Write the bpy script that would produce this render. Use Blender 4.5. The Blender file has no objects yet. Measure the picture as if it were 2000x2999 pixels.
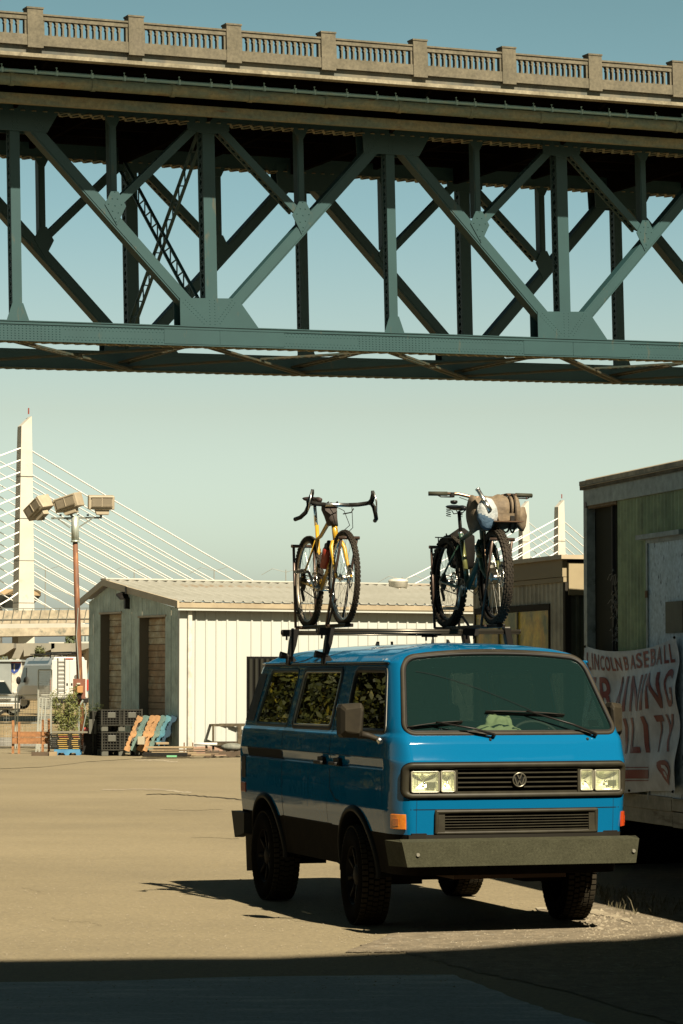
import bpy, bmesh, math, random
import numpy as np
from mathutils import Vector, Matrix, noise as mnoise
random.seed(7)
sc = bpy.context.scene
COL = sc.collection
rad = math.radians
# ---------------------------------------------------------------- camera
CZ = 1.81
FPX = 8330.0
PITCH = math.atan(487.5 / FPX)
cam = bpy.data.cameras.new('camera'); camo = bpy.data.objects.new('camera', cam); COL.objects.link(camo)
camo.location = (0, 0, CZ); camo.rotation_euler = (rad(90) + PITCH, 0, 0)
cam.sensor_fit = 'VERTICAL'; cam.sensor_height = 36; cam.sensor_width = 24
cam.lens = 36 * FPX / 2999; cam.clip_start = .1; cam.clip_end = 8000
sc.camera = camo
# ---------------------------------------------------------------- sky, sun, exposure
SUN = Vector((.455, -.86, 1.0)).normalized()          # direction towards the sun
w = bpy.data.worlds.new('World'); sc.world = w; w.use_nodes = True
nt = w.node_tree; nt.nodes.clear()
sky = nt.nodes.new('ShaderNodeTexSky'); sky.sky_type = 'NISHITA'; sky.sun_disc = False
sky.sun_elevation = math.asin(SUN.z); sky.sun_rotation = math.atan2(SUN.x, SUN.y)
sky.air_density = 1.0; sky.dust_density = 2.6; sky.ozone_density = 1.0; sky.altitude = 20
mx = nt.nodes.new('ShaderNodeMix'); mx.data_type = 'RGBA'; mx.blend_type = 'MULTIPLY'; mx.inputs[0].default_value = 1
tcw = nt.nodes.new('ShaderNodeTexCoord'); sx_ = nt.nodes.new('ShaderNodeSeparateXYZ'); rp = nt.nodes.new('ShaderNodeValToRGB')
nt.links.new(tcw.outputs['Generated'], sx_.inputs[0]); nt.links.new(sx_.outputs[2], rp.inputs[0])
stops = [(0, (2.4, 2.45, 2.4)), (.04, (2.24, 2.36, 2.16)), (.094, (1.8, 1.68, 1.32)), (.165, (1.18, 1.38, 1.12)), (.228, (.95, 1.18, .9)), (.42, (.36, .48, .38)), (.7, (.17, .23, .18)), (1, (.13, .18, .14))]
while len(rp.color_ramp.elements) < len(stops): rp.color_ramp.elements.new(.5)
for e_, (p_, c_) in zip(rp.color_ramp.elements, stops): e_.position = p_; e_.color = (*[q * .62 for q in c_], 1)
nt.links.new(rp.outputs[0], mx.inputs[7])
bg = nt.nodes.new('ShaderNodeBackground'); bg.inputs[1].default_value = .05
wo = nt.nodes.new('ShaderNodeOutputWorld')
nt.links.new(sky.outputs[0], mx.inputs[6]); nt.links.new(mx.outputs[2], bg.inputs[0]); nt.links.new(bg.outputs[0], wo.inputs[0])
sl = bpy.data.lights.new('sun', 'SUN'); sl.energy = 5.0; sl.angle = rad(.5); sl.color = (1.0, .88, .68)
so = bpy.data.objects.new('sun', sl); COL.objects.link(so)
so.rotation_euler = SUN.to_track_quat('Z', 'Y').to_euler(); so.location = (20, -20, 40)
vs = sc.view_settings; vs.view_transform = 'Standard'; vs.look = 'None'; vs.exposure = 1.6; vs.gamma = 1
try: vs.use_curve_mapping = False
except Exception: pass
sc.render.engine = 'CYCLES'
sc.cycles.max_bounces = 6; sc.cycles.transparent_max_bounces = 12
# ---------------------------------------------------------------- picking points of the place from the photograph
def ray(px, py):
    a = (px - 1000) / FPX; b = (1499.5 - py) / FPX
    c, s = math.cos(PITCH), math.sin(PITCH)
    return Vector((a, c - b * s, s + b * c))
def at_Y(px, py, Y):
    r = ray(px, py); t = Y / r.y; return Vector((r.x * t, Y, CZ + r.z * t))
def at_G(px, py, z=0.0):
    r = ray(px, py); t = (z - CZ) / r.z; return Vector((r.x * t, r.y * t, z))
def at_P(px, py, P, N):
    r = ray(px, py); N = Vector(N); t = (Vector(P) - Vector((0, 0, CZ))).dot(N) / r.dot(N)
    return Vector((r.x * t, r.y * t, CZ + r.z * t))
# ---------------------------------------------------------------- mesh helper
class MB:
    def __init__(s): s.v = []; s.f = []
    def add(s, vs, fs):
        o = len(s.v); s.v.extend([tuple(p) for p in vs]); s.f.extend([tuple(i + o for i in f) for f in fs]); return s
    def box(s, c, d, R=None):
        c = Vector(c); hx, hy, hz = d[0] / 2, d[1] / 2, d[2] / 2
        vs = []
        for x in (-hx, hx):
            for y in (-hy, hy):
                for z in (-hz, hz):
                    p = Vector((x, y, z))
                    if R is not None: p = R @ p
                    vs.append(c + p)
        return s.add(vs, [(0, 1, 3, 2), (4, 6, 7, 5), (0, 4, 5, 1), (2, 3, 7, 6), (0, 2, 6, 4), (1, 5, 7, 3)])
    def bx(s, x0, x1, y0, y1, z0, z1):
        return s.box(((x0 + x1) / 2, (y0 + y1) / 2, (z0 + z1) / 2), (abs(x1 - x0), abs(y1 - y0), abs(z1 - z0)))
    def bar(s, p0, p1, w, h, up=(0, 0, 1)):
        p0 = Vector(p0); p1 = Vector(p1); d = (p1 - p0); L = d.length
        if L < 1e-6: return s
        d /= L; up = Vector(up); sd = d.cross(up)
        if sd.length < 1e-4: sd = d.cross(Vector((1, 0, 0)))
        sd.normalize(); u = sd.cross(d).normalized()
        R = Matrix((sd, d, u)).transposed()
        return s.box((p0 + p1) / 2, (w, L, h), R)
    def cyl(s, p0, p1, r0, r1=None, n=10, caps=True):
        if r1 is None: r1 = r0
        p0 = Vector(p0); p1 = Vector(p1); d = (p1 - p0)
        if d.length < 1e-7: return s
        d.normalize(); a = d.orthogonal().normalized(); b = d.cross(a)
        vs = []
        for p, r in ((p0, r0), (p1, r1)):
            for i in range(n):
                t = 2 * math.pi * i / n; vs.append(p + a * (r * math.cos(t)) + b * (r * math.sin(t)))
        fs = [(i, (i + 1) % n, n + (i + 1) % n, n + i) for i in range(n)]
        if caps: fs += [tuple(range(n - 1, -1, -1)), tuple(range(n, 2 * n))]
        return s.add(vs, fs)
    def tube(s, pts, r, n=8, closed=False, caps=True, flat=None):
        pts = [Vector(p) for p in pts]; N = len(pts)
        rr = r if isinstance(r, (list, tuple)) else [r] * N
        vs = []; prev = None
        for i in range(N):
            if closed: d = pts[(i + 1) % N] - pts[i - 1]
            else: d = pts[min(i + 1, N - 1)] - pts[max(i - 1, 0)]
            d.normalize()
            if prev is None: a = d.orthogonal().normalized()
            else:
                a = prev - d * prev.dot(d)
                a = a.normalized() if a.length > 1e-5 else d.orthogonal().normalized()
            prev = a; b = d.cross(a)
            for k in range(n):
                t = 2 * math.pi * k / n; vs.append(pts[i] + a * (rr[i] * math.cos(t)) + b * (rr[i] * math.sin(t)))
        fs = []
        for i in range(N if closed else N - 1):
            j = (i + 1) % N
            for k in range(n):
                k2 = (k + 1) % n; fs.append((i * n + k, i * n + k2, j * n + k2, j * n + k))
        if not closed and caps: fs += [tuple(range(n - 1, -1, -1)), tuple(range((N - 1) * n, N * n))]
        return s.add(vs, fs)
    def prism(s, poly, ext):
        poly = [Vector(p) for p in poly]; ext = Vector(ext); n = len(poly)
        return s.add(poly + [p + ext for p in poly], [tuple(range(n - 1, -1, -1)), tuple(range(n, 2 * n))] + [(i, (i + 1) % n, n + (i + 1) % n, n + i) for i in range(n)])
    def lathe(s, prof, o=(0, 0, 0), ax=(0, 0, 1), n=24, closed=False):
        o = Vector(o); ax = Vector(ax).normalized(); a = ax.orthogonal().normalized(); b = ax.cross(a); vs = []
        m = len(prof)
        for i in range(n):
            t = 2 * math.pi * i / n; dr = a * math.cos(t) + b * math.sin(t)
            for (r, h) in prof: vs.append(o + dr * r + ax * h)
        fs = []
        for i in range(n):
            j = (i + 1) % n
            for k in range(m if closed else m - 1):
                k2 = (k + 1) % m; fs.append((i * m + k, j * m + k, j * m + k2, i * m + k2))
        return s.add(vs, fs)
    def sphere(s, c, r, n=8, m=6, sc_=(1, 1, 1)):
        c = Vector(c); prof = [(math.sin(math.pi * k / m) * r, -math.cos(math.pi * k / m) * r) for k in range(m + 1)]
        t = MB().lathe(prof, (0, 0, 0), (0, 0, 1), n)
        return s.add([c + Vector((p[0] * sc_[0], p[1] * sc_[1], p[2] * sc_[2])) for p in t.v], t.f)
    def mesh(s, name, mat=None, smooth=False):
        me = bpy.data.meshes.new(name); me.from_pydata(s.v, [], s.f)
        if mat: me.materials.append(mat)
        if smooth: me.polygons.foreach_set('use_smooth', [True] * len(me.polygons))
        me.update(); return me
    def build(s, name, mat, parent=None, smooth=False, bevel=0, weld=False):
        me = s.mesh(name, mat, smooth)
        if weld:
            b = bmesh.new(); b.from_mesh(me); bmesh.ops.remove_doubles(b, verts=b.verts, dist=1e-5); bmesh.ops.recalc_face_normals(b, faces=b.faces); b.to_mesh(me); b.free()
        o = bpy.data.objects.new(name, me); COL.objects.link(o)
        if parent: o.parent = parent
        if bevel:
            m = o.modifiers.new('bevel', 'BEVEL'); m.width = bevel; m.segments = 2; m.limit_method = 'ANGLE'; m.angle_limit = rad(40)
        return o
def B1(name, mat, parent, *a, bevel=0, R=None):
    """one box as one object: centre, dims"""
    return MB().box(a[0], a[1], R).build(name, mat, parent, bevel=bevel)
def tag(o, label=None, cat=None, group=None, kind=None):
    if label: o['label'] = label
    if cat: o['category'] = cat
    if group: o['group'] = group
    if kind: o['kind'] = kind
    return o
def thing(name, label, cat, loc=(0, 0, 0), rz=0, group=None):
    o = bpy.data.objects.new(name, None); COL.objects.link(o); o.location = loc; o.rotation_euler = (0, 0, rz)
    o.empty_display_size = .2
    return tag(o, label, cat, group)
def dup(o, parent=None, loc=None, rz=None, label=None):
    kids = [c for c in bpy.data.objects if c.parent == o]
    c = o.copy(); COL.objects.link(c)
    if parent is not None: c.parent = parent
    if loc is not None: c.location = loc
    if rz is not None: c.rotation_euler = (0, 0, rz)
    if label: c['label'] = label
    for k in kids: dup(k, c)
    return c
def link_mesh(name, me, parent=None, loc=(0, 0, 0), rot=(0, 0, 0), scale=(1, 1, 1)):
    o = bpy.data.objects.new(name, me); COL.objects.link(o); o.parent = parent; o.location = loc; o.rotation_euler = rot; o.scale = scale; return o
# ---------------------------------------------------------------- materials
MATS = {}
AK = .5      # all base colours are written for exposure .6 and brought down to their real values here
def M(name, c, rough=.6, metal=0, c2=None, scale=4, lo=.4, hi=.62, bump=0, bscale=60, detail=6, spec=.5, coat=0, stretch=(1, 1, 1),
      c3=None, s3=1.5, lo3=.6, hi3=.7, st3=None, spk=0, trans=0, fine=0, keep=False):
    if name in MATS: return MATS[name]
    if metal < .5 and not keep:
        c = tuple(q * AK for q in c); c2 = c2 and tuple(q * AK for q in c2); c3 = c3 and tuple(q * AK for q in c3)
    if spec == .5 and metal < .3 and max(c) < .04 and not coat: spec = .15
    m = bpy.data.materials.new(name); m.use_nodes = True; n = m.node_tree; b = n.nodes['Principled BSDF']
    b.inputs['Base Color'].default_value = (*c, 1); b.inputs['Roughness'].default_value = rough; b.inputs['Metallic'].default_value = metal
    b.inputs['Specular IOR Level'].default_value = spec
    b.inputs['Coat Weight'].default_value = coat; b.inputs['Coat Roughness'].default_value = .04
    if trans: b.inputs['Transmission Weight'].default_value = trans
    tc = n.nodes.new('ShaderNodeTexCoord')
    def nz(sc_, st, dt=detail, seed=0):
        mp = n.nodes.new('ShaderNodeMapping'); mp.inputs['Scale'].default_value = st; mp.inputs['Location'].default_value = (seed, seed * .7, seed * 1.3)
        n.links.new(tc.outputs['Object'], mp.inputs[0]); t = n.nodes.new('ShaderNodeTexNoise'); t.inputs['Scale'].default_value = sc_
        t.inputs['Detail'].default_value = dt; t.inputs['Roughness'].default_value = .62; n.links.new(mp.outputs[0], t.inputs['Vector']); return t
    cur = None
    if c2 is not None:
        t = nz(scale, stretch); r = n.nodes.new('ShaderNodeValToRGB'); r.color_ramp.elements[0].position = lo; r.color_ramp.elements[1].position = hi
        r.color_ramp.elements[0].color = (*c, 1); r.color_ramp.elements[1].color = (*c2, 1); n.links.new(t.outputs['Fac'], r.inputs[0]); cur = r.outputs[0]
    if c3 is not None:
        t = nz(s3, st3 or stretch, 8, 5.3); r = n.nodes.new('ShaderNodeValToRGB'); r.color_ramp.elements[0].position = lo3; r.color_ramp.elements[1].position = hi3
        n.links.new(t.outputs['Fac'], r.inputs[0]); x = n.nodes.new('ShaderNodeMix'); x.data_type = 'RGBA'
        n.links.new(r.outputs[0], x.inputs[0])
        if cur: n.links.new(cur, x.inputs[6])
        else: x.inputs[6].default_value = (*c, 1)
        x.inputs[7].default_value = (*c3, 1); cur = x.outputs[2]
    if fine:
        t = nz(fine, (1, 1, 1), 3, 9.1); x = n.nodes.new('ShaderNodeMix'); x.data_type = 'RGBA'; x.blend_type = 'MULTIPLY'; x.inputs[0].default_value = 1
        r = n.nodes.new('ShaderNodeValToRGB'); r.color_ramp.elements[0].position = .3; r.color_ramp.elements[1].position = .7
        r.color_ramp.elements[0].color = (.72, .72, .72, 1); r.color_ramp.elements[1].color = (1.2, 1.2, 1.2, 1)
        n.links.new(t.outputs['Fac'], r.inputs[0]); n.links.new(r.outputs[0], x.inputs[7])
        if cur: n.links.new(cur, x.inputs[6])
        else: x.inputs[6].default_value = (*c, 1)
        cur = x.outputs[2]
    if cur: n.links.new(cur, b.inputs['Base Color'])
    if bump:
        t = nz(bscale, (1, 1, 1), 4, 2.2); bp = n.nodes.new('ShaderNodeBump'); bp.inputs['Strength'].default_value = bump; bp.inputs['Distance'].default_value = .02
        n.links.new(t.outputs['Fac'], bp.inputs['Height']); n.links.new(bp.outputs[0], b.inputs['Normal'])
    MATS[name] = m; return m
def glassmat(name, tint, f0=.04, rough=.0, refl=1.0, haze=0, hazec=(.3, .45, .42)):
    if name in MATS: return MATS[name]
    m = bpy.data.materials.new(name); m.use_nodes = True; n = m.node_tree; n.nodes.clear()
    o = n.nodes.new('ShaderNodeOutputMaterial'); a = n.nodes.new('ShaderNodeBsdfTransparent'); a.inputs[0].default_value = (*tint, 1)
    g = n.nodes.new('ShaderNodeBsdfGlossy'); g.inputs['Roughness'].default_value = rough; g.inputs[0].default_value = (refl, refl, refl, 1)
    ge = n.nodes.new('ShaderNodeNewGeometry'); dt = n.nodes.new('ShaderNodeVectorMath'); dt.operation = 'DOT_PRODUCT'
    n.links.new(ge.outputs['Incoming'], dt.inputs[0]); n.links.new(ge.outputs['Normal'], dt.inputs[1])
    def mth(op, a_, b_=None):
        q = n.nodes.new('ShaderNodeMath'); q.operation = op
        for i_, v_ in enumerate((a_, b_)):
            if v_ is None: continue
            if isinstance(v_, (int, float)): q.inputs[i_].default_value = v_
            else: n.links.new(v_, q.inputs[i_])
        return q.outputs[0]
    fr = mth('ADD', mth('MULTIPLY', mth('POWER', mth('SUBTRACT', 1.0, mth('ABSOLUTE', dt.outputs['Value'])), 5.0), 1 - f0), f0)
    x = n.nodes.new('ShaderNodeMixShader')
    n.links.new(fr, x.inputs[0]); n.links.new(a.outputs[0], x.inputs[1]); n.links.new(g.outputs[0], x.inputs[2]); last = x
    if haze:
        d_ = n.nodes.new('ShaderNodeBsdfDiffuse'); d_.inputs[0].default_value = (*hazec, 1); y = n.nodes.new('ShaderNodeMixShader'); y.inputs[0].default_value = haze
        n.links.new(x.outputs[0], y.inputs[1]); n.links.new(d_.outputs[0], y.inputs[2]); last = y
    n.links.new(last.outputs[0], o.inputs[0])
    MATS[name] = m; return m
concrete = M('concrete', (.175, .152, .10), .9, c2=(.125, .11, .07), scale=1.2, bump=.3, bscale=14, c3=(.15, .13, .09), s3=.9, lo3=.56, hi3=.72, st3=(1, 1, .35), fine=9)
concrete_edge = M('concrete_edge', (.36, .32, .22), .9, c2=(.23, .2, .13), scale=.8, c3=(.2, .17, .11), s3=1.1, lo3=.56, hi3=.66, fine=7)
stain = M('stained_concrete', (.11, .12, .10), .9, c2=(.19, .17, .12), scale=1.1, stretch=(1, 1, .25), c3=(.07, .07, .06), s3=1.0, lo3=.5, hi3=.68)
steel = M('green_painted_steel', (.021, .071, .076), .55, c2=(.0185, .063, .068), scale=.5, c3=(.085, .085, .055), s3=2.6, lo3=.64, hi3=.76, st3=(1, 1, .3), spec=.3)
steel_rust_bounce = M('dirty_bounce_warm_steel', (.27, .24, .125), .75, c2=(.16, .2, .14), scale=1.5, lo=.42, hi=.6, stretch=(.5, .5, 2), fine=8, c3=(.20, .12, .05), s3=2.2, lo3=.58, hi3=.7)  # dirt and rust; its yellow also carries ground bounce on the chord lacing
under = M('shade_black_underside', (.006, .005, .004), .9, c2=(.011, .009, .007), scale=.5, spec=0)  # the shade below the deck is put into this near-black colour
pipe_teal = M('teal_pipe_paint', (.26, .44, .42), .45, c2=(.36, .46, .38), scale=3, lo=.5, hi=.75)
white_conc = M('pale_concrete', (.66, .63, .54), .85, c2=(.59, .56, .47), scale=.15, c3=(.45, .4, .3), s3=.4, lo3=.6, hi3=.75)
cable_white = M('white_cable', (.62, .61, .57), .5, keep=True)
black_plastic = M('black_plastic', (.014, .013, .011), .55, c2=(.022, .02, .016), scale=12)
dark_rubber = M('tyre_rubber', (.018, .016, .013), .75, c2=(.035, .03, .022), scale=14, bump=.2, bscale=90)
chrome = M('chrome', (.75, .74, .7), .12, 1)
alu = M('aluminium', (.55, .54, .5), .32, 1)
black_metal = M('black_metal', (.018, .016, .014), .38, 0)
white_paint = M('white_paint', (.78, .74, .62), .55, c2=(.70, .65, .53), scale=2, fine=5)
# ================================================================ SETTING: ground
asph = M('sunbaked_asphalt', (.268, .216, .117), .92, c2=(.228, .184, .101), scale=.35, lo=.35, hi=.65, bump=.35, bscale=55, c3=(.30, .243, .136), s3=.22, lo3=.48, hi3=.72, st3=(.5, 1.2, 1), fine=38)
g = MB()
gx = [-1500, -400, -120, -40, -15, 15, 40, 120, 400, 1500]; gy = [-400, -60, -10, 10, 30, 60, 86, 130, 400, 1200, 3000]
for y in gy:
    for x in gx: g.v.append((x, y, 0))
nx = len(gx)
for j in range(len(gy) - 1):
    for i in range(nx - 1): g.f.append((j * nx + i, j * nx + i + 1, (j + 1) * nx + i + 1, (j + 1) * nx + i))
tag(g.build('ground', asph), kind='structure')
def sheet(name, pts, z, mat, jag=0, sub=1):
    P = []
    n = len(pts)
    for i in range(n):
        a = Vector(pts[i]).to_2d() if len(pts[i]) > 2 else Vector(pts[i]); b = Vector(pts[(i + 1) % n]).to_2d() if len(pts[i]) > 2 else Vector(pts[(i + 1) % n])
        for k in range(sub):
            p = a.lerp(b, k / sub)
            if jag: p = p + Vector((random.uniform(-jag, jag), random.uniform(-jag, jag)))
            P.append((p.x, p.y, z))
    return tag(MB().add(P, [tuple(range(len(P)))]).build(name, mat), kind='structure')
patchm = M('newer_asphalt', (.34, .40, .40), .85, c2=(.62, .68, .64), scale=3.5, lo=.5, hi=.75, stretch=(.35, 1.6, 1), bump=.3, bscale=60, fine=40)
P_ = [at_G(px, py) for px, py in [(-150, 2880), (300, 2875), (700, 2862), (1325, 2856), (1395, 2882), (1510, 2925), (1610, 2962), (1800, 3015), (1900, 3200), (-150, 3300)]]
sheet('asphalt_patch', [(p.x, p.y) for p in P_], .004, patchm, .012, 8)
dirt = M('dusty_gravel', (.25, .20, .125), .95, c2=(.17, .135, .08), scale=6, lo=.4, hi=.6, bump=.9, bscale=30, c3=(.36, .33, .25), s3=9, lo3=.6, hi3=.68, fine=25)
P_ = [at_G(px, py) for px, py in [(1000, 2792), (1180, 2790), (1400, 2850), (1640, 2900), (2150, 3050)]]
sheet('dirt_strip', [(p.x, p.y) for p in P_] + [(8, 14.8), (14, 40), (4.8, 40), (2.6, 26.3), (2.2, 23.4), (1.3, 21.9), (.35, 20.25)], .006, dirt, .03, 14)
drygrass = M('dry_grass_ground', (.36, .25, .11), .95, c2=(.27, .20, .09), scale=.25, bump=.5, bscale=3, c3=(.15, .15, .07), s3=.1, lo3=.55, hi3=.7, stretch=(.4, 1.5, 1), fine=4)
sheet('dry_grass_field', [(-160, 88), (60, 88), (90, 300), (-200, 300)], .004, drygrass, .4, 20)
roadm = M('far_road', (.26, .24, .20), .9, c2=(.22, .2, .16), scale=.1)
sheet('road', [(-160, 76), (60, 76), (60, 87.2), (-160, 87.2)], .008, roadm)
linep = M('road_line_paint', (.78, .74, .62), .8)
for i, yy in enumerate((81.5, 86.2)): sheet('road_marking', [(-160, yy - .12), (60, yy - .12), (60, yy + .12), (-160, yy + .12)], .012, linep)
# kerb in front of the scrap pile and cracks in the lot
crackm = M('dark_crack', (.05, .04, .025), 1)  # plain dark fill of the cracks
def crack(pts, wd, name='pavement_crack', mat=crackm, z=.0045):
    P = [at_G(*p) for p in pts]; Q = []; wk = [0]
    for i in range(len(P) - 1):
        for k in range(14):
            q = P[i].lerp(P[i + 1], k / 14); wk[0] = wk[0] * .8 + random.uniform(-.09, .09) * (q.y / 30); q.y += wk[0]; Q.append(q)
    Q.append(P[-1]); L = [(q.x, q.y - wd * random.uniform(.3, .6), z) for q in Q]; R = [(q.x, q.y + wd * random.uniform(.3, .6), z) for q in Q]; n = len(Q)
    tag(MB().add(L + R, [(i, i + 1, n + i + 1, n + i) for i in range(n - 1)]).build(name, mat), kind='structure')
crack([(-40, 2255), (130, 2246), (250, 2232), (400, 2222), (560, 2220), (760, 2217), (900, 2216)], .22)
crack([(430, 2327), (520, 2326), (600, 2334), (700, 2342), (800, 2350)], .28)
crack([(470, 2371), (560, 2374), (650, 2371)], .05); crack([(560, 2455), (700, 2457)], .035)
crack([(150, 2690), (250, 2700), (300, 2712)], .012); crack([(60, 2600), (130, 2612)], .012); crack([(820, 2690), (870, 2700), (960, 2702)], .012)
pale = M('pale_dust', (.40, .34, .225), .95, c2=(.27, .215, .135), scale=1.5, lo=.45, hi=.6, stretch=(.3, 1.6, 1), fine=20)
crack([(300, 2314), (380, 2311), (500, 2315), (560, 2322)], .55, 'dust_streak', pale, .0035)
crack([(395, 2228), (450, 2226), (520, 2232)], .9, 'dust_streak', pale, .0035)
crack([(1700, 2668), (1770, 2680), (1850, 2702)], .55, 'dust_streak', pale, .0105); crack([(1570, 2662), (1660, 2668), (1735, 2690)], .25, 'dust_streak', pale, .0095)
# ================================================================ STEEL TRUSS BRIDGE OVERHEAD
U_ = Vector((17220, 8318, 449)).normalized(); W_ = Vector((0, 0, 1)).cross(U_).normalized(); V_ = U_.cross(W_)
BR = thing('steel_truss_bridge', 'long green steel truss bridge with concrete balustrade crossing the sky above the lot', 'bridge')
BR.matrix_world = Matrix.Translation((0, 101.6, 14)) @ Matrix((U_, W_, V_)).transposed().to_4x4()
DU = 3.72
UL, UR = -30.0, 42.0
def bb(name, mat, u0, u1, w0, w1, v0, v1, parent=BR, bevel=0): return MB().bx(u0, u1, w0, w1, v0, v1).build(name, mat, parent, bevel=bevel)
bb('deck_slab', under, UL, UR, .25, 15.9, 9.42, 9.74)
bb('sidewalk_curb', concrete, UL, UR, 0, .32, 9.78, 10.15)
bb('fascia', stain, UL, UR, .14, .34, 9.495, 9.775)
bb('cornice', concrete_edge, UL, UR, -.06, .34, 9.36, 9.49)
bb('far_cornice', concrete_edge, UL, UR, 15.9, 16.25, 8.85, 9.6)
bal = MB()
prof = [(-.045, 0), (-.045, .05), (-.034, .08), (-.030, .32), (-.052, .35), (-.055, .38), (-.036, .41), (-.05, .46), (-.085, .52), (.085, .52), (.05, .46), (.036, .41), (.055, .38), (.052, .35), (.030, .32), (.034, .08), (.045, .05), (.045, 0)]
bal.prism([(x, 0, z) for x, z in prof], (0, .17, 0)); balm = bal.mesh('baluster', concrete)
for i in range(-3, 11):
    u = -11.44 + DU * i
    if i < -1 or i > 9: continue
    p = MB().bx(u - .285, u + .285, -.035, .38, 9.70, 11.04); p.bx(u - .31, u + .31, -.06, .40, 11.04, 11.10)
    p.build('parapet_post', concrete, BR)
    rp = bb('railing_panel', concrete, u + .285, u + DU - .285, .04, .28, 10.67, 10.83)
    MB().bx(u + .285, u + DU - .285, 0, .32, 10.83, 10.89).build('coping', concrete, rp)
    MB().bx(u + .285, u + .36, .06, .26, 10.152, 10.668).build('end_pilaster', concrete, rp); MB().bx(u + DU - .36, u + DU - .285, .06, .26, 10.152, 10.668).build('end_pilaster', concrete, rp)
    for k in range(12):
        link_mesh('baluster', balm, rp, (u + .36 + .2308 * (k + 1), .075, 10.15))
# services hung under the walkway
pp = MB(); u = UL
while u < UR: pp.cyl((u, .9, 8.74), (u + 2.98, .9, 8.74), .21, n=16); pp.cyl((u + 2.9, .9, 8.74), (u + 3.06, .9, 8.74), .235, n=16); u += 3.0
pp.build('service_pipe', steel_rust_bounce, BR, smooth=False)
MB().cyl((UL, .78, 9.02), (UR, .78, 9.02), .07, n=10).build('conduit', pipe_teal, BR, smooth=True)
hgm = MB().cyl((0, .78, 9.0), (0, .78, 9.2), .018, n=5).cyl((0, .78, 9.19), (0, .78, 9.23), .035, n=6).bx(-.04, .04, .7, .86, 8.93, 9.11).mesh('pipe_hanger', pipe_teal); u = -19
k = 0
while u < 26:
    link_mesh('pipe_hanger', hgm, BR, (u, 0, 0))
    u += (1.22, .78, 1.3)[k % 3]; k += 1
bb('walkway_girder', steel_rust_bounce, UL, UR, 1.7, 1.9, 8.08, 8.44)
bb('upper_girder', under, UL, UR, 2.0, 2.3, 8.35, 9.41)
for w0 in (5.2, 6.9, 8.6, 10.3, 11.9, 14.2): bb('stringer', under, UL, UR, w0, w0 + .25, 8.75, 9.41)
def lace(mb, A, B, off, n, t=.035, wd=.05):
    """zig-zag lacing between line A..B and the same line shifted by off, crossing both ways"""
    A = Vector(A); B = Vector(B); off = Vector(off); nrm = (B - A).cross(off).normalized()
    for i in range(n):
        a = A.lerp(B, i / n); b = A.lerp(B, (i + 1) / n)
        if i % 2: a, b = a + off, b
        else: a, b = a, b + off
        mb.bar(a, b, t, wd, up=nrm) if False else mb.bar(a, b, wd, t, up=nrm)
def member(name, u0, v0, u1, v1, wd, w0, dep=.5, laced=True, mat=steel, xlace=False):
    mb = MB(); d = Vector((u1 - u0, 0, v1 - v0)); L = d.length; d.normalize(); s = Vector((-d.z, 0, d.x))
    A = Vector((u0, 0, v0)); Bq = Vector((u1, 0, v1)); yv = Vector((0, 1, 0))
    if laced:
        for ww in (w0 + .03, w0 + dep - .03):
            mb.bar(A + yv * ww, Bq + yv * ww, .06, wd, up=s)
        for q in (-1, 1):
            sh = s * (q * (wd / 2 - .02)); n = max(4, int(L / (dep * .62)))
            lace(mb, A + sh + yv * (w0 + .06), Bq + sh + yv * (w0 + .06), yv * (dep - .12), n, .03, .055)
            lace(mb, A + sh + yv * (w0 + dep - .06), Bq + sh + yv * (w0 + dep - .06), -yv * (dep - .12), n, .03, .055)
            for ww in (w0 + .08, w0 + dep - .08): mb.bar(A + sh + yv * ww, Bq + sh + yv * ww, .09, .045, up=s)
    else:
        mb.bar(A + yv * (w0 + dep / 2), Bq + yv * (w0 + dep / 2), dep, wd, up=s)
        mb.bar(A + yv * (w0 - .012), Bq + yv * (w0 - .012), .024, wd * .72, up=s)
    return mb.build(name, mat, BR)
riv = MB(); brace_m = M('grimy_brace', (.05, .075, .062), .7, c2=(.10, .085, .05), scale=2, spec=.2)
def rivet(u, v, w, r=.02):
    riv.add([(u - r, w, v - r), (u + r, w, v - r), (u + r, w, v + r), (u - r, w, v + r), (u, w - r * .9, v)], [(0, 1, 4), (1, 2, 4), (2, 3, 4), (3, 0, 4)])
def rivline(u0, v0, u1, v1, w, step=.11, rows=(0,)):
    L = math.hypot(u1 - u0, v1 - v0); dx, dz = (u1 - u0) / L, (v1 - v0) / L
    for r in rows:
        for i in range(int(L / step) + 1): rivet(u0 + dx * i * step - dz * r, v0 + dz * i * step + dx * r, w)
def plate(name, poly, w0, th=.03, mat=steel): return MB().prism([(u, w0, v) for u, v in poly], (0, -th, 0)).build(name, mat, BR)
PU = 7.475
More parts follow.
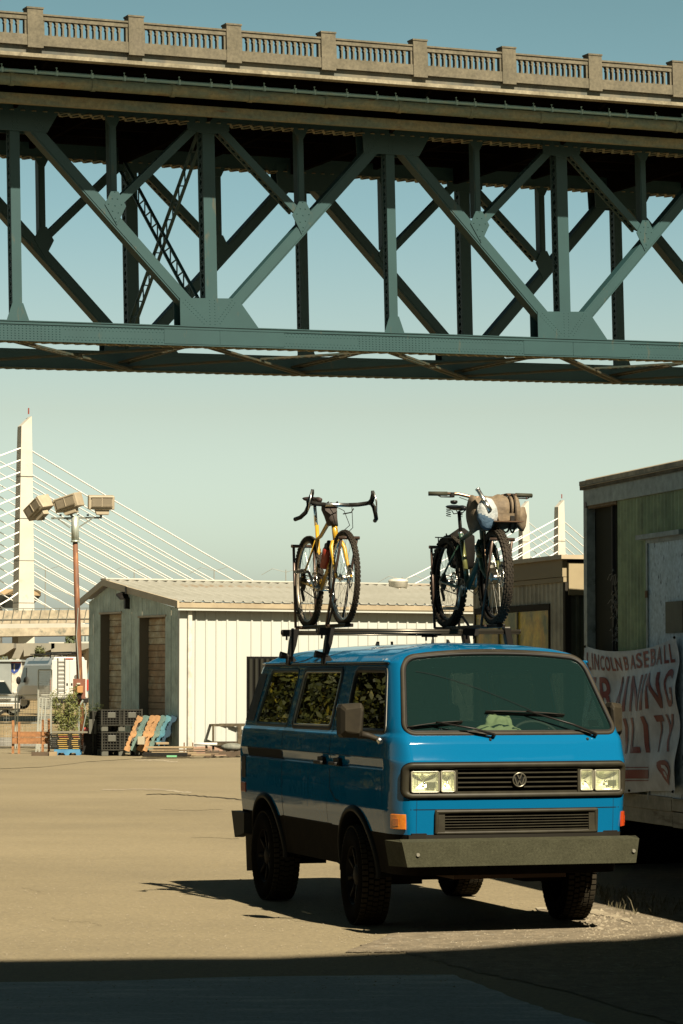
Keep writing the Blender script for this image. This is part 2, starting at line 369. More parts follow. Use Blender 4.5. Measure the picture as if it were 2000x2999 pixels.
def truss(w0, du, near):
    # chords
    c = MB().bx(UL, UR, w0, w0 + .07, 0.02, .70).bx(UL, UR, w0 + .48, w0 + .55, .02, .70).bx(UL, UR, w0 - .06, w0 + .61, .70, .735).bx(UL, UR, w0 - .05, w0 + .08, 0, .03).bx(UL, UR, w0 + .47, w0 + .6, 0, .03)
    c.bx(UL, UR, w0 - .03, w0, .60, .70)
    ch = c.build('bottom_chord', steel, BR)
    l = MB(); n = int((UR - UL) / .42)
    lace(l, (UL, w0, -.01), (UR, w0, -.01), (0, .55, 0), n, .03, .08); lace(l, (UL, w0 + .55, -.01), (UR, w0 + .55, -.01), (0, -.55, 0), n, .03, .08)
    l.build('chord_lacing', steel_rust_bounce, ch)  # yellowish tone paints in light bounced up from the ground
    t = MB().bx(UL, UR, w0, w0 + .07, 8.27, 8.95).bx(UL, UR, w0 + .48, w0 + .55, 8.27, 8.95).bx(UL, UR, w0 - .05, w0 + .6, 8.95, 8.99).build('top_chord', steel, BR)
    l = MB(); lace(l, (UL, w0 - .1, 8.24), (UR, w0 - .1, 8.24), (0, .75, 0), n, .03, .09); lace(l, (UL, w0 + .65, 8.24), (UR, w0 + .65, 8.24), (0, -.75, 0), n, .03, .09)
    l.build('chord_lacing', steel_rust_bounce, t)
    for k in range(-2, 7):
        u = -10.92 + PU * k + du; odd = k % 2
        if odd:
            member('truss_vertical', u, .73, u, 8.27, .48, w0 + .02, .5)
            plate('gusset_plate', [(u - 1.27, .72), (u + 1.85, .72), (u + 1.03, 1.8), (u - 1.27, 1.74)], w0 - .004)
            plate('gusset_plate', [(u - 1.27, .72), (u + 1.85, .72), (u + 1.03, 1.8), (u - 1.27, 1.74)], w0 + .58)
            plate('gusset_plate', [(u - .84, 7.95), (u - .25, 7.84), (u + .25, 7.84), (u + .82, 7.98), (u + .86, 8.5), (u - .88, 8.5)], w0 - .004)
            for sx in (-1, 1):
                member('truss_diagonal', u + sx * .55, 8.0, u + sx * 3.5, 5.2, .29, w0 + .03, .46)
                member('truss_diagonal', u + sx * .7, 1.35, u + sx * 7.15, 8.05, .43, w0 + .02, .5, laced=False)
            if near:
                rivline(u - 1.1, 1.62, u - .25, .84, w0 - .034, rows=(-.07, .07)); rivline(u - .1, .82, u - .1, 1.7, w0 - .034); rivline(u + .1, .82, u + .1, 1.7, w0 - .034)
                rivline(u + .85, 1.68, u + .2, .84, w0 - .034, rows=(-.07, .07)); rivline(u - .7, 8.05, u - .4, 8.4, w0 - .034); rivline(u + .7, 8.05, u + .4, 8.4, w0 - .034)
        else:
            member('truss_vertical', u, .73, u, 7.6, .36, w0 + .05, .42)
            plate('base_plate', [(u - .42, .73), (u + .42, .73), (u + .2, 1.35), (u - .2, 1.35)], w0 + .02, .02)
            plate('gusset_plate', [(u - 1.15, 7.5), (u + 1.2, 7.5), (u + 1.68, 8.3), (u + 1.68, 8.6), (u - 1.2, 8.6)], w0 - .004)
            plate('gusset_plate', [(u - 1.15, 7.5), (u + 1.2, 7.5), (u + 1.68, 8.3), (u + 1.68, 8.6), (u - 1.2, 8.6)], w0 + .58)
            if near:
                for a in (-1, 1): rivline(u + a * 1.0, 7.6, u + a * .35, 8.35, w0 - .034, rows=(-.09, .09)); rivline(u + a * .08, 7.6, u + a * .08, 8.5, w0 - .034)
        hu = u + PU / 2
        member('truss_hanger', hu, 5.3, hu, 8.27, .27, w0 + .08, .36, laced=False)
        s = 1 if not odd else -1
        pl = [(-.14, .62), (.14, .62), (.43, .1), (.06, -.60), (-.39, .13)]
        plate('node_plate', [(hu + x * s, 4.9 + y) for x, y in pl][::s], w0 - .006)
        plate('hanger_plate', [(hu - .13, 7.9), (hu + .13, 7.9), (hu + .34, 8.3), (hu - .34, 8.3)], w0 + .06)
        if near:
            for a, b in ((0, .6), (-.1, .35), (.1, .35), (-.25, .15), (.25, .15), (0, .1), (-.1, -.1), (.12, -.15), (0, -.35), (.03, -.48)): rivet(hu + a * s, 4.9 + b, w0 - .04, .025)
truss(3.7, 0, True)
truss(12.5, .45, False)
uu = -13.0
while uu < 20:
    m_ = abs(((uu + 3.445 + 7.475) % 14.95) - 7.475) > 5.9
    for v in ((.1, .19, .28, .37, .46, .55) if m_ else (.1, .56)): rivet(uu, v, 3.695)
    if not m_: rivet(uu + .07, .2, 3.695, .016); rivet(uu + .07, .46, 3.695, .016)
    uu += .14
tag(riv.build('rivet', steel, BR), kind='stuff')
for k in range(-1, 3):
    u = -3.445 + 14.95 * k - 14.95 * 0
    for a, b in ((-1.9, .3), (.3, 2.9)): bb('splice_plate', steel, u + a, u + b - .02, 3.684, 3.699, .06, .59)
for k in range(-2, 7):
    u = -10.92 + PU * k
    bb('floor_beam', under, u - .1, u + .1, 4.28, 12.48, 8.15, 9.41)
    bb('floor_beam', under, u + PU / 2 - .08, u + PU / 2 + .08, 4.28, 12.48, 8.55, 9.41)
    MB().prism([(u - .06, .3, 9.3), (u - .06, 3.68, 9.3), (u - .06, 3.68, 8.3)], (.12, 0, 0)).build('sidewalk_bracket', under, BR)
    MB().prism([(u - .06, 15.8, 9.3), (u - .06, 13.1, 9.3), (u - .06, 13.1, 8.3)], (.12, 0, 0)).build('sidewalk_bracket', under, BR)
    def lat(name, A, Bv, off, n):
        mb = MB(); A = Vector(A); Bv = Vector(Bv); off = Vector(off); nn = (Bv - A).cross(off).normalized()
        mb.bar(A, Bv, .09, .07, up=nn); mb.bar(A + off, Bv + off, .09, .07, up=nn); lace(mb, A, Bv, off, n, .04, .05); lace(mb, A + off, Bv + off, -off, n, .04, .05); return mb.build(name, brace_m, BR)
    lat('lateral_brace', (u, 4.2, .02), (u + PU, 12.5, .02), (.35, 0, 0), 22)
    lat('lateral_brace', (u, 12.5, .10), (u + PU, 4.2, .10), (.35, 0, 0), 22)
    lat('cross_strut', (u - .2, 4.2, .3), (u - .2, 12.5, .3), (.4, 0, 0), 18)
u = -3.445
for A, Bv in (((u, 4.3, 1.0), (u, 12.4, 8.1)), ((u, 4.3, 8.1), (u, 12.4, 1.0))):
    mb = MB(); A = Vector(A); Bv = Vector(Bv); d = (Bv - A).normalized(); off = Vector((0, -d.z, d.y)) * .5
    for q in (-.5, .5): mb.bar(A + off * q, Bv + off * q, .12, .06, up=off)
    lace(mb, A - off * .5, Bv - off * .5, off, 26, .04, .05)
    mb.build('sway_brace', steel, BR)
# ================================================================ CABLE-STAYED BRIDGE FAR BEHIND
CS = thing('cable_stayed_bridge', 'white cable-stayed bridge with tall pale towers far behind the warehouse', 'bridge')
def tower(x, y, top, wb, wt):
    d = Vector((-.42, .9, 0)).normalized(); e = Vector((.9, .42, 0)).normalized()
    mb = MB(); lv = [(2, 1.0), (top * .45, .86), (top - 3.2, .62)]
    P = []
    for z, s in lv:
        hw, hd = wb / 2 * s, wb / 2 * s * 1.15
        P += [Vector((x, y, z)) + d * hd * a + e * hw * b for a, b in ((-1, -1), (-1, 1), (1, 1), (1, -1))]
    hw, hd = wb / 2 * .6, wb / 2 * .6 * 1.15
    for (a, b), dz in zip(((-1, -1), (-1, 1), (1, 1), (1, -1)), (-.9, 1.1, 1.1, -.9)): P.append(Vector((x, y, top - 1.6 + dz)) + d * hd * a + e * hw * b)
    F = []
    for l in range(3):
        for i in range(4): F.append((l * 4 + i, l * 4 + (i + 1) % 4, l * 4 + 4 + (i + 1) % 4, l * 4 + 4 + i))
    F.append((12, 13, 14, 15)); mb.add(P, F)
    t = mb.build('tower', white_conc, CS)
    j = MB()
    for k in range(1, 6):
        z = top * k / 6.5; s = 1.0 - .38 * z / top; hw, hd = wb / 2 * s + .04, wb / 2 * s * 1.15 + .04
        Q = [Vector((x, y, z)) + d * hd * a + e * hw * b for a, b in ((-1, -1), (-1, 1), (1, 1), (1, -1))]
        for i in range(4): j.bar(Q[i], Q[(i + 1) % 4], .1, .12)
    j.build('form_joint', stain, t)
    MB().cyl(Vector((x, y, top)) + e * .8, Vector((x, y, top + 1.2)) + e * .8, .15, n=6).build('beacon', M('beacon_red', (.3, .06, .04), .5), t)
T1 = (-62.6, 560); T2 = (62.0, 808); off2 = Vector((-9.8, 4.6))
tower(*T1, 54, 3.5, 4); tower(T1[0] + off2.x, T1[1] + off2.y, 54, 3.5, 4)
tower(*T2, 53, 3.2, 3); tower(T2[0] + off2.x, T2[1] + off2.y, 53, 3.2, 3)
D1 = Vector((T2[0] - T1[0], T2[1] - T1[1]))
DZ = 13.0
for ti, T in ((0, Vector(T1)), (1, Vector(T1) + off2), (2, Vector(T2)), (3, Vector(T2) + off2)):
    sgn = 1 if ti < 2 else -1
    for k in range(13):
        zt = 47.5 - k * 2.35
        for side in (1, -1):
            f = (.51 - k * .036) * (1 if side == 1 else .92)
            q = T + D1 * (f * side * sgn); a = Vector((T.x, T.y, zt)); b = Vector((q.x, q.y, DZ))
            dd = (b - a).normalized(); mid = a.lerp(b, .5); mid.z -= .6
            MB().tube([a + dd * 1.0, a.lerp(mid, .5) - Vector((0, 0, .15)), mid, mid.lerp(b, .5) - Vector((0, 0, .15)), b], .14 if ti in (0, 2) else .11, n=6).build('stay_cable', cable_white, CS)
d3 = D1.normalized(); pr = Vector((off2.x, off2.y)).normalized()
A = Vector(T1) - D1 * .6; Bq = Vector(T2) + D1 * .6
mb = MB(); c0 = Vector((*(A + off2 / 2), DZ - 1.2)); c1 = Vector((*(Bq + off2 / 2), DZ - 1.2)); mb.bar(c0, c1, 17, 2.0)
mb.build('deck', white_conc, CS)
# tram wire masts on the far deck
mastm = M('mast_grey', (.3, .3, .26), .6)
for px, py in ((133, 1662), (393, 1664), (627, 1664), (837, 1668), (1178, 1690)):
    o = thing('catenary_mast', 'slim tram mast %s' % {133: 'left of the leaning light pole', 393: 'above the warehouse gable peak', 627: 'above the middle of the warehouse roof', 837: 'just left of the yellow bicycle', 1178: 'left of the green bicycle by the roof vent'}[px], 'mast', group='tram wire masts on the far bridge deck')
    p = at_Y(px, py, 640); o.location = (p.x, 640, DZ - .2); h = p.z - DZ + .2
    MB().cyl((0, 0, 0), (0, 0, h), .16, .11, n=6).build('pole', mastm, o)
    MB().tube([(-5.5, 0, h - 1.2), (-3, 0, h + .2), (0, 0, h - .6), (3, 0, h + .3), (6, 0, h - .9)], .06, n=5).build('arm', mastm, o)
    MB().tube([(-6, 0, h - 5.2), (6, 0, h - 5.4)], .05, n=4).build('arm', mastm, o)
# ================================================================ CONCRETE VIADUCT, LEFT
VI = thing('concrete_viaduct', 'pale concrete viaduct with parapet fence and angled piers behind the white van', 'viaduct')
Yv = 235.0
a = at_Y(-140, 1823, Yv); b = at_Y(330, 1800, Yv + 22)
zt0, zt1 = a.z - .1, b.z + .3
def vbar(name, o0, o1, zoff, wd, h, mat=white_conc, par=VI):
    return MB().bar((a.x - 30, Yv + o0 - 8, zt0 + zoff), (b.x + 25, Yv + 30 + o1, zt1 + zoff), wd, h).build(name, mat, par)
vconc = M('viaduct_concrete', (.50, .42, .30), .85, c2=(.42, .36, .25), scale=.6, c3=(.2, .2, .15), s3=1.2, lo3=.56, hi3=.68, fine=2)
vbar('parapet', 0, 0, 0, .4, 1.15, vconc)
vbar('deck', 5.6, 5.6, -1.25, 11.2, .7, vconc)
f = MB()
for k in range(90):
    t = k / 89; x = a.x - 30 + t * (b.x + 25 - a.x + 30); y = Yv - 8.3 + t * 38; z = zt0 + t * (zt1 - zt0); f.bar((x, y, z - .5), (x + .25, y, z + .75), .05, .05)
vf = f.build('fence_post', M('viaduct_fence', (.14, .15, .12), .7), VI); tag(vf, kind='stuff')
vbar('fence_rail', -.3, -.3, .72, .06, .06, MATS['viaduct_fence']); vbar('fence_rail', -.3, -.3, -.2, .05, .05, MATS['viaduct_fence'])
shd = M('shade_tone_concrete', (.34, .31, .24), .9, c2=(.26, .25, .2), scale=.5)  # darker copy of the viaduct concrete, with shade in its colour
for px0, px1 in ((55, 108), (118, 146), (-60, -30), (228, 250)):
    c0 = at_Y((px0 + px1) / 2, 1900, Yv + 8); wd = (px1 - px0) / FPX * Yv
    zz = zt0 - 1.6
    mb = MB().bx(c0.x - wd / 2, c0.x + wd / 2, Yv + 5, Yv + 9, 0, zz - 1.6)
    mb.prism([(c0.x - wd / 2, Yv + 3, zz - 2.6), (c0.x + wd / 2, Yv + 3, zz - 2.6), (c0.x + wd / 2 + .7, Yv + 3, zz), (c0.x - wd / 2 - .7, Yv + 3, zz)], (0, 7, 0))
    mb.build('pier', shd if px0 < 100 else vconc, VI)
for x0, x1 in ((-14, 40), (70, 160), (150, 260)):
    p0 = at_Y(x0, 1830, Yv + 1); p1 = at_Y(x1, 1830, Yv + 1)
    MB().prism([(p0.x, Yv + 1, zt0 - 1.6), (p1.x, Yv + 1, zt0 - 1.6), (p1.x, Yv + 1, zt0 - 2.0), ((p0.x + p1.x) / 2, Yv + 1, zt0 - 2.5), (p0.x, Yv + 1, zt0 - 2.7)], (0, 6, 0)).build('haunch', shd, VI)
# curved ramp behind
RA = thing('curved_ramp', 'curved concrete ramp with dark underside left of the pale tower', 'ramp')
tp = []; bt = []
cx = at_Y(-20, 1700, 600)
for k in range(25):
    t = -1.2 + 2.6 * k / 24; R1 = 10.4; x = cx.x + R1 * math.sin(t); y = 600 - R1 * math.cos(t) * .9
    tp.append((x, y)); bt.append((cx.x + 8 * math.sin(t), 600 - 8 * math.cos(t) * .9))
z0 = at_Y(60, 1725, 591).z; z1 = at_Y(60, 1742, 591).z; z2 = at_Y(60, 1780, 591).z
n = len(tp)
MB().add([(x, y, z0 + .1 * (x - cx.x) * -.1) for x, y in tp] + [(x, y, z1) for x, y in tp], [(i, i + 1, n + i + 1, n + i) for i in range(n - 1)]).build('parapet', M('ramp_parapet', (.5, .36, .2), .8), RA)
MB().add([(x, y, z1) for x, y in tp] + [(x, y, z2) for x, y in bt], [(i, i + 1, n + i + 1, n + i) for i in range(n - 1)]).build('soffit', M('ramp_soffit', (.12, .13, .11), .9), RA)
MB().add([(x, y, z0) for x, y in tp], [tuple(range(n))]).build('roadway', vconc, RA)
MB().bx(cx.x - 2, cx.x + 2, 596, 600, 0, z1).build('pier', shd, RA)
# ================================================================ WAREHOUSE
wall_w = M('white_metal_siding', (.63, .65, .59), .5, c2=(.60, .615, .56), scale=1.0, stretch=(1, 1, .3), c3=(.5, .44, .3), s3=2.0, lo3=.72, hi3=.85)
wall_g = M('weathered_gable_siding', (.72, .86, .78), .6, c2=(.65, .78, .70), scale=1.2, stretch=(1, 1, .25), fine=3)
roof_m = M('rusty_roof_sheet', (.50, .49, .42), .5, c2=(.43, .42, .35), scale=1.4, stretch=(.3, 1, 1), c3=(.36, .22, .10), s3=.5, lo3=.58, hi3=.70)
trim_w = M('cream_trim', (.60, .50, .34), .5, c2=(.5, .41, .28), scale=2)
WA = math.radians(28)     # long wall heading
WH = thing('metal_warehouse', 'white ribbed metal warehouse with rusty low roof and two tall gable doors behind the van', 'warehouse', (-3.80, 66.7, 0), WA)
# local: x along the long wall (right/away), y along the gable (left/away), z up
WL = 9.5; E0, RZ, RY, E1, WW = 3.50, 4.14, 4.17, 3.78, 5.40
def gz(y): return E0 + (RZ - E0) * y / RY if y <= RY else RZ + (E1 - RZ) * (y - RY) / (WW - RY)
# long wall: panels of three ribs
def ribs(x0, x1, z0, z1f, pitch, dep, rw, axis, base=0.0, name='wall_panel', mat=wall_w, parent=WH, outward=-1, per=3, z0f=None):
    x = x0; idx = 0
    while x < x1 - 1e-4:
        xe = min(x + pitch * per, x1); pts = []; q = x
        while q < xe - 1e-4:
            e = min(q + pitch, xe)
            m = q + pitch * .5
            pts += [(q, 0)]
            if m + rw / 2 < xe: pts += [(m - rw / 2, 0), (m - rw / 4, dep), (m + rw / 4, dep), (m + rw / 2, 0)]
            q = e
        pts += [(xe, 0)]
        vs = []; 
        jit = random.uniform(-.006, .006)
        for (p, d) in pts:
            zt = z1f(p); off = base + outward * (d + .003 * (idx % 2) + abs(jit))
            lo = z0 if z0f is None else z0f(p)
            vs += [(p, off, lo), (p, off, zt)] if axis == 'x' else [(off, p, lo), (off, p, zt)]
        fs = [(2 * i, 2 * i + 2, 2 * i + 3, 2 * i + 1) for i in range(len(pts) - 1)]
        MB().add(vs, fs).build(name, mat, parent); x = xe; idx += 1
ribs(.29, 1.75, .22, lambda x: 3.42, .27, .028, .07, 'x')
ribs(1.75, 2.75, 2.33, lambda x: 3.42, .27, .028, .07, 'x'); ribs(2.75, WL, .22, lambda x: 3.42, .27, .028, .07, 'x')
MB().bx(0.02, WL, .04, .1, 0, 3.5).build('wall_core', wall_w, WH)
MB().bx(-.02, .17, -.05, .04, .05, 3.44).build('corner_trim', wall_w, WH)
MB().bx(.17, .28, -.13, -.035, .1, 3.42).build('downpipe', white_paint, WH, bevel=.02)
MB().bx(0, WL, -.02, .12, 0, .22).build('brick_footing', M('pink_footing', (.42, .26, .18), .9, c2=(.36, .23, .16), scale=6), WH)
op = MB().bx(1.75, 2.75, -.05, .0, .22, 2.33); o = op.build('curtain_opening', M('dark_opening', (.006, .006, .005), .9), WH)
for k in range(7): MB().cyl((1.82 + k * .145, -.09, .3), (1.82 + k * .145, -.09, 2.28), .045, n=8).build('curtain_fold', M('dark_curtain', (.03, .03, .022), .6), o)
# eave gutter and fascia
MB().bx(-.12, WL, -.165, -.02, 3.46, 3.50).build('soffit', stain, WH)
MB().prism([(-.14, -.17, 3.43), (-.14, -.21, 3.47), (-.14, -.23, 3.58), (-.14, -.17, 3.60)], (WL + .2, 0, 0)).build('gutter', trim_w, WH)
MB().bx(-.14, WL, -.235, -.17, 3.40, 3.435).build('gutter_lip', wall_w, WH)
# roof, corrugated front slope
def roofslope(y0, z0, y1, z1, nm, xs=.20):
    pts = []; x = -.15
    while x < WL + .1: pts += [(x, 0), (x + xs * .3, 0), (x + xs * .5, .045), (x + xs * .7, 0)]; x += xs
    n = len(pts); vs = []
    L = 5
    for j in range(L + 1):
        t = j / L; y = y0 + (y1 - y0) * t; z = z0 + (z1 - z0) * t
        for (p, d) in pts: vs.append((p, y, z + d + .004 * math.sin(p * 2.1 + j * 1.7)))
    fs = [(j * n + i, j * n + i + 1, (j + 1) * n + i + 1, (j + 1) * n + i) for j in range(L) for i in range(n - 1)]
    return MB().add(vs, fs).build(nm, roof_m, WH)
roofslope(-.25, 3.60, RY, 4.24, 'roof_sheet', .26); roofslope(WW + .25, 3.80, RY, 4.24, 'roof_sheet', .26)
MB().bx(-.16, WL, RY - .18, RY + .18, 4.24, 4.29).build('ridge_cap', roof_m, WH, bevel=.02)
# gable
def dz(y, doors=((.42, 1.20), (2.06, 2.90))): return None
D2 = (.78, 2.30, 3.27); D1_ = (3.38, 4.68, 3.40)
th = 3.08
for y0, y1, lo in ((0, D2[0], 0), (D2[0], D2[1], D2[2]), (D2[1], D1_[0], 0), (D1_[0], D1_[1], D1_[2]), (D1_[1], WW, 0)):
    ribs(y0, y1, lo, lambda y: gz(y) - .06, .15, .010, .07, 'y', 0, 'gable_panel', wall_g, per=3)
doorm = M('stained_door_slat', (.85, .74, .52), .7, c2=(.66, .46, .27), scale=1.4, stretch=(1, 1, 2), c3=(.95, .88, .68), s3=2.5, lo3=.5, hi3=.65, fine=6)
doorm2 = M('rusty_door_slat', (.68, .44, .26), .75, c2=(.54, .37, .22), scale=2.2, c3=(.78, .66, .46), s3=2.4, lo3=.55, hi3=.68, fine=6)
jam = M('dark_jamb', (.22, .19, .14), .9)
for (y0, y1, zt), mm in ((D2, doorm2), (D1_, doorm)):
    d = MB().bx(.0, .268, y0 - .02, y0, 0, zt).bx(0, .268, y1, y1 + .02, 0, zt).bx(0, .268, y0, y1, zt, zt + .03).build('door_frame', jam, WH)
    MB().bx(.27, .3, y0 - .05, y1 + .05, 0, zt).build('door_backing', doorm2, d); z = 0; kk = 0
    while z < zt - .05:
        h = .155; MB().bx(.235 + .006 * math.sin(kk * 2.3), .26, y0 + .01, y1 - .01, z, min(z + h - .012, zt)).build('door_slat', doorm if (mm is doorm2 and (z > 2.5 or z < .85)) else mm, d, bevel=.012); z += h; kk += 1
    MB().bx(-.03, .0, y0 - .05, y1 + .05, zt, zt + .05).build('lintel', trim_w, WH)
MB().prism([(.012, .02, 3.42), (.012, .02, E0 - .09), (.012, RY, RZ - .09), (.012, WW, E1 - .09), (.012, WW, 3.42)], (.02, 0, 0)).build('gable_backing', wall_g, WH)
# barge boards
def barge(y0, z0, y1, z1): MB().prism([(-.17, y0, z0), (-.17, y1, z1), (-.17, y1, z1 - .16), (-.17, y0, z0 - .16)], (.05, 0, 0)).build('barge_board', trim_w, WH)
barge(-.25, 3.62, 2.68, 4.03); barge(2.74, 4.05, RY, 4.26); barge(RY, 4.26, WW + .27, 3.80)
MB().bx(-.2, -.17, 2.69, 2.73, 3.86, 4.04).build('board_bracket', black_metal, WH)
fl = MB().prism([(-.05, 3.0, 3.90), (-.3, 3.03, 3.82), (-.3, 2.80, 3.72), (-.05, 2.80, 3.72)], (0, 0, .05)); fl.bx(-.14, -.02, 2.84, 2.92, 3.5, 3.76); fl.build('gable_lamp', black_metal, WH)
# roof vent
p = at_Y(1166, 1722, 73.4)
rv = thing('roof_vent', 'round pale mushroom vent standing on the rusty warehouse roof', 'vent', (p.x, p.y, p.z - .12))
MB().lathe([(.0, -.1), (.20, -.1), (.20, .16), (.0, .16)], n=20).build('neck', trim_w, rv, True)
MB().lathe([(.19, .12), (.235, .14), (.25, .27), (.262, .28), (.262, .295), (.24, .33), (.13, .36), (0, .37)], n=24).build('cap', white_paint, rv, True)
# ================================================================ WORK BENCH, SCRAP
def gp(px, py): return at_G(px, py)
rustsm = M('dark_weathered_frame', (.07, .055, .035), .8, c2=(.16, .13, .08), scale=5)
p0 = gp(618, 2200); Yb = 66.65
tb = thing('frame_bench', 'dark bare steel table frame against the white warehouse wall', 'table frame', (at_Y(618, 2100, Yb).x, Yb, 0), .15)
wB = (712 - 618) / FPX * Yb; hB = at_Y(650, 2120, Yb).z
MB().bx(0, wB + .3, 0, .06, hB - .06, hB).bx(0, wB + .3, .5, .56, hB - .06, hB).bx(0, .06, 0, .56, hB - .05, hB - .01).build('top_frame', rustsm, tb)
for x in (.03, wB * .83, ):
    MB().bx(x, x + .05, 0, .05, .0, hB - .06).build('leg', rustsm, tb); MB().bx(x + .1, x + .15, .5, .55, 0, hB - .06).build('leg', white_paint if x < .1 else rustsm, tb)
MB().bx(.05, wB + .2, .02, .05, .25, .34).build('lower_rail', rustsm, tb)
woods = [M('weathered_wood', (.30, .21, .11), .85, c2=(.2, .14, .08), scale=3, stretch=(.3, 4, 4), fine=20), M('pale_wood', (.42, .31, .17), .8, c2=(.33, .24, .13), scale=3, stretch=(.3, 4, 4)), M('dark_wood', (.12, .08, .045), .9, c2=(.08, .055, .03), scale=3)]
def plank(px0, px1, py, Y, h=.05, d=.14, rz=0, mat=None, lab=None, name='plank', tilt=0, cat='plank', group=None):
    a_ = at_Y(px0, py, Y); b_ = at_Y(px1, py, Y)
    o = MB().bx(-(b_.x - a_.x) / 2, (b_.x - a_.x) / 2, -d / 2, d / 2, 0, h).build(name, mat or woods[0], None, bevel=.004)
    o.location = ((a_.x + b_.x) / 2, Y, max(0, a_.z)); o.rotation_euler = (0, tilt, rz); return tag(o, lab, cat, group)
GS = 'boards in the scrap pile by the warehouse corner'
plank(428, 566, 2191, 66.0, .035, .5, .03, woods[1], 'wide pale board on top of the scrap pile by the warehouse corner', group=GS)
plank(438, 566, 2200, 65.6, .04, .2, -.02, woods[0], 'brown board just under the top board of the scrap pile', group=GS)
plank(444, 575, 2207, 65.2, .035, .2, .02, woods[1], 'third board down in the scrap pile', group=GS)
plank(420, 549, 2214, 65.0, .075, .5, 0, black_plastic, 'black beam at the bottom of the scrap pile', 'beam', cat='beam')
plank(548, 616, 2196, 66.3, .03, .1, .1, woods[0], 'short brown board right of the scrap pile top', group=GS)
plank(555, 612, 2203, 65.7, .03, .12, -.12, woods[2], 'short dark board below the white tube', group=GS)
plank(540, 640, 2210, 65.1, .03, .12, .06, woods[0], 'thin brown board lying on the asphalt right of the scrap pile', group=GS)
plank(560, 618, 2213, 64.6, .03, .1, -.05, woods[1], 'pale thin board nearest the asphalt edge right of the pile', group=GS)
plank(404, 424, 2180, 66.4, .18, .3, 0, M('grey_block', (.45, .4, .28), .8), 'pale block stacked beside the black bulk crates', 'block', cat='block')
plank(455, 492, 2180, 66.6, .05, .3, .2, woods[1], 'light board offcut lying at the foot of the leaning pallets', 'offcut', cat='offcut')
o = MB().cyl((-.27, 0, 0), (.27, 0, 0), .035, n=12).build('tube', M('white_plastic', (.85, .82, .75), .4), None, True); q = at_Y(602, 2185, 66.6); o.location = (q.x, 66.6, .28); tag(o, 'white plastic tube lying on the boards before the warehouse wall', 'tube')
MB().cyl((-.3, 0, 0), (-.27, 0, 0), .042, n=12)
o = MB().box((0, 0, .02), (.23, .06, .04)).build('strip', M('mint_strip', (.2, .55, .28), .5)); q = at_Y(503, 2209, 64.7); o.location = (q.x, 64.7, .03); tag(o, 'small mint green strip lying on the black beam', 'strip')
for px, lab in ((543, 'rusty stake left, in front of the warehouse corner pipe'), (568, 'taller rusty stake right, before the white wall panels')):
    o = MB().bx(-.015, .015, -.015, .015, 0, .32).build('stake', M('rust', (.22, .10, .035), .8)); q = at_Y(px, 2180, 67.0); o.location = (q.x, 66.45, 0); tag(o, lab, 'stake')
# low dark pallet with junk beneath the table frame
def pallet(lab, mat, group=None, L=1.2, D=1.0):
    t = thing('pallet', lab, 'pallet', group=group)
    a1, a2, a3, a4 = -L * .36, -L * .08, L * .08, L * .36
    for y in (-D / 2 + .02, 0, D / 2 - .02):
        MB().prism([(-L / 2, y - .02, .018), (a1, y - .02, .018), (a1 + .03, y - .02, .06), (a2 - .03, y - .02, .06), (a2, y - .02, .018), (a3, y - .02, .018), (a3 + .03, y - .02, .06), (a4 - .03, y - .02, .06), (a4, y - .02, .018), (L / 2, y - .02, .018), (L / 2, y - .02, .12), (-L / 2, y - .02, .12)], (0, .04, 0)).build('stringer', mat, t)
    for k in range(7): MB().bx(-L / 2 + .005 + k * (L - .1) / 6, -L / 2 + .095 + k * (L - .1) / 6, -D / 2, D / 2, .1205, .14).build('deck_board', mat, t)
    for k in range(3): MB().bx(-L / 2 + .005 + k * (L - .1) / 2, -L / 2 + .095 + k * (L - .1) / 2, -D / 2, D / 2, 0, .0175).build('base_board', mat, t)
    return t
o = pallet('low dark pallet on the asphalt under the table frame', woods[2]); q = at_Y(680, 2210, 66.0); o.location = (q.x, 66.0, 0)
o = MB().sphere((0, 0, .1), .22, 10, 7, (1.2, .8, .45)).build('bundle', M('grey_bundle', (.14, .15, .12), .8, c2=(.25, .25, .2), scale=9), None, True); q = at_Y(680, 2190, 66.1); o.location = (q.x, 66.1, .12); tag(o, 'grey wrapped bundle lying on the dark pallet under the table frame', 'bundle')
# leaning pallets
cols = {'orange': M('orange_painted_wood', (.60, .31, .12), .75, c2=(.46, .25, .10), scale=3, fine=14), 'blue': M('blue_painted_wood', (.05, .20, .28), .7, c2=(.10, .28, .33), scale=3, fine=14), 'teal': M('pale_teal_wood', (.17, .26, .21), .75, c2=(.11, .2, .18), scale=3, fine=14), 'navy': M('navy_wood', (.01, .05, .09), .8)}
LP = [(404, 'orange', 'leftmost orange pallet leaning by the black bulk crates'), (421, 'teal', 'pale teal pallet leaning between two orange pallets'), (441, 'orange', 'wide orange pallet leaning at the centre of the row'), (455, 'orange', 'second orange pallet leaning against the middle one'), (472, 'teal', 'pale green pallet leaning right of the orange pallets'), (487, 'blue', 'bright blue pallet leaning next to last in the row'), (503, 'navy', 'dark navy pallet leaning rightmost by the warehouse corner')]
for i, (px, c_, lab) in enumerate(LP):
    o = pallet(lab, cols[c_], 'pallets leaning on the warehouse gable', L=.86, D=.8)
    q = at_Y(px, 2140, 66.8 + .03 * i); o.location = (q.x - .17, 66.9 + .03 * i, .36 if i < 7 else .4)
    # stand on edge: local x -> up (leaning right), local z -> sideways
    R = Matrix(((math.sin(rad(22)), 0, -math.cos(rad(22))), (0, 1, 0), (math.cos(rad(22)), 0, math.sin(rad(22))))).transposed()
    R = Matrix((Vector((math.sin(rad(22)), 0, math.cos(rad(22)))), Vector((0, 1, 0)), Vector((-math.cos(rad(22)), 0, math.sin(rad(22)))))).transposed()
    o.rotation_euler = R.to_euler(); o.location.z = .10 + .43 * math.cos(rad(22)); o.location.x += .15
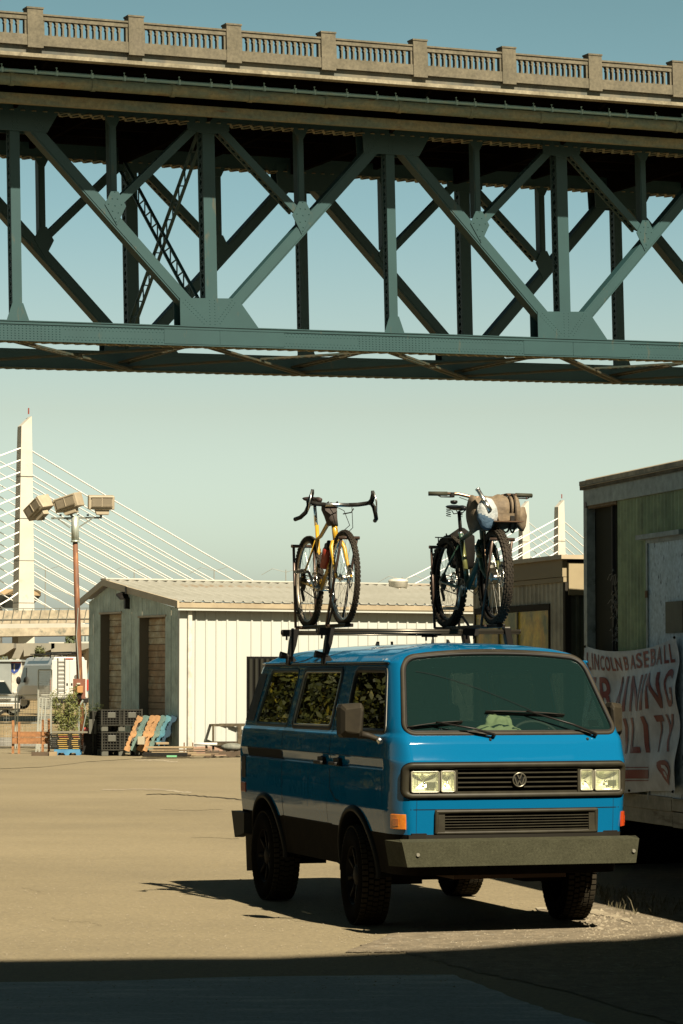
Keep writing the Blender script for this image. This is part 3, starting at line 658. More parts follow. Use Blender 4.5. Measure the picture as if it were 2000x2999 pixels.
# ---------------- bulk containers
crm = M('black_crate_plastic', (.035, .034, .026), .5, c2=(.055, .053, .042), scale=5)
crl = M('grey_crate_panel', (.11, .11, .085), .5)
def bulk(lab, h, feet=True, w_=.98, d_=.9):
    t = thing('bulk_container', lab, 'crate', group='black folding bulk crates stacked by the gable')
    z0 = .13 if feet else .0
    MB().bx(-w_ / 2 + .03, w_ / 2 - .03, -d_ / 2 + .03, d_ / 2 - .03, z0 + .01, h - .03).build('inner_wall', M('crate_inside', (.008, .008, .006), .8), t)
    if feet:
        for x in (-w_ / 2 + .09, 0, w_ / 2 - .09):
            for y in (-d_ / 2 + .1, d_ / 2 - .1): MB().bx(x - .08, x + .08, y - .08, y + .08, 0, z0).build('foot', crl, t, bevel=.01)
    nr = 7
    for k in range(nr):
        z = z0 + (h - z0 - .04) * k / (nr - 1)
        th_ = .03 if k in (0, nr - 1) else .016
        MB().bx(-w_ / 2, w_ / 2, -d_ / 2, -d_ / 2 + .035, z, z + th_).build('rail', crm, t)
        MB().bx(-w_ / 2, -w_ / 2 + .035, -d_ / 2 + .036, d_ / 2, z, z + th_).build('rail', crm, t)
    for k in range(15):
        x = -w_ / 2 + .012 + k * (w_ - .024) / 14
        MB().bx(x - .008, x + .008, -d_ / 2 + .008, -d_ / 2 + .03, z0, h - .02).build('rib', crm, t)
    for x in (-w_ / 2 + .02, -.05, .05, w_ / 2 - .02): MB().bx(x - .018, x + .018, -d_ / 2 - .012, -d_ / 2 + .02, z0, h).build('post', crm, t)
    for x in (-.24, .24): MB().bx(x - .09, x + .09, -d_ / 2 - .006, -d_ / 2 + .006, z0 + (h - z0) * .48, z0 + (h - z0) * .8).build('label_panel', crl, t, bevel=.004)
    return t
q = at_G(345, 2214)
o = bulk('black folding bulk crate at the bottom of the stack by the gable', .57); o.location = (q.x, q.y + .45, 0); o.rotation_euler = (0, 0, .22)
o = bulk('black folding bulk crate on top of the stack by the gable', .52, feet=True); o.location = (q.x, q.y + .45, .575); o.rotation_euler = (0, 0, .2)
o = bulk('dark folded crate standing behind and left of the crate stack', 1.05, feet=False, w_=.5); o.location = (q.x - .5, q.y + 1.1, 0); o.rotation_euler = (0, 0, .2)
# black trays on a blue pallet
q = at_G(196, 2212)
o = pallet('blue pallet under the stack of black trays', M('bright_blue_wood', (.05, .22, .42), .7, c2=(.08, .3, .5), scale=3), L=.62, D=.6); o.location = (q.x, q.y + .3, 0)
yelm = M('yellow_edge', (.55, .35, .06), .6)
for k in range(8):
    t = thing('black_tray', '%s black tray with yellow slots in the stack on the blue pallet' % ['lowest', 'second lowest', 'third lowest', 'fourth from the bottom', 'fourth from the top', 'third from the top', 'second from the top', 'topmost'][k], 'tray', (q.x - .05 + random.uniform(-.02, .02), q.y + .3, .142 + .046 * k), random.uniform(-.03, .03), 'trays stacked on the blue pallet')
    MB().bx(-.36, .36, -.27, .27, 0, .012).bx(-.38, .38, -.28, .28, .03, .04).build('shell', crm, t)
    MB().bx(-.16, .06, -.285, -.278, .010, .026).bx(.17, .32, -.285, -.278, .010, .026).build('yellow_slot', yelm if k not in (6,) else M('red_edge', (.35, .07, .03), .6), t)
    for x in (-.34, -.19, .1, .15, .35): MB().bx(x - .012, x + .012, -.27, -.25, .0125, .0295).build('post', crm, t)
o = B1('slab', M('grey_board', (.22, .2, .14), .8), None, (0, 0, 0), (.84, .6, .035)); o.location = (q.x + .06, q.y + .35, .54); tag(o, 'flat grey board lying on top of the black trays', 'board')
o = MB().bx(-.14, .2, -.25, .25, 0, .5).build('shade_box', black_plastic); o.location = (q.x + .5, q.y + .5, 0); tag(o, 'black box standing in for shade between the trays and the crate stack', 'bin'); o['category'] = 'bin'  # black box fills in the shade beside the crate stack
qq = at_G(120, 2214); o = MB().bx(-.4, .0, -.06, .06, 0, .09).build('timber', woods[2]); o.location = (qq.x + .17, qq.y + .1, 0); tag(o, 'grey timber end lying left of the blue pallet', 'timber')
o = MB().bx(-.09, .09, -.06, .06, 0, .10).build('wood_block', woods[1]); o.location = (qq.x + .28, qq.y + .05, 0); tag(o, 'pale sawn wood block between the timber and the blue pallet', 'block')
o = MB().lathe([(0, 0), (.075, 0), (.09, .14), (0, .14)], n=14).build('bucket', M('pink_plastic', (.8, .16, .13), .5), None, True); q2 = at_Y(256, 2145, q.y + .5); o.location = (q2.x, q.y + .5, .505); tag(o, 'small pink bucket between the light pole and the crate stack', 'bucket')
# orange-brown trestle
orw = M('orange_brown_wood', (.40, .17, .05), .7, c2=(.30, .13, .04), scale=3, stretch=(.3, 3, 3), fine=14)
q = at_G(90, 2207); tr = thing('wood_trestle', 'orange-brown wooden trestle with two wide boards at the left edge', 'trestle', (q.x, q.y, 0), .06)
s_ = q.y / FPX
for z0, z1 in ((.235, .39), (.40, .53)): MB().bx(-54 * s_, 56 * s_, -.045, -.01, z0, z1).build('board', orw, tr)
for x, zt in ((-52, .80), (-34, .76), (35, .82), (52, .84)): MB().bx(x * s_ - .03, x * s_ + .03, .0 if x in (-52, 52) else -.09, .05 if x in (-52, 52) else -.046, 0, zt).build('post', orw, tr)
# fence
fm = M('galvanised_wire', (.42, .42, .36), .4, .6)
Yf = 74.0
def fence(x0, x1, Y, zt, lab, posts=(), wire=.07, rails=(1, .48), rz=0, nm='wire_fence', ph=None):
    w2 = x1 - x0; t = thing(nm, lab, 'fence', (x0, Y, 0), rz)
    for r in rails: MB().cyl((0, 0, zt * r), (w2, 0, zt * r), .018, n=6).build('rail', fm, t)
    for p_ in posts: MB().cyl((p_, 0, 0), (p_, 0, zt), .02, n=6).build('post', fm, t)
    mb = MB(); k = 0
    while k * wire < w2: mb.bar((k * wire, .0, .05), (k * wire, .0, zt), .005, .005); k += 1
    k = 1
    while k * wire * 1.6 < zt: mb.bar((0, 0, k * wire * 1.6), (w2, 0, k * wire * 1.6), .005, .005); k += 1
    tag(mb.build('wire_mesh', fm, t), kind='stuff'); return t
l_ = at_Y(-60, 2036, Yf); r_ = at_Y(225, 2036, Yf)
fence(l_.x, r_.x, Yf, l_.z, 'wire mesh fence with a pale top rail crossing behind the trestle', posts=(at_Y(46, 2000, Yf).x - l_.x, at_Y(53, 2000, Yf).x - l_.x, 2.3), rails=(1, .47))
pl_ = at_Y(112, 1962, 73.2); pr_ = at_Y(151, 1962, 73.2)
fence(pl_.x, pr_.x, 73.2, pl_.z, 'tall narrow wire panel standing behind the white van tail light', posts=(.0, pr_.x - pl_.x), wire=.035, rails=(1,), nm='wire_gate')
pl_ = at_Y(106, 2044, 70.2); pr_ = at_Y(142, 2044, 70.2)
o = fence(pl_.x, pr_.x, 70.2, pl_.z, 'lower wire panel leaning above the orange-brown trestle', posts=(.0, .08, .16, pr_.x - pl_.x), wire=.03, rails=(1,), nm='wire_gate'); o.rotation_euler = (rad(-4), rad(3.5), .1)
# ---------------- shrub
leafm = M('shrub_leaf', (.09, .12, .025), .55, c2=(.2, .2, .045), scale=6, lo=.35, hi=.65)
barkm = M('bark', (.10, .07, .04), .9)
def shrub(name, lab, loc, w_, h_, n, mat, leaf=.05, seed=1, cat='shrub', stems=7, group=None):
    rs = random.Random(seed); t = thing(name, lab, cat, loc, group=group); mb = MB(); st = MB()
    tips = []
    for k in range(stems):
        a = rs.uniform(0, 6.28); r = rs.uniform(.15, 1) * w_ / 2; top = Vector((math.cos(a) * r, math.sin(a) * r * .7, h_ * rs.uniform(.6, 1)))
        m_ = Vector((top.x * .4, top.y * .4, top.z * .5)); st.tube([(0, 0, 0), m_, top], [.014 * h_, .01 * h_, .003 * h_], 5)
        tips += [(m_, top)]
    for i in range(n):
        a_, b_ = rs.choice(tips); t_ = rs.uniform(-.1, 1.08); c = a_.lerp(b_, t_) + Vector([rs.gauss(0, w_ * .09) for _ in range(3)])
        if c.z < .02: c.z = .03 + abs(c.z)
        d = Vector([rs.gauss(0, 1) for _ in range(3)]).normalized(); e_ = d.orthogonal().normalized(); L = leaf * rs.uniform(.6, 1.4)
        mb.add([c - d * L, c + e_ * L * .35, c + d * L, c - e_ * L * .35], [(0, 1, 2, 3)])
    st.build('stem', barkm, t); tag(mb.build('foliage', mat, t), kind='stuff'); return t
q = at_Y(194, 2150, 68.4); shrub('shrub', 'leafy green shrub growing beside the foot of the rusty light pole', (q.x, q.y, 0), .75, 1.6, 2600, leafm, .032, 3)
q = at_Y(262, 2100, 70.2); shrub('shrub', 'dark weeds growing up the gable wall right of the light pole', (q.x, 70.2, 0), .65, 1.15, 1200, M('dark_leaf', (.03, .045, .015), .6, c2=(.06, .07, .02), scale=6), .03, 5)
# ---------------- floodlight pole
Yp = 69.6; pb = at_Y(240, 2190, Yp)
PL = thing('floodlight_pole', 'leaning rusty light pole with three boxy floodlights left of the warehouse', 'light pole', (pb.x, Yp, 0))
def pv(px, py, dy=0):
    v = at_Y(px, py, Yp + dy); return Vector((v.x - pb.x, dy, v.z))
rustpole = M('rusty_pole', (.30, .11, .035), .7, c2=(.14, .055, .025), scale=3, lo=.4, hi=.6, stretch=(3, 3, .6), c3=(.48, .24, .08), s3=5, lo3=.6, hi3=.7, st3=(3, 3, .5))
MB().tube([pv(240, 2195), pv(233, 1990), pv(226, 1780), pv(220, 1583)], [.085, .075, .07, .062], 12).build('post', rustpole, PL, True)
MB().cyl(pv(220, 1586), pv(219.5, 1512), .095, n=12).cyl(pv(220, 1588), pv(220, 1583), .11, n=12).build('sleeve', M('galvanised_sleeve', (.36, .40, .36), .4, .5, c2=(.24, .25, .2), scale=6, stretch=(3, 3, .5)), PL, True)
MB().bar(pv(150, 1518), pv(298, 1516), .05, .045).bar(pv(152, 1517, -.25), pv(160, 1517, .2), .04, .04).build('crossarm', M('arm_steel', (.25, .26, .22), .5, .3), PL)
MB().bar(pv(170, 1520), pv(205, 1546), .02, .03).bar(pv(268, 1520), pv(232, 1543), .02, .03).build('brace', MATS['arm_steel'], PL)
MB().tube([pv(184, 1515), pv(195, 1520), pv(210, 1525), pv(212, 1560)], .01, 5).tube([pv(232, 1505), pv(222, 1515), pv(216, 1530)], .01, 5).build('cable', black_metal, PL)
for pc in ((177, 1511), (257, 1511)): MB().cyl(pv(*pc), pv(pc[0], pc[1] - 5), .03, n=8).build('insulator', black_metal, PL)
lampm = M('beige_lamp_housing', (.50, .42, .29), .6, c2=(.42, .35, .24), scale=4); lampd = M('lamp_face', (.30, .25, .17), .4, c2=(.24, .2, .14), scale=3)
def flood(px, py, yaw, roll, pitch, s_=1):
    c = pv(px, py); k = Yp / FPX
    R = Matrix.Rotation(yaw, 3, 'Z') @ Matrix.Rotation(roll, 3, 'Y') @ Matrix.Rotation(pitch, 3, 'X')
    def L(x, y, z): return c + R @ Vector((x * k * s_, y * k * s_, z * k * s_))
    h = MB(); x0, x1 = -38, 38
    sec = [(-24, 20), (26, 26), (28, -16), (-20, -20)]     # (y depth, z) side outline
    h.prism([L(x0, y, z) for y, z in sec], R @ Vector(((x1 - x0) * k * s_, 0, 0)))
    hb = h.build('lamp_housing', lampm, PL, bevel=.02)
    def slab(m, x0, x1, z0, z1, y, nm): MB().add([L(x0, y, z0), L(x1, y, z0), L(x1, y - 1.5, z1), L(x0, y - 1.5, z1), L(x0, y + 3, z0), L(x1, y + 3, z0), L(x1, y + 1.5, z1), L(x0, y + 1.5, z1)], [(0, 1, 2, 3), (0, 4, 5, 1), (1, 5, 6, 2), (2, 6, 7, 3), (3, 7, 4, 0)]).build(nm, m, hb)
    slab(lampd, -28, 30, -10, 13, -24.6, 'lens'); slab(lampm, 0, 2, -12, 15, -26.2, 'clip'); slab(lampm, -30, 32, 13.5, 16, -26.8, 'lens_rim'); slab(lampm, -30, 32, -13, -10.5, -24.9, 'lens_rim')
    MB().prism([L(-20, -14, -17), L(24, -14, -17), L(22, -14, -34), L(-14, -14, -34)], R @ Vector((0, 22 * k * s_, 0))).build('ballast', lampm, hb, bevel=.01)
    MB().bar(L(0, 0, -34), L(0, 0, -40), .05, .05).build('stem', MATS['arm_steel'], hb)
flood(296, 1474, .15, 0, 0); flood(200, 1474, -.35, rad(-16), 0); flood(112, 1489, -.75, rad(-32), .1)
o = pv(233, 2010)
bd = MB().bx(o.x - .15, o.x + .15, -.13, -.09, at_Y(233, 2046, Yp).z, at_Y(233, 1988, Yp).z).build('meter_board', M('brown_board', (.25, .09, .045), .8, c2=(.19, .07, .035), scale=5), PL)
MB().bx(o.x - .045, o.x + .10, -.24, -.13, at_Y(233, 2029, Yp).z, at_Y(233, 2009, Yp).z).build('meter_box', M('orange_box', (.55, .27, .09), .6), PL, bevel=.01)
MB().bx(o.x - .08, o.x + .06, -.18, -.13, at_Y(233, 2047, Yp).z, at_Y(233, 2030, Yp).z).build('switch_box', black_metal, PL)
MB().bx(o.x - .05, o.x + .03, -.2, -.13, at_Y(233, 2004, Yp).z, at_Y(233, 2000, Yp).z).build('bracket', white_paint, PL)
MB().tube([pv(243, 2050, -.1), pv(232, 2070, -.12), pv(230, 2150, -.1), pv(233, 2185, -.1)], .025, 6).tube([pv(247, 2060, -.1), pv(252, 2090, -.1), pv(240, 2150, -.1)], .012, 6).tube([pv(229, 1780, -.08), pv(224, 1860, -.1), pv(232, 1990, -.1)], .012, 5).build('conduit', M('grey_conduit', (.35, .38, .34), .5), PL)
# ================================================================ FAR VEHICLES
def glassdark(): return M('car_glass', (.012, .018, .018), .08, spec=.8)
wv = M('white_van_paint', (.72, .70, .64), .3, coat=.6)
greyv = M('silver_car_paint', (.30, .31, .27), .3, .4, coat=.6)
tyre_f = M('far_tyre', (.015, .014, .012), .8)
def wheel_simple(par, x, y, r, wd=.22):
    t = MB().cyl((x, y - wd / 2, r), (x, y + wd / 2, r), r, n=20).build('wheel', tyre_f, par); MB().cyl((x, y - wd / 2 - .01, r), (x, y - wd / 2, r), r * .6, n=16).build('rim', alu, t)
# cargo van seen from the rear left
Yv2 = 141.0; a_ = at_Y(146, 2079, Yv2); b_ = at_Y(258, 2079, Yv2)
CV = thing('cargo_van', 'white high-roof cargo van with ladder on its rear door behind the fence', 'van', ((a_.x + b_.x) / 2, Yv2, a_.z), rad(25))
VW_, VH = 1.98, 2.62; VLn = 5.6
# local y+ = forward (away), x across
sec = [(-VW_ / 2, .45), (VW_ / 2, .45), (VW_ / 2, 1.2), (VW_ / 2 - .06, 2.2), (VW_ / 2 - .22, VH), (-VW_ / 2 + .22, VH), (-VW_ / 2 + .06, 2.2), (-VW_ / 2, 1.2)]
def loft(mb, secs):
    n_ = len(secs[0][1]); vs = []
    for y, s in secs: vs += [(x, y, z) for x, z in s]
    fs = [tuple(range(n_ - 1, -1, -1)), tuple(range((len(secs) - 1) * n_, len(secs) * n_))]
    for j in range(len(secs) - 1): fs += [(j * n_ + i, j * n_ + (i + 1) % n_, (j + 1) * n_ + (i + 1) % n_, (j + 1) * n_ + i) for i in range(n_)]
    return mb.add(vs, fs)
def sc2(s, fz, fx=1.0): return [(x * fx, .45 + (z - .45) * fz) for x, z in s]
loft(MB(), [(0, sec), (3.9, sec), (4.3, sc2(sec, .98, .98)), (5.0, sc2(sec, .55, .97)), (5.6, sc2(sec, .35, .9))]).build('body', wv, CV, bevel=.05)
MB().add([(-VW_ / 2 + .16, -.012, 1.0), (VW_ / 2 - .16, -.012, 1.0), (VW_ / 2 - .16, -.012, 1.0), ], []).v
for sx in (-1, 1):
    d = MB().bx(sx * .02, sx * (VW_ / 2 - .08), -.03, -.001, .62, 2.45).build('rear_door', wv, CV, bevel=.02); MB().bx(sx * .08, sx * .16, -.05, -.03, 1.2, 1.32).build('handle', black_plastic, d)
    MB().bx(sx * (VW_ / 2 - .08), sx * (VW_ / 2 + .01), -.05, .06, .95, 1.5).build('tail_light', M('tail_red', (.45, .05, .03), .3), CV)
MB().bx(-VW_ / 2, VW_ / 2, -.09, .05, .35, .58).build('rear_bumper', black_plastic, CV, bevel=.02)
MB().bx(-.2, .2, -.035, -.03, 2.5, 2.55).build('brake_light', M('tail_red', (.45, .05, .03), .3), CV)
MB().add([(-VW_ / 2 - .012, 3.7, 1.35), (-VW_ / 2 - .012, 4.55, 1.35), (-VW_ / 2 + .03, 4.2, 2.1), (-VW_ / 2 + .03, 3.75, 2.1)], [(0, 1, 2, 3)]).build('side_window', glassdark(), CV)
MB().sphere((-VW_ / 2 - .2, 4.3, 1.45), .16, 8, 6, (.8, .5, 1.3)).build('wing_mirror', black_plastic, CV)
for x in (-VW_ / 2 + .1, VW_ / 2 - .1):
    for y in (.95, 4.5): wheel_simple(CV, x, y, .35)
ld = MB()
for x in (-.62, -.26): ld.bar((x, -.1, .7), (x, -.1, 2.55), .04, .04, up=(0, 1, 0))
for k in range(9): ld.bar((-.62, -.1, .8 + k * .2), (-.26, -.1, .8 + k * .2), .03, .03)
ld.bar((-.62, -.1, 2.5), (-.62, .5, 2.72), .04, .04).bar((-.26, -.1, 2.5), (-.26, .5, 2.72), .04, .04)
ld.build('rear_ladder', M('ladder_grey', (.18, .18, .15), .5), CV)
rk = MB()
for y in (.4, 1.6, 2.8): rk.bar((-.85, y, VH + .12), (.85, y, VH + .12), .05, .05)
for x in (-.85, .85): rk.bar((x, .2, VH + .15), (x, 3.4, VH + .15), .05, .05); rk.bar((x, .4, VH - .05), (x, .4, VH + .12), .04, .04); rk.bar((x, 2.8, VH - .05), (x, 2.8, VH + .12), .04, .04)
rk.build('roof_rack', black_metal, CV)
o = thing('ladder', 'dark ladder lying on the roof rack of the white cargo van', 'ladder', CV.location, rad(25))
m_ = MB()
for x in (.1, .5): m_.bar((x, .0, VH + .22), (x, 3.8, VH + .22), .05, .09)
for k in range(10): m_.bar((.1, .2 + k * .38, VH + .22), (.5, .2 + k * .38, VH + .22), .03, .03)
m_.build('frame', black_metal, o)
# black cones / logo dot on the doors: round dark badge
MB().cyl((.36, -.036, 1.62), (.36, -.031, 1.62), .12, n=16).build('door_badge', M('badge_dark', (.12, .12, .1), .6), CV)
# silver SUV facing us, front right visible
Ys = 138.0; c_ = at_Y(6, 2078, Ys)
SU = thing('silver_car', 'silver four wheel drive car facing the lot at the left edge of the picture', 'car', (c_.x, Ys, 0), rad(22))
W2 = .86
loft(MB(), [(0, [(-W2 * .93, .32), (W2 * .93, .32), (W2 * .95, .62), (W2 * .88, .86), (-W2 * .88, .86), (-W2 * .95, .62)]), (.25, [(-W2, .28), (W2, .28), (W2, .7), (W2 * .93, .95), (-W2 * .93, .95), (-W2, .7)]), (1.15, [(-W2, .28), (W2, .28), (W2, .8), (W2 * .95, 1.06), (-W2 * .95, 1.06), (-W2, .8)]), (4.4, [(-W2, .28), (W2, .28), (W2, .8), (W2 * .95, 1.06), (-W2 * .95, 1.06), (-W2, .8)])]).build('body', greyv, SU, bevel=.03)
loft(MB(), [(1.1, [(-W2 * .9, 1.0), (W2 * .9, 1.0), (W2 * .9, 1.03), (-W2 * .9, 1.03)]), (1.85, [(-W2 * .9, 1.0), (W2 * .9, 1.0), (W2 * .72, 1.62), (-W2 * .72, 1.62)]), (4.2, [(-W2 * .9, 1.0), (W2 * .9, 1.0), (W2 * .72, 1.66), (-W2 * .72, 1.66)])]).build('cabin', glassdark(), SU)
MB().bx(-W2 * .74, W2 * .74, 1.85, 4.3, 1.62, 1.70).build('roof', greyv, SU, bevel=.03)
for sx in (-1, 1):
    MB().bar((sx * W2 * .92, 1.05, 1.04), (sx * W2 * .75, 1.85, 1.64), .05, .05).build('pillar', greyv, SU)
    MB().bx(sx * W2 * .5, sx * W2 * .93, -.03, .1, .70, .86).build('headlight', M('headlight_grey', (.6, .6, .55), .15), SU, bevel=.02)
    MB().sphere((sx * (W2 + .12), 1.25, 1.12), .12, 8, 6, (1, .6, .8)).build('mirror', M('mirror_white', (.6, .58, .5), .4), SU)
    wheel_simple(SU, sx * (W2 - .1), .8, .34); wheel_simple(SU, sx * (W2 - .1), 3.5, .34)
gr_ = MB().bx(-.4, .4, -.03, .0, .70, .84).build('grille', black_plastic, SU)
for k in range(3): MB().bx(-.38, .38, -.045, -.03, .72 + k * .045, .735 + k * .045).build('grille_bar', chrome, gr_)
MB().bx(-W2, W2, -.12, .05, .34, .62).build('bumper', M('bumper_silver', (.55, .5, .4), .4), SU, bevel=.03)
MB().bx(-.5, .5, -.13, -.12, .37, .46).build('air_intake', black_plastic, SU)
# box trailer behind them with a road shield
Yt = 150.0; l_ = at_Y(-90, 1930, Yt); r2_ = at_Y(66, 1930, Yt); tz = at_Y(30, 1932, Yt).z
BT = thing('box_truck', 'pale box truck with a road shield emblem behind the silver car', 'truck', (l_.x, Yt, 0))
w3 = r2_.x - l_.x
MB().bx(0, w3 * .78, 0, 6, .6, tz - .1).build('box', M('truck_grey', (.34, .37, .35), .5, c2=(.27, .3, .29), scale=1), BT, bevel=.04)
MB().bx(-.1, w3 * .98, -.1, 6, tz - .1, tz).build('roof_edge', M('truck_roof', (.45, .5, .48), .5), BT)
pn = MB().bx(w3 * .785, w3 * .98, .3, 5, 1.0, tz - .3).build('side_panel', white_paint, BT)
cx_ = at_Y(42, 1950, Yt + .3).x - l_.x; cz_ = at_Y(42, 1950, Yt + .3).z
def shield(s): return [(-.42 * s, .30 * s), (-.2 * s, .38 * s), (0, .33 * s), (.2 * s, .38 * s), (.42 * s, .30 * s), (.40 * s, -.05 * s), (.22 * s, -.36 * s), (0, -.5 * s), (-.22 * s, -.36 * s), (-.40 * s, -.05 * s)]
def fl2(mat, pts, y, nm): MB().prism([(cx_ + x, y, cz_ + z) for x, z in pts], (0, -.01, 0)).build(nm, mat, pn)
fl2(white_paint, shield(.95), .29, 'shield_rim'); fl2(M('shield_blue', (.03, .07, .32), .5), [(x, min(z, .13)) for x, z in shield(.85)], .275, 'shield_field'); fl2(M('shield_red', (.5, .05, .04), .5), [(-.35, .15), (-.33, .26), (-.17, .33), (0, .28), (.17, .33), (.33, .26), (.35, .15)], .275, 'shield_band')
fl2(white_paint, [(-.03, .08), (.03, .08), (.03, -.28), (-.03, -.28)], .262, 'numeral')
for x in (1.0, 2.0): wheel_simple(BT, x, .3, .45)
# far industrial building and trees seen under the viaduct
bl = M('blue_grey_wall', (.16, .22, .23), .7, c2=(.13, .18, .19), scale=.3, fine=1)
IB = thing('industrial_building', 'blue-grey industrial building with pale streaked top under the viaduct', 'building', (0, 330, 0))
p0 = at_Y(148, 1920, 330); p1 = at_Y(262, 1885, 330)
MB().bx(p0.x, p1.x + 3, 0, 14, 0, p1.z).build('wall', bl, IB)
for k in range(9): MB().bx(p0.x + .3 + k * .75, p0.x + .3 + k * .75 + .28, -.06, 0, p1.z - random.uniform(.5, 1.1), p1.z).build('wall_streak', white_paint, IB)
for k in range(3): MB().bx(p0.x + .3 + k * .75, p0.x + .75 + k * .75, -.05, 0, 2.4, 3.0).build('window', glassdark(), IB)
MB().bx(p0.x - .2, p1.x + 3.2, -.15, .1, p1.z, p1.z + .18).build('roof_edge', white_conc, IB)
IB2 = thing('pale_building', 'tall pale blue building block right behind the light pole and the viaduct', 'building', (0, 345, 0))
p0 = at_Y(236, 1930, 345); p1 = at_Y(275, 1838, 345)
MB().bx(p0.x, p1.x + 2, 0, 12, 0, p1.z).build('wall', M('pale_blue_wall', (.4, .45, .42), .7), IB2)
for k in range(5): MB().bx(p0.x + k * .45, p0.x + k * .45 + .2, -.05, 0, p1.z - 1.6, p1.z - .3).build('window', bl, IB2)
MB().bx(p0.x, p1.x + 2, -.06, 0, p1.z - 3.6, p1.z - 1.9).build('wall_band', white_conc, IB2)
# far tree
TLM = M('far_tree_leaf', (.07, .10, .035), .7, c2=(.11, .14, .05), scale=1)
def tree(name, lab, loc, h, wd, n, mat, leaf, seed, group=None, blobs=14, zlo=.3):
    rs = random.Random(seed); t = thing(name, lab, 'tree', loc, group=group)
    tr_ = MB().tube([(0, 0, 0), (wd * .02, 0, h * .35), (0, wd * .02, h * .75)], [h * .022, h * .016, h * .006], 8)
    mb = MB(); bs = []
    for k in range(blobs):
        z = rs.uniform(zlo, .95); rr = (1 - abs(z - .55) * 1.15) * wd * .42; a = rs.uniform(0, 6.28); d = rs.uniform(0, 1) ** .5 * rr
        c = Vector((math.cos(a) * d, math.sin(a) * d, z * h)); bs.append((c, rs.uniform(.16, .3) * wd)); tr_.tube([(0, 0, h * z * .55), c], [h * .008, h * .003], 5)
    tr_.build('trunk', barkm, t)
    for i in range(n):
        c, r = rs.choice(bs); d = Vector([rs.gauss(0, 1) for _ in range(3)]).normalized(); q = c + d * r * rs.uniform(.6, 1.05); q.z = max(q.z, .15 * h)
        e_ = d.orthogonal().normalized(); f_ = d.cross(e_); th_ = rs.uniform(0, 6.28); u_ = (e_ * math.cos(th_) + f_ * math.sin(th_) + d * rs.uniform(-.5, .5)) * leaf * rs.uniform(.6, 1.3); v_ = u_.cross(d).normalized() * leaf * .55
        mb.add([q - u_, q + v_, q + u_, q - v_], [(0, 1, 2, 3)])
    tag(mb.build('crown', mat, t), kind='stuff'); return t
p = at_Y(204, 1960, 300); tree('conifer', 'pointed green tree rising under the viaduct left of the light pole', (p.x, 300, 0), 6.9, 2.2, 900, TLM, .18, 21)
p = at_Y(115, 1960, 215); tree('bushy_tree', 'bushy yellow-green tree between the viaduct piers', (p.x, 215, 0), 4.2, 1.5, 2500, M('yellow_leaf', (.13, .13, .03), .7, c2=(.08, .1, .03), scale=2), .09, 22)
p = at_Y(20, 1960, 200); tree('bushy_tree', 'low olive bush under the viaduct behind the box truck', (p.x, 200, 0), 3.2, 2.2, 2000, MATS['yellow_leaf'], .09, 23)
# ================================================================ FAR (MID) SITE OFFICE TRAILER
thv = rad(17)
p = at_Y(1660, 1638, 27.0)
MT = thing('office_trailer', 'beige ribbed site trailer with amber stained windows behind the green bicycle', 'trailer', (p.x, p.y, 0), thv)
# local: x to the right/away along its dark front face, y back-left along its window wall
mh = p.z; BL_ = 2.62
beig = M('beige_sheet', (.60, .57, .46), .6, c2=(.50, .48, .38), scale=1.5, stretch=(1, 1, .3), fine=5, c3=(.2, .12, .06), s3=2.5, lo3=.66, hi3=.75)
fasc = M('tan_fascia', (.42, .34, .19), .65, c2=(.34, .27, .15), scale=2, stretch=(1, .3, 1), c3=(.2, .09, .03), s3=3, lo3=.62, hi3=.72)
dgr = M('shade_green_sheet', (.14, .15, .10), .7, c2=(.10, .11, .075), scale=1.5, stretch=(1, 1, .3), fine=6)  # dark green puts the neighbouring trailer's shade into this face
MB().bx(.03, 7, .03, BL_, .5, mh - .05).build('core', dgr, MT)
ribs(0, BL_, .5, lambda y: mh - .215, .11, .012, .05, 'y', 0, 'wall_panel', beig, MT, per=4)
ribs(0, 7, .5, lambda y: mh - .34, .22, .012, .05, 'x', 0, 'end_panel', dgr, MT, per=4)
MB().bx(-.05, .0, -.01, BL_, mh - .165, mh).build('fascia_board', fasc, MT); MB().bx(-.04, .0, -.01, BL_, mh - .215, mh - .17).build('lower_fascia', fasc, MT)
MB().bx(0.0, 7, -.05, .0, mh - .34, mh - .03).build('fascia_board', fasc, MT)
MB().bx(-.09, 7.1, -.09, BL_ + .05, mh, mh + .04).build('roof', trim_w, MT)
MB().bx(-.03, .03, -.03, .03, .5, mh - .22).build('corner_post', M('dark_edge', (.04, .035, .025), .8), MT)
amber = M('amber_pane', (1.0, .72, .07), .35, c2=(.22, .24, .06), scale=2.6, lo=.38, hi=.62, stretch=(1, 1.2, .8), c3=(1.2, .62, .03), s3=2.2, lo3=.5, hi3=.66, fine=14, spec=.3)
# windows: from px 1396 to 1612
def mtY(px):    # y on window wall for a pixel column
    k = (px - 1000) / FPX; ex, ey = -math.sin(thv), math.cos(thv); return (p.x - k * p.y) / (k * ey - ex)
wy1, wy0 = mtY(1475), mtY(1613)
wt = .0
zt_ = mh - .47
fr = MB().bx(-.03, -.015, wy0 - .03, wy1 + .8, zt_, zt_ + .06).bx(-.03, -.015, wy0 - .03, wy0, 1.0, zt_).bx(-.03, -.015, wy1 + .77, wy1 + .8, 1.0, zt_).build('window', MATS['dark_edge'], MT)
for y0, y1 in ((wy0, mtY(1523) - .012), (mtY(1523) + .012, wy1 + .06), (wy1 + .085, wy1 + .76)): MB().bx(-.022, -.018, y0, y1, 1.02, zt_ - .005).build('pane', amber, fr)
for yy in (mtY(1523), wy1 + .07): MB().bx(-.035, -.017, yy - .012, yy + .012, 1.0, zt_).build('mullion', M('mullion', (.16, .15, .1), .6), fr)
MB().bx(.5, 6.5, .6, 2.4, 0, .5).build('underframe', black_metal, MT)
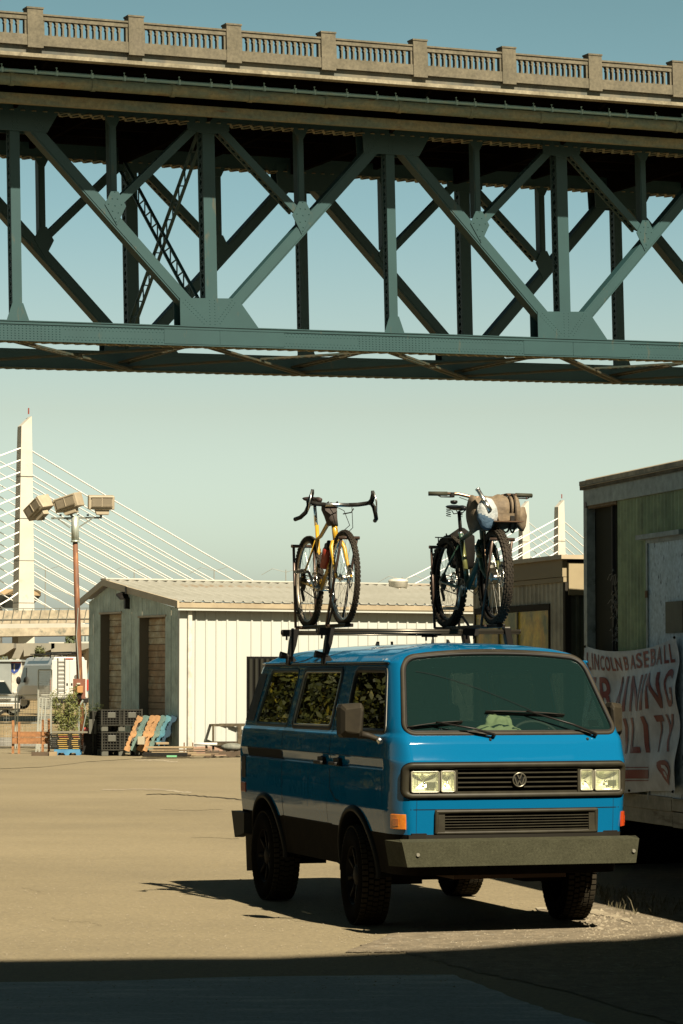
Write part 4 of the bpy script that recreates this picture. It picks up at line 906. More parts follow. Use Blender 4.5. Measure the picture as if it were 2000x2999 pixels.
# ================================================================ NEAR GREEN TRAILER, RIGHT
CT = Vector((2.25, 26.0, 0)); tht = rad(13.9)
NT = thing('weathered_trailer', 'weathered green corrugated trailer with a torn-open bay and peeling white door at the right edge', 'trailer', CT, tht)
# local: -y runs toward the camera along the visible wall (at x=0), x goes right
TN = Vector((-math.cos(tht), -math.sin(tht), 0)); TD = Vector((math.sin(tht), -math.cos(tht), 0))
def tw(px, py, off=0):
    q = at_P(px, py, CT + TN * off, TN) - CT; return (q.dot(TD), q.z)      # distance towards the camera, height
TH = tw(1722, 1416)[1]; print('trailer height', TH, 't at 2000', tw(2000, 1416))
grn = M('faded_green_sheet', (.38, .48, .24), .55, c2=(.46, .55, .29), scale=2, stretch=(1, 1, .25), fine=6, c3=(.18, .21, .11), s3=2.2, lo3=.6, hi3=.75, st3=(1, 1, .2))
greyp = M('grey_trim_paint', (.48, .55, .52), .6, c2=(.39, .44, .42), scale=2.5, stretch=(1, .3, 1), c3=(.09, .09, .075), s3=4, lo3=.62, hi3=.72, fine=12)
peel = M('peeling_white_paint', (.78, .95, 1.05), .6, c2=(.7, .86, .94), scale=3, c3=(.04, .065, .10), s3=20, lo3=.60, hi3=.66, st3=(1, 1, .45), fine=25)
TL = 9.0
MB().bx(.06, 5, -TL, -.02, .75, TH - .05).bx(.02, .06, -TL, -1.62, .75, TH - .3).build('core', M('trailer_core', (.05, .05, .035), .8), NT)
def tbx(name, mat, t0, t1, z0, z1, x0, x1, par=NT, bevel=0): return MB().bx(x0, x1, -t1, -t0, z0, z1).build(name, mat, par, bevel=bevel)
g0, g1 = tw(1812, 1600)[0], tw(1905, 1600)[0]; zt1 = tw(1722, 1483)[1]
# corrugated sheets between the bay and the door, and beyond/above
pts = []; 
def flute(t0, t1, z0, z1, nm):
    n_ = int((t1 - t0) / .0125); vs = []
    for i in range(n_ + 1):
        t = t0 + (t1 - t0) * i / n_; x = -.012 * math.cos((t) * 2 * math.pi / .085)
        vs += [(x, -t, z0), (x, -t, z1)]
    return MB().add(vs, [(2 * i, 2 * i + 1, 2 * i + 3, 2 * i + 2) for i in range(n_)]).build(nm, grn, NT, True)
zdoor = tw(1905, 1592)[1]; zb = .78
flute(g0, (g0 + g1) / 2 - .004, zb, zt1, 'corrugated_sheet'); flute((g0 + g1) / 2, g1, zb, zt1, 'corrugated_sheet'); 
t_d1 = g1 + .92
flute(g1 + .004, g1 + .45, zdoor + .05, zt1, 'corrugated_sheet'); flute(g1 + .455, t_d1, zdoor + .05, zt1, 'corrugated_sheet'); flute(t_d1 + .004, t_d1 + .9, zb, zt1, 'corrugated_sheet'); flute(t_d1 + .91, TL, zb, zt1, 'corrugated_sheet')
# open bay
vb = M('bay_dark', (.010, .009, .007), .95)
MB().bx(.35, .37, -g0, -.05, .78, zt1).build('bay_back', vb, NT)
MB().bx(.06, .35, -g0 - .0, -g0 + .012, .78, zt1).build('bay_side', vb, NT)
s0 = tw(1784, 1600)[0]
MB().bx(.02, .05, -s0 - .03, -s0, .8, zt1 - .02).build('bay_stud', M('grey_stud', (.09, .08, .065), .9, c2=(.05, .045, .04), scale=5, stretch=(1, 1, .2)), NT)
MB().bx(.12, .2, -s0 + .12, -s0 + .16, .8, zt1 - .2).build('bay_stud', MATS['grey_stud'], NT)
rs = random.Random(4); mb = MB()
for zc in (tw(1800, 1720)[1], tw(1800, 1830)[1]):
    for k in range(46):
        a_ = Vector((.0 + rs.uniform(-.02, .06), -g0 + rs.uniform(.0, .16), zc + rs.uniform(-.16, .18))); d = Vector((rs.uniform(-.02, .03), rs.uniform(.02, .12), rs.uniform(-.10, .02)))
        mb.tube([a_, a_ + d * .5 + Vector((0, 0, .02)), a_ + d], .0035, 3)
tag(mb.build('torn_insulation', M('insulation', (.3, .3, .27), .9), NT), kind='stuff')
tbx('corner_post', greyp, -.02, .07, .6, TH - .02, -.03, .05)
tbx('top_rail', greyp, .0, TL, zt1, TH - .06, -.035, .05)
tbx('roof_edge', M('sunlit_edge', (.62, .52, .36), .7, c2=(.3, .25, .17), scale=6, fine=10), -.05, TL, TH - .02, TH + .02, -.06, 5)
MB().prism([(-.066, .03, TH - .03), (-.0, .03, TH + .04), (.2, .03, TH + .04), (.2, .03, TH + .021), (-.061, .03, TH - .035)], (0, -TL - .06, 0)).build('sloped_cap', M('cream_cap', (.62, .53, .38), .7, c2=(.5, .42, .3), scale=5), NT)
tbx('roof_lip', M('dirty_lip', (.10, .08, .05), .9, c2=(.2, .17, .11), scale=9), -.05, TL, TH - .06, TH - .02, -.055, -.02)
MB().cyl((-.04, -.06, TH - .2), (-.035, -.06, TH - .2), .03, n=10).build('corner_light', M('dull_red', (.12, .03, .02), .5), NT)
tbx('bay_header', woods[0], .07, g0, zt1 - .025, zt1, -.02, .05)
# door
dr = tbx('door', peel, g1 + .035, t_d1 - .02, .8, zdoor, -.03, -.005)
fr = tbx('door_frame', greyp, g1, g1 + .035, .78, zdoor + .035, -.045, .0); tbx('door_frame', greyp, t_d1 - .02, t_d1 + .02, .78, zdoor + .035, -.045, 0); tbx('door_frame', greyp, g1 + .035, t_d1 - .02, zdoor, zdoor + .035, -.045, 0)
tbx('drip_hood', greyp, g1 - .13, t_d1, zdoor + .035, zdoor + .075, -.09, 0)
n0 = tw(1963, 1763); n1 = tw(1963, 1855)
tbx('notice_board', M('yellowed_board', (.24, .23, .16), .8, c2=(.2, .19, .13), scale=6), n0[0], n0[0] + .4, n1[1], n0[1], -.045, -.031, dr)
for zz_ in (1.25, 1.9, 2.5): tbx('hinge', M('rust', (.2, .08, .03), .8), g1 + .0, g1 + .05, zz_, zz_ + .06, -.055, -.046, dr)
# skirt
sk0 = tw(1918, 2413); sk1 = tw(1940, 2330)
skm = M('dirty_skirt_board', (.5, .48, .38), .8, c2=(.38, .38, .3), scale=2.5, stretch=(1, .3, 2), c3=(.13, .09, .05), s3=4, lo3=.55, hi3=.66, fine=8)
zs = [sk0[1], sk0[1] + .1, sk0[1] + .2, .78]
for k, (z0_, z1_) in enumerate(((zs[0], zs[0] + .125), (zs[0] + .13, zs[0] + .235), (zs[0] + .24, .80))):
    for j in range(4):
        tbx('skirt_board', skm, 0 + j * 2.25, 2.24 + j * 2.25, z0_ + random.uniform(-.008, .008), z1_, -.03 - .008 * k + random.uniform(-.004, .004), .03, bevel=.004)
tbx('underframe', black_metal, 0, TL, .35, .6, 1.0, 4.5)
for t_ in (1.5, 3.0, 5.0): tbx('support_pier', M('dark_pier', (.05, .045, .035), .9), t_, t_ + .4, 0, .38, .4, .8)
# ---------------- banner
banm = M('banner_vinyl', (.72, .82, .92), .55, c2=(.64, .73, .82), scale=2.5, fine=5)
redm = M('banner_red_ink', (.27, .008, .030), .55, c2=(.19, .008, .024), scale=3)
BN = thing('banner', 'white vinyl banner with red lettering LINCOLN BASEBALL TRAINING FACILITY on the trailer wall', 'banner', CT, tht)
S4 = 2.474; kx = lambda x: 1650 + x / S4; ky = lambda y: 1850 + y / S4
Lb = tw(kx(187), ky(100), .06); Rb = tw(kx(836), ky(35), .06); 
def bz(x, y): return tw(kx(x), ky(y), .06)
def bpos(x, y, h=0):
    """banner picture coordinates -> banner local point with sag and waves"""
    u = (x - 187) / 650
    t, z = bz(x, y)
    wv_ = .022 * math.sin(u * 9 + y * .004) + .014 * math.sin(u * 21 + y * .009 + 1) + .02 * math.sin(y * .012 + u * 3)
    top = 100 - 65 * u + 90 * 4 * u * (1 - u)
    f_ = min(1, max(0, (y - top) / 200))
    return (-.06 - .03 - wv_ * (.25 + .75 * f_) - h, -t, z)
nu, nv_ = 60, 50; vs = []; 
for j in range(nv_ + 1):
    for i in range(nu + 1):
        u = i / nu; x = 187 + 650 * u; top = 100 - 65 * u + 92 * 4 * u * (1 - u) * (1 - .25 * math.sin(u * 3.14)); bot = 1165 + 12 * math.sin(u * 6)
        y = top + (bot - top) * j / nv_; vs.append(bpos(x + (8 * (j / nv_) * u), y))
MB().add(vs, [(j * (nu + 1) + i, j * (nu + 1) + i + 1, (j + 1) * (nu + 1) + i + 1, (j + 1) * (nu + 1) + i) for j in range(nv_) for i in range(nu)]).build('sheet', banm, BN, True)
def textmesh(s):
    cu = bpy.data.curves.new('t', 'FONT'); cu.body = s; cu.size = 1; cu.resolution_u = 4; cu.offset = .018
    ob_ = bpy.data.objects.new('t', cu); COL.objects.link(ob_); dg = bpy.context.evaluated_depsgraph_get(); me = bpy.data.meshes.new_from_object(ob_.evaluated_get(dg)); bpy.data.objects.remove(ob_)
    b = bmesh.new(); b.from_mesh(me); bmesh.ops.triangulate(b, faces=b.faces)
    for _ in range(2): 
        es = [e for e in b.edges if e.calc_length() > .12]
        if es: bmesh.ops.subdivide_edges(b, edges=es, cuts=1); bmesh.ops.triangulate(b, faces=b.faces)
    vs_ = [v.co.copy() for v in b.verts]; fs_ = [[v.index for v in f.verts] for f in b.faces]; b.free(); return vs_, fs_
def letter(ch, x0, x1, yT0, yB0, yT1, yB1, wob=0):
    vs_, fs_ = textmesh(ch); xs = [v.x for v in vs_]; ys = [v.y for v in vs_]; a0, a1, b0, b1 = min(xs), max(xs), min(ys), max(ys); out = []
    for v in vs_:
        s = (v.x - a0) / max(1e-5, a1 - a0); r = (v.y - b0) / (b1 - b0); yt = yT0 + (yT1 - yT0) * s; yb = yB0 + (yB1 - yB0) * s; y = yb + (yt - yb) * r
        x = x0 + (x1 - x0) * s + wob * math.sin(y * .03); out.append(bpos(x, y, .005))
    MB().add(out, fs_).build('letter', redm, BN)
def row(word, xs, tops, bots, wob=0):
    for ch, (x0, x1), (t0, t1), (b0, b1) in zip(word, xs, tops, bots): letter(ch, x0, x1, t0, b0, t1, b1, wob)
x1s = [(207, 228), (238, 244), (254, 290), (300, 326), (333, 360), (367, 386), (392, 425), (447, 482), (500, 542), (548, 588), (602, 638), (655, 698), (708, 748), (760, 784), (792, 815)]
row('LINCOLNBASEBALL'[:15], x1s, [(150, 152), (152, 158), (158, 166), (170, 176), (178, 182), (184, 188), (188, 190), (182, 180), (172, 165), (158, 152), (145, 138), (128, 120), (112, 104), (98, 92), (90, 86)], [(282, 280), (276, 276), (276, 280), (282, 284), (286, 286), (286, 286), (284, 284), (282, 280), (275, 270), (268, 262), (262, 258), (252, 248), (240, 236), (232, 228), (226, 222)])
row('TRAINING', [(216, 264), (290, 362), (392, 452), (470, 490), (520, 596), (614, 634), (655, 738), (760, 810)], [(330, 330), (330, 330), (328, 326), (324, 322), (320, 312), (306, 302), (298, 292), (274, 268)], [(580, 580), (580, 580), (580, 580), (580, 578), (578, 574), (572, 566), (558, 554), (548, 545)], 4)
row('FACILITY', [(225, 270), (290, 345), (358, 405), (466, 486), (522, 586), (612, 634), (680, 724), (744, 812)], [(640, 640), (638, 636), (634, 632), (630, 628), (624, 620), (616, 612), (608, 604), (600, 596)], [(890, 890), (888, 886), (886, 884), (884, 882), (880, 878), (876, 876), (874, 872), (870, 866)], 5)
def bpoly(pts, mat, nm, h=.006): 
    MB().add([bpos(x, y, h) for x, y in pts], [tuple(range(len(pts)))]).build(nm, mat, BN)
for y0, y1 in ((980, 986), (1000, 1064), (1076, 1082)):
    n_ = 24; MB().add([bpos(300 + 342 * i / n_, y, .006) for y in (y0, y1) for i in range(n_ + 1)], [(i, i + 1, n_ + 2 + i, n_ + 1 + i) for i in range(n_)]).build('stripe', redm, BN)
bpoly([(712, 945), (735, 932), (765, 930), (785, 945), (796, 975), (800, 1010), (792, 1045), (782, 1070), (778, 1115), (765, 1095), (750, 1070), (738, 1030), (722, 1000), (712, 970)], redm, 'plume_emblem')
bpoly([(745, 965), (768, 968), (782, 990), (786, 1015), (778, 1040), (770, 1015), (762, 995), (748, 985)], banm, 'emblem_cutout', .009)
bpoly([(752, 1010), (764, 1015), (772, 1040), (770, 1070), (758, 1045)], banm, 'emblem_cutout', .009)
for x, y in ((192, 108), (832, 42), (515, 1152), (830, 1158)): MB().sphere(bpos(x, y, .006), .012, 6, 5).build('grommet', black_metal, BN)
# grass tufts under the trailer edge
gm = M('dry_tuft', (.13, .11, .05), .8); mb = MB(); rs = random.Random(9)
for k in range(900):
    x = rs.uniform(2.1, 3.6); y = rs.uniform(21.8, 24.6)
    if x > 2.25 + (24 - y) * .26 + .25 or x < 1.95 + (24 - y) * .1: continue
    h = rs.uniform(.02, .09) * (1.6 if rs.random() > .85 else 1); a = rs.uniform(0, 6.28); d = Vector((math.cos(a), math.sin(a), 0)) * h * rs.uniform(.2, .7); w_ = .003
    mb.add([(x - w_, y, 0), (x + w_, y, 0), (x + d.x * .5 + w_ * .7, y + d.y * .5, h * .7), (x + d.x * .5 - w_ * .7, y + d.y * .5, h * .7), (x + d.x, y + d.y, h * .95)], [(0, 1, 2, 3), (3, 2, 4)])
tag(mb.build('dry_grass_tufts', gm), 'dry grass tufts growing in the shade along the green trailer', 'grass', kind='stuff')
# loose stones
stm = M('pale_stone', (.33, .28, .19), .9, c2=(.22, .18, .12), scale=9); mb = MB(); rs = random.Random(5)
def stone(x, y, r):
    q = [(1, 0, 0), (-.9, .1, 0), (0, 1, 0), (.1, -1, 0), (0, 0, .7)]; a = rs.uniform(0, 6.28); ca, sa = math.cos(a), math.sin(a)
    vs = [(x + r * (p[0] * ca - p[1] * sa) * rs.uniform(.7, 1.2), y + r * (p[0] * sa + p[1] * ca) * rs.uniform(.7, 1.2), .004 + r * p[2] * rs.uniform(.6, 1.1)) for p in q]
    mb.add(vs, [(0, 2, 4), (2, 1, 4), (1, 3, 4), (3, 0, 4)])
for k in range(5200):
    px = rs.uniform(1000, 2050); py = rs.triangular(2620, 2900, 2745)
    if rs.random() > .25 + .75 * (px - 1000) / 900: continue
    q = at_G(px, py); stone(q.x, q.y, rs.choice((.004, .006, .008, .011)) * rs.uniform(.7, 1.3) * (1 + (px > 1700) * .5))
for k in range(2600):
    q = at_G(rs.uniform(-50, 1100), rs.triangular(2240, 2990, 2700)); stone(q.x, q.y, rs.uniform(.003, .009) * (1 + (2800 - min(2800, 2700)) * 0))
for k in range(60):
    q = at_G(rs.gauss(1760, 45), rs.gauss(2700, 13)); stone(q.x, q.y, rs.uniform(.012, .034))
tag(mb.build('loose_gravel', stm), 'loose pale gravel scattered over the dusty asphalt edge', 'gravel', kind='stuff')
# ================================================================ OUTSIDE THE FRAME: what shades the foreground, what dims the skylight and what the van mirrors
OB = thing('tall_warehouse', 'tall plain building standing right behind the photographer and shading the foreground', 'building')
rf = [(3.0, 1.2), (4.6, 1.27), (6.2, 1.16), (7.1, 1.25), (7.9, 1.38), (8.6, 1.40), (9.1, 1.62), (9.9, 1.98), (10.6, 2.5), (11.0, 2.62), (11.6, 3.2), (13.0, 4.0), (24, 7), (24, -14), (3.0, -14)]
obw = M('dull_brick_wall', (.10, .075, .05), .9, c2=(.07, .055, .04), scale=.6)
MB().prism([(x, y, 0) for x, y in rf], (0, 0, 20)).build('wall', obw, OB)
LB_ = thing('sky_blocking_shed', 'added dark shed unseen behind the photographer, holding back low sky light', 'building')  # added to cut the sky glow low behind the camera
MB().bx(-40, 1.5, -16, -9, 0, 11).build('wall', obw, LB_); MB().prism([(-40.5, -16.5, 11), (-40.5, -8.5, 11), (-40.5, -12.5, 13)], (42.5, 0, 0)).build('roof', M('shed_roof', (.09, .08, .06), .7), LB_)
RS_ = thing('sky_blocking_warehouse', 'added plain warehouse unseen along the right side of the lot, holding back low sky light', 'building')  # unseen block added to cut horizon light from the right
MB().bx(13, 30, 8, 62, 0, 9).build('wall', obw, RS_); MB().bx(12.7, 30.3, 7.7, 62.3, 9, 9.4).build('roof', MATS['shed_roof'], RS_)
TM1 = M('sunlit_leaf', (.055, .06, .008), .6, c2=(.015, .02, .004), scale=1.1, lo=.42, hi=.55, c3=(.26, .22, .02), s3=1.3, lo3=.56, hi3=.62)
spots = [(-6.9, 29.0, .95), (-7.6, 31.2, 1.1), (-8.6, 33.4, 1.0), (-9.6, 35.8, 1.15), (-10.8, 38.4, 1.0), (-12.0, 41, 1.2), (-6.4, 26.8, .85), (-14, 45, 1.3), (-10.2, 30.5, 1.25), (-12.5, 34.5, 1.35)]
names = ['third nearest', 'fourth', 'fifth', 'sixth', 'seventh', 'eighth', 'nearest', 'farthest', 'tallest near', 'tallest far']
t0 = tree('broadleaf_tree', 'dense yellow-green bushy tree left of the lot, third nearest of the row', (*spots[0][:2], 0), 4.6, 4.2, 24000, TM1, .052, 40, 'trees left of the lot outside the picture', 34, .08)
t0.scale = (.95,) * 3
for i, (x, y, s_) in enumerate(spots[1:], 1):
    o = dup(t0, loc=(x, y, 0), rz=i * 1.3, label='dense yellow-green bushy tree left of the lot, %s of the row' % names[i]); o.scale = (s_, s_, s_ * .95)
# ================================================================ THE VAN
VN = Vector((1.255, 20.292, 0)); VA = rad(17)
VAN = thing('camper_van', 'bright blue boxy lifted van with black bumpers carrying two bicycles on its roof', 'van', VN, VA)
blue = bpy.data.materials.new('blue_car_paint'); blue.use_nodes = True
_n = blue.node_tree; _b = _n.nodes['Principled BSDF']
_b.inputs['Roughness'].default_value = .5; _b.inputs['Coat Weight'].default_value = .85; _b.inputs['Specular IOR Level'].default_value = 0; _b.inputs['Coat Roughness'].default_value = .03
_tc = _n.nodes.new('ShaderNodeTexCoord'); _v = _n.nodes.new('ShaderNodeTexNoise'); _v.inputs['Scale'].default_value = 700; _v.inputs['Detail'].default_value = 1
_r = _n.nodes.new('ShaderNodeValToRGB'); _r.color_ramp.elements[0].color = (.0015, .064, .143, 1); _r.color_ramp.elements[1].color = (.002, .076, .165, 1); _r.color_ramp.elements[0].position = .4; _r.color_ramp.elements[1].position = .6
_n.links.new(_tc.outputs['Object'], _v.inputs[0]); _n.links.new(_v.outputs[0], _r.inputs[0]); _n.links.new(_r.outputs[0], _b.inputs['Base Color'])
_v2 = _n.nodes.new('ShaderNodeTexNoise'); _v2.inputs['Scale'].default_value = 3; _v2.inputs['Detail'].default_value = 3; _bp = _n.nodes.new('ShaderNodeBump'); _bp.inputs['Strength'].default_value = .12; _bp.inputs['Distance'].default_value = .012
_n.links.new(_tc.outputs['Object'], _v2.inputs[0]); _n.links.new(_v2.outputs[0], _bp.inputs['Height']); _n.links.new(_bp.outputs[0], _b.inputs['Normal']); _n.links.new(_bp.outputs[0], _b.inputs['Coat Normal'])
def tb_(t, z):
    return np.interp(z, [a for a, b in t], [b for a, b in t])
def smoothed(t, win):
    zz = np.arange(.40, 2.10, .001); v = tb_(t, zz); k = max(1, int(win * 1000)); pad = np.pad(v, k, mode='edge'); ker = np.hanning(2 * k + 1); ker /= ker.sum(); s = np.convolve(pad, ker, 'valid')
    return lambda z: float(np.interp(z, zz, s))
HW = [(.40, .835), (.60, .865), (.71, .880), (.80, .890), (.88, .8955), (1.0, .897), (1.155, .897), (1.158, .897), (1.164, .880), (1.232, .892), (1.238, .899), (1.36, .890), (1.40, .882), (1.415, .868), (1.45, .864), (1.87, .776), (1.925, .762), (1.945, .738), (1.98, .69), (2.0, .645), (2.03, .55), (2.06, .37), (2.075, .2), (2.082, .04)]
YF = [(.40, .07), (.60, .025), (.72, .018), (.885, .006), (1.0, -.003), (1.2, -.018), (1.218, -.018), (1.26, .0), (1.36, .04), (1.42, .078), (1.45, .10), (1.945, .47), (1.995, .512), (2.03, .64), (2.06, .88), (2.075, 1.2), (2.082, 1.6)]
YR = [(.40, 4.34), (.9, 4.36), (1.2, 4.36), (1.44, 4.32), (1.9, 4.10), (1.95, 4.04), (2.0, 3.9), (2.05, 3.6), (2.075, 3.3), (2.082, 3.0)]
hw = smoothed(HW, .0035); HWF = [q for q in HW if not 1.156 < q[0] < 1.237]; hwf = smoothed(HWF, .01); yf = smoothed(YF, .014); yr = smoothed(YR, .02)
RX = [(.4, .12), (1.25, .12), (1.45, .085), (1.945, .08), (2.082, .08)]; RY_ = [(.4, .27), (1.25, .27), (1.45, .22), (1.945, .16), (2.0, .2), (2.082, .2)]
def rx(z): return min(float(tb_(RX, z)), hwf(z) * .5)
def hside(y, z):
    t = max(0, min(1, (y - .355) / .02)); return hwf(z) + (hw(z) - hwf(z)) * t
def ry(z): return float(tb_(RY_, z))
BOW = .055
def yfront(x, z):
    h = hwf(z); r = rx(z); ax = min(abs(x), h); xi = min(ax, h - r); y = yf(z) + BOW * (xi / h) ** 2 * (h / .88) ** 2
    if ax > h - r:
        s = 2 * BOW * (h - r) / .774; u = (ax - (h - r)) / r; y += s * (ax - h + r) + ry(z) * (1 - math.sqrt(max(0, 1 - u * u)))
    return y
def Sside(sx):
    def S(y, z):
        e = .004; d = (hw(z + e) - hw(z - e)) / (2 * e); d = max(-.5, min(.5, d)); n = Vector((sx, 0, -d)).normalized(); return Vector((sx * hw(z), y, z)), n
    return S
def Sfront(x, z):
    e = .006; P = Vector((x, yfront(x, z), z)); dx = Vector((2 * e, yfront(x + e, z) - yfront(x - e, z), 0)); dz_ = Vector((0, yfront(x, z + e) - yfront(x, z - e), 2 * e))
    n = dx.cross(dz_).normalized()
    if n.y > 0: n = -n
    return P, n
def rpoly(cs, r, n=7, sub=10):
    """rounded polygon from corners (counter-clockwise), each with own radius"""
    out = []; m = len(cs)
    for i in range(m):
        p = Vector(cs[i][:2]); a = Vector(cs[i - 1][:2]); b = Vector(cs[(i + 1) % m][:2]); rr = cs[i][2] if len(cs[i]) > 2 else r
        da = (a - p).normalized(); db = (b - p).normalized(); p0 = p + da * rr; p1 = p + db * rr
        for k in range(n + 1):
            t = k / n; out.append(p0 * (1 - t) ** 2 + p * 2 * t * (1 - t) + p1 * t * t)
        nx_ = cs[(i + 1) % m]; r2 = nx_[2] if len(nx_) > 2 else r; q0 = b + (p - b).normalized() * r2
        for k in range(1, sub): out.append(p1.lerp(q0, k / sub))
    return out
def onorm(o):
    n = len(o); res = []; area = sum(o[i].x * o[(i + 1) % n].y - o[(i + 1) % n].x * o[i].y for i in range(n)); s = 1 if area > 0 else -1
    for i in range(n):
        d = (o[(i + 1) % n] - o[i - 1]); d = d.normalized() if d.length > 1e-9 else Vector((1, 0)); res.append(Vector((d.y, -d.x)) * s)
    return res
def ring(out, S, prof, name, mat, par=VAN, smooth=True, closedprof=False):
    N_ = onorm(out); n = len(out); m = len(prof); vs = []
    for p, q in zip(out, N_):
        for (o_, h) in prof:
            u = p + q * o_; P, nn = S(u.x, u.y); vs.append(P + nn * h)
    fs = [(i * m + k, ((i + 1) % n) * m + k, ((i + 1) % n) * m + k + 1, i * m + k + 1) for i in range(n) for k in range(m - 1)]
    return MB().add(vs, fs).build(name, mat, par, smooth, weld=True)
def fill(out, S, h, name, mat, par=VAN, rings=8):
    c = sum(out, Vector((0, 0))) / len(out); n = len(out); vs = []
    for r in range(rings):
        t = 1 - r / rings
        for p in out: u = c + (p - c) * t; P, nn = S(u.x, u.y); vs.append(P + nn * h)
    P, nn = S(c.x, c.y); vs.append(P + nn * h)
    fs = [(r * n + i, r * n + (i + 1) % n, (r + 1) * n + (i + 1) % n, (r + 1) * n + i) for r in range(rings - 1) for i in range(n)] + [((rings - 1) * n + i, (rings - 1) * n + (i + 1) % n, rings * n) for i in range(n)]
    return MB().add(vs, fs).build(name, mat, par, True)
def strip(pts, S, wd, h, name, mat, par=VAN):
    """thin strip along an open path on a surface"""
    P = []
    for i in range(len(pts) - 1):
        a = Vector(pts[i]); b = Vector(pts[i + 1]); k = max(2, int((b - a).length / .03))
        for j in range(k): P.append(a.lerp(b, j / k))
    P.append(Vector(pts[-1])); vs = []; n = len(P)
    for i, p in enumerate(P):
        d = (P[min(i + 1, n - 1)] - P[max(i - 1, 0)]).normalized(); q = Vector((-d.y, d.x))
        for o_, hh in ((-wd / 2, h * .2), (0, h), (wd / 2, h * .2)): u = p + q * o_; A, nn = S(u.x, u.y); vs.append(A + nn * hh)
    return MB().add(vs, [(3 * i + k, 3 * i + 3 + k, 3 * i + 4 + k, 3 * i + 1 + k) for i in range(n - 1) for k in (0, 1)]).build(name, mat, par, True)
def inpoly(x, y, P):
    c = False; n = len(P); j = n - 1
    for i in range(n):
        if (P[i].y > y) != (P[j].y > y) and x < (P[j].x - P[i].x) * (y - P[i].y) / (P[j].y - P[i].y) + P[i].x: c = not c
        j = i
    return c
# outlines (y, z) on the flanks, (x, z) on the front
W_FD = rpoly([(.63, 1.865, .05), (.40, 1.44, .03), (1.36, 1.435, .05), (1.37, 1.87, .07)], .05)
W_SL = rpoly([(1.70, 1.875, .05), (1.74, 1.44, .05), (2.80, 1.435, .05), (2.73, 1.875, .05)], .05)
W_RQ = rpoly([(2.90, 1.875, .05), (2.95, 1.44, .05), (3.89, 1.44, .05), (3.71, 1.875, .05)], .05)
W_DV = rpoly([(3.84, 1.845, .02), (3.97, 1.455, .02), (4.23, 1.46, .02), (4.06, 1.85, .02)], .02)
W_WS = rpoly([(-.688, 1.955, .10), (-.80, 1.425, .075), (.80, 1.425, .075), (.688, 1.955, .10)], .1, 10, 14)
W_WS = [Vector((p.x, p.y + .045 * max(0, (p.y - 1.69) / .265) * (1 - (p.x / .7) ** 2) if p.y > 1.69 else p.y - .0 )) for p in W_WS]
GR = rpoly([(-.832, 1.205), (-.832, .975), (.832, .975), (.832, 1.205)], .055)
LG = rpoly([(-.612, .882), (-.612, .712), (.612, .712), (.612, .882)], .012)
AX = (1.07, 3.53); WRAD = .365
segs = []   # perimeter description per column
NS, NCn, NF, NB = 300, 14, 124, 40
zr = list(np.arange(.42, 1.155, .0145)) + [1.155, 1.158, 1.161, 1.164] + list(np.arange(1.176, 1.232, .012)) + [1.232, 1.235, 1.238, 1.241] + list(np.arange(1.255, 1.945, .0145)) + [1.925 + .0001]
zr = sorted(set(round(float(z), 5) for z in zr)); zr += [1.945 + .137 * math.sin(t) for t in np.linspace(.06, math.pi / 2, 22)]
zr = [z for z in sorted(set(zr)) if z <= 2.082]
def ringpts(z, ins=0.0):
    h = hwf(z); r = rx(z); Y = ry(z); yb = yr(z); P = []
    ye = yfront(h, z); rr = min(.09, h * .4)
    for i in range(NS): y_ = yb - rr + (ye - yb + rr) * i / NS; P.append((-hside(y_, z), y_, 'L'))
    for i in range(NCn):
        t = math.pi / 2 * (1 - i / NCn); x = -(h - r + r * math.sin(t)); P.append((x, yfront(x, z), 'F'))
    for i in range(NF): x = -(h - r) + 2 * (h - r) * i / NF; P.append((x, yfront(x, z), 'F'))
    for i in range(NCn): t = math.pi / 2 * i / NCn; x = (h - r + r * math.sin(t)); P.append((x, yfront(x, z), 'F'))
    for i in range(NS): y_ = ye + (yb - rr - ye) * i / NS; P.append((hside(y_, z), y_, 'R'))
    for i in range(6): t = math.pi / 2 * i / 6; P.append((h - rr + rr * math.cos(t), yb - rr + rr * math.sin(t), 'B'))
    for i in range(NB): P.append((h - rr - 2 * (h - rr) * i / NB, yb, 'B'))
    for i in range(6): t = math.pi / 2 * i / 6; P.append((-(h - rr) - rr * math.sin(t), yb - rr + rr * math.cos(t), 'B'))
    return P
V3 = []; TY = None
for z in zr:
    P = ringpts(z)
    if TY is None: TY = [p[2] for p in P]
    V3 += [(p[0], p[1], z) for p in P]
V3 = np.array(V3); nc = len(TY); nr_ = len(zr); G = V3.reshape(nr_, nc, 3)
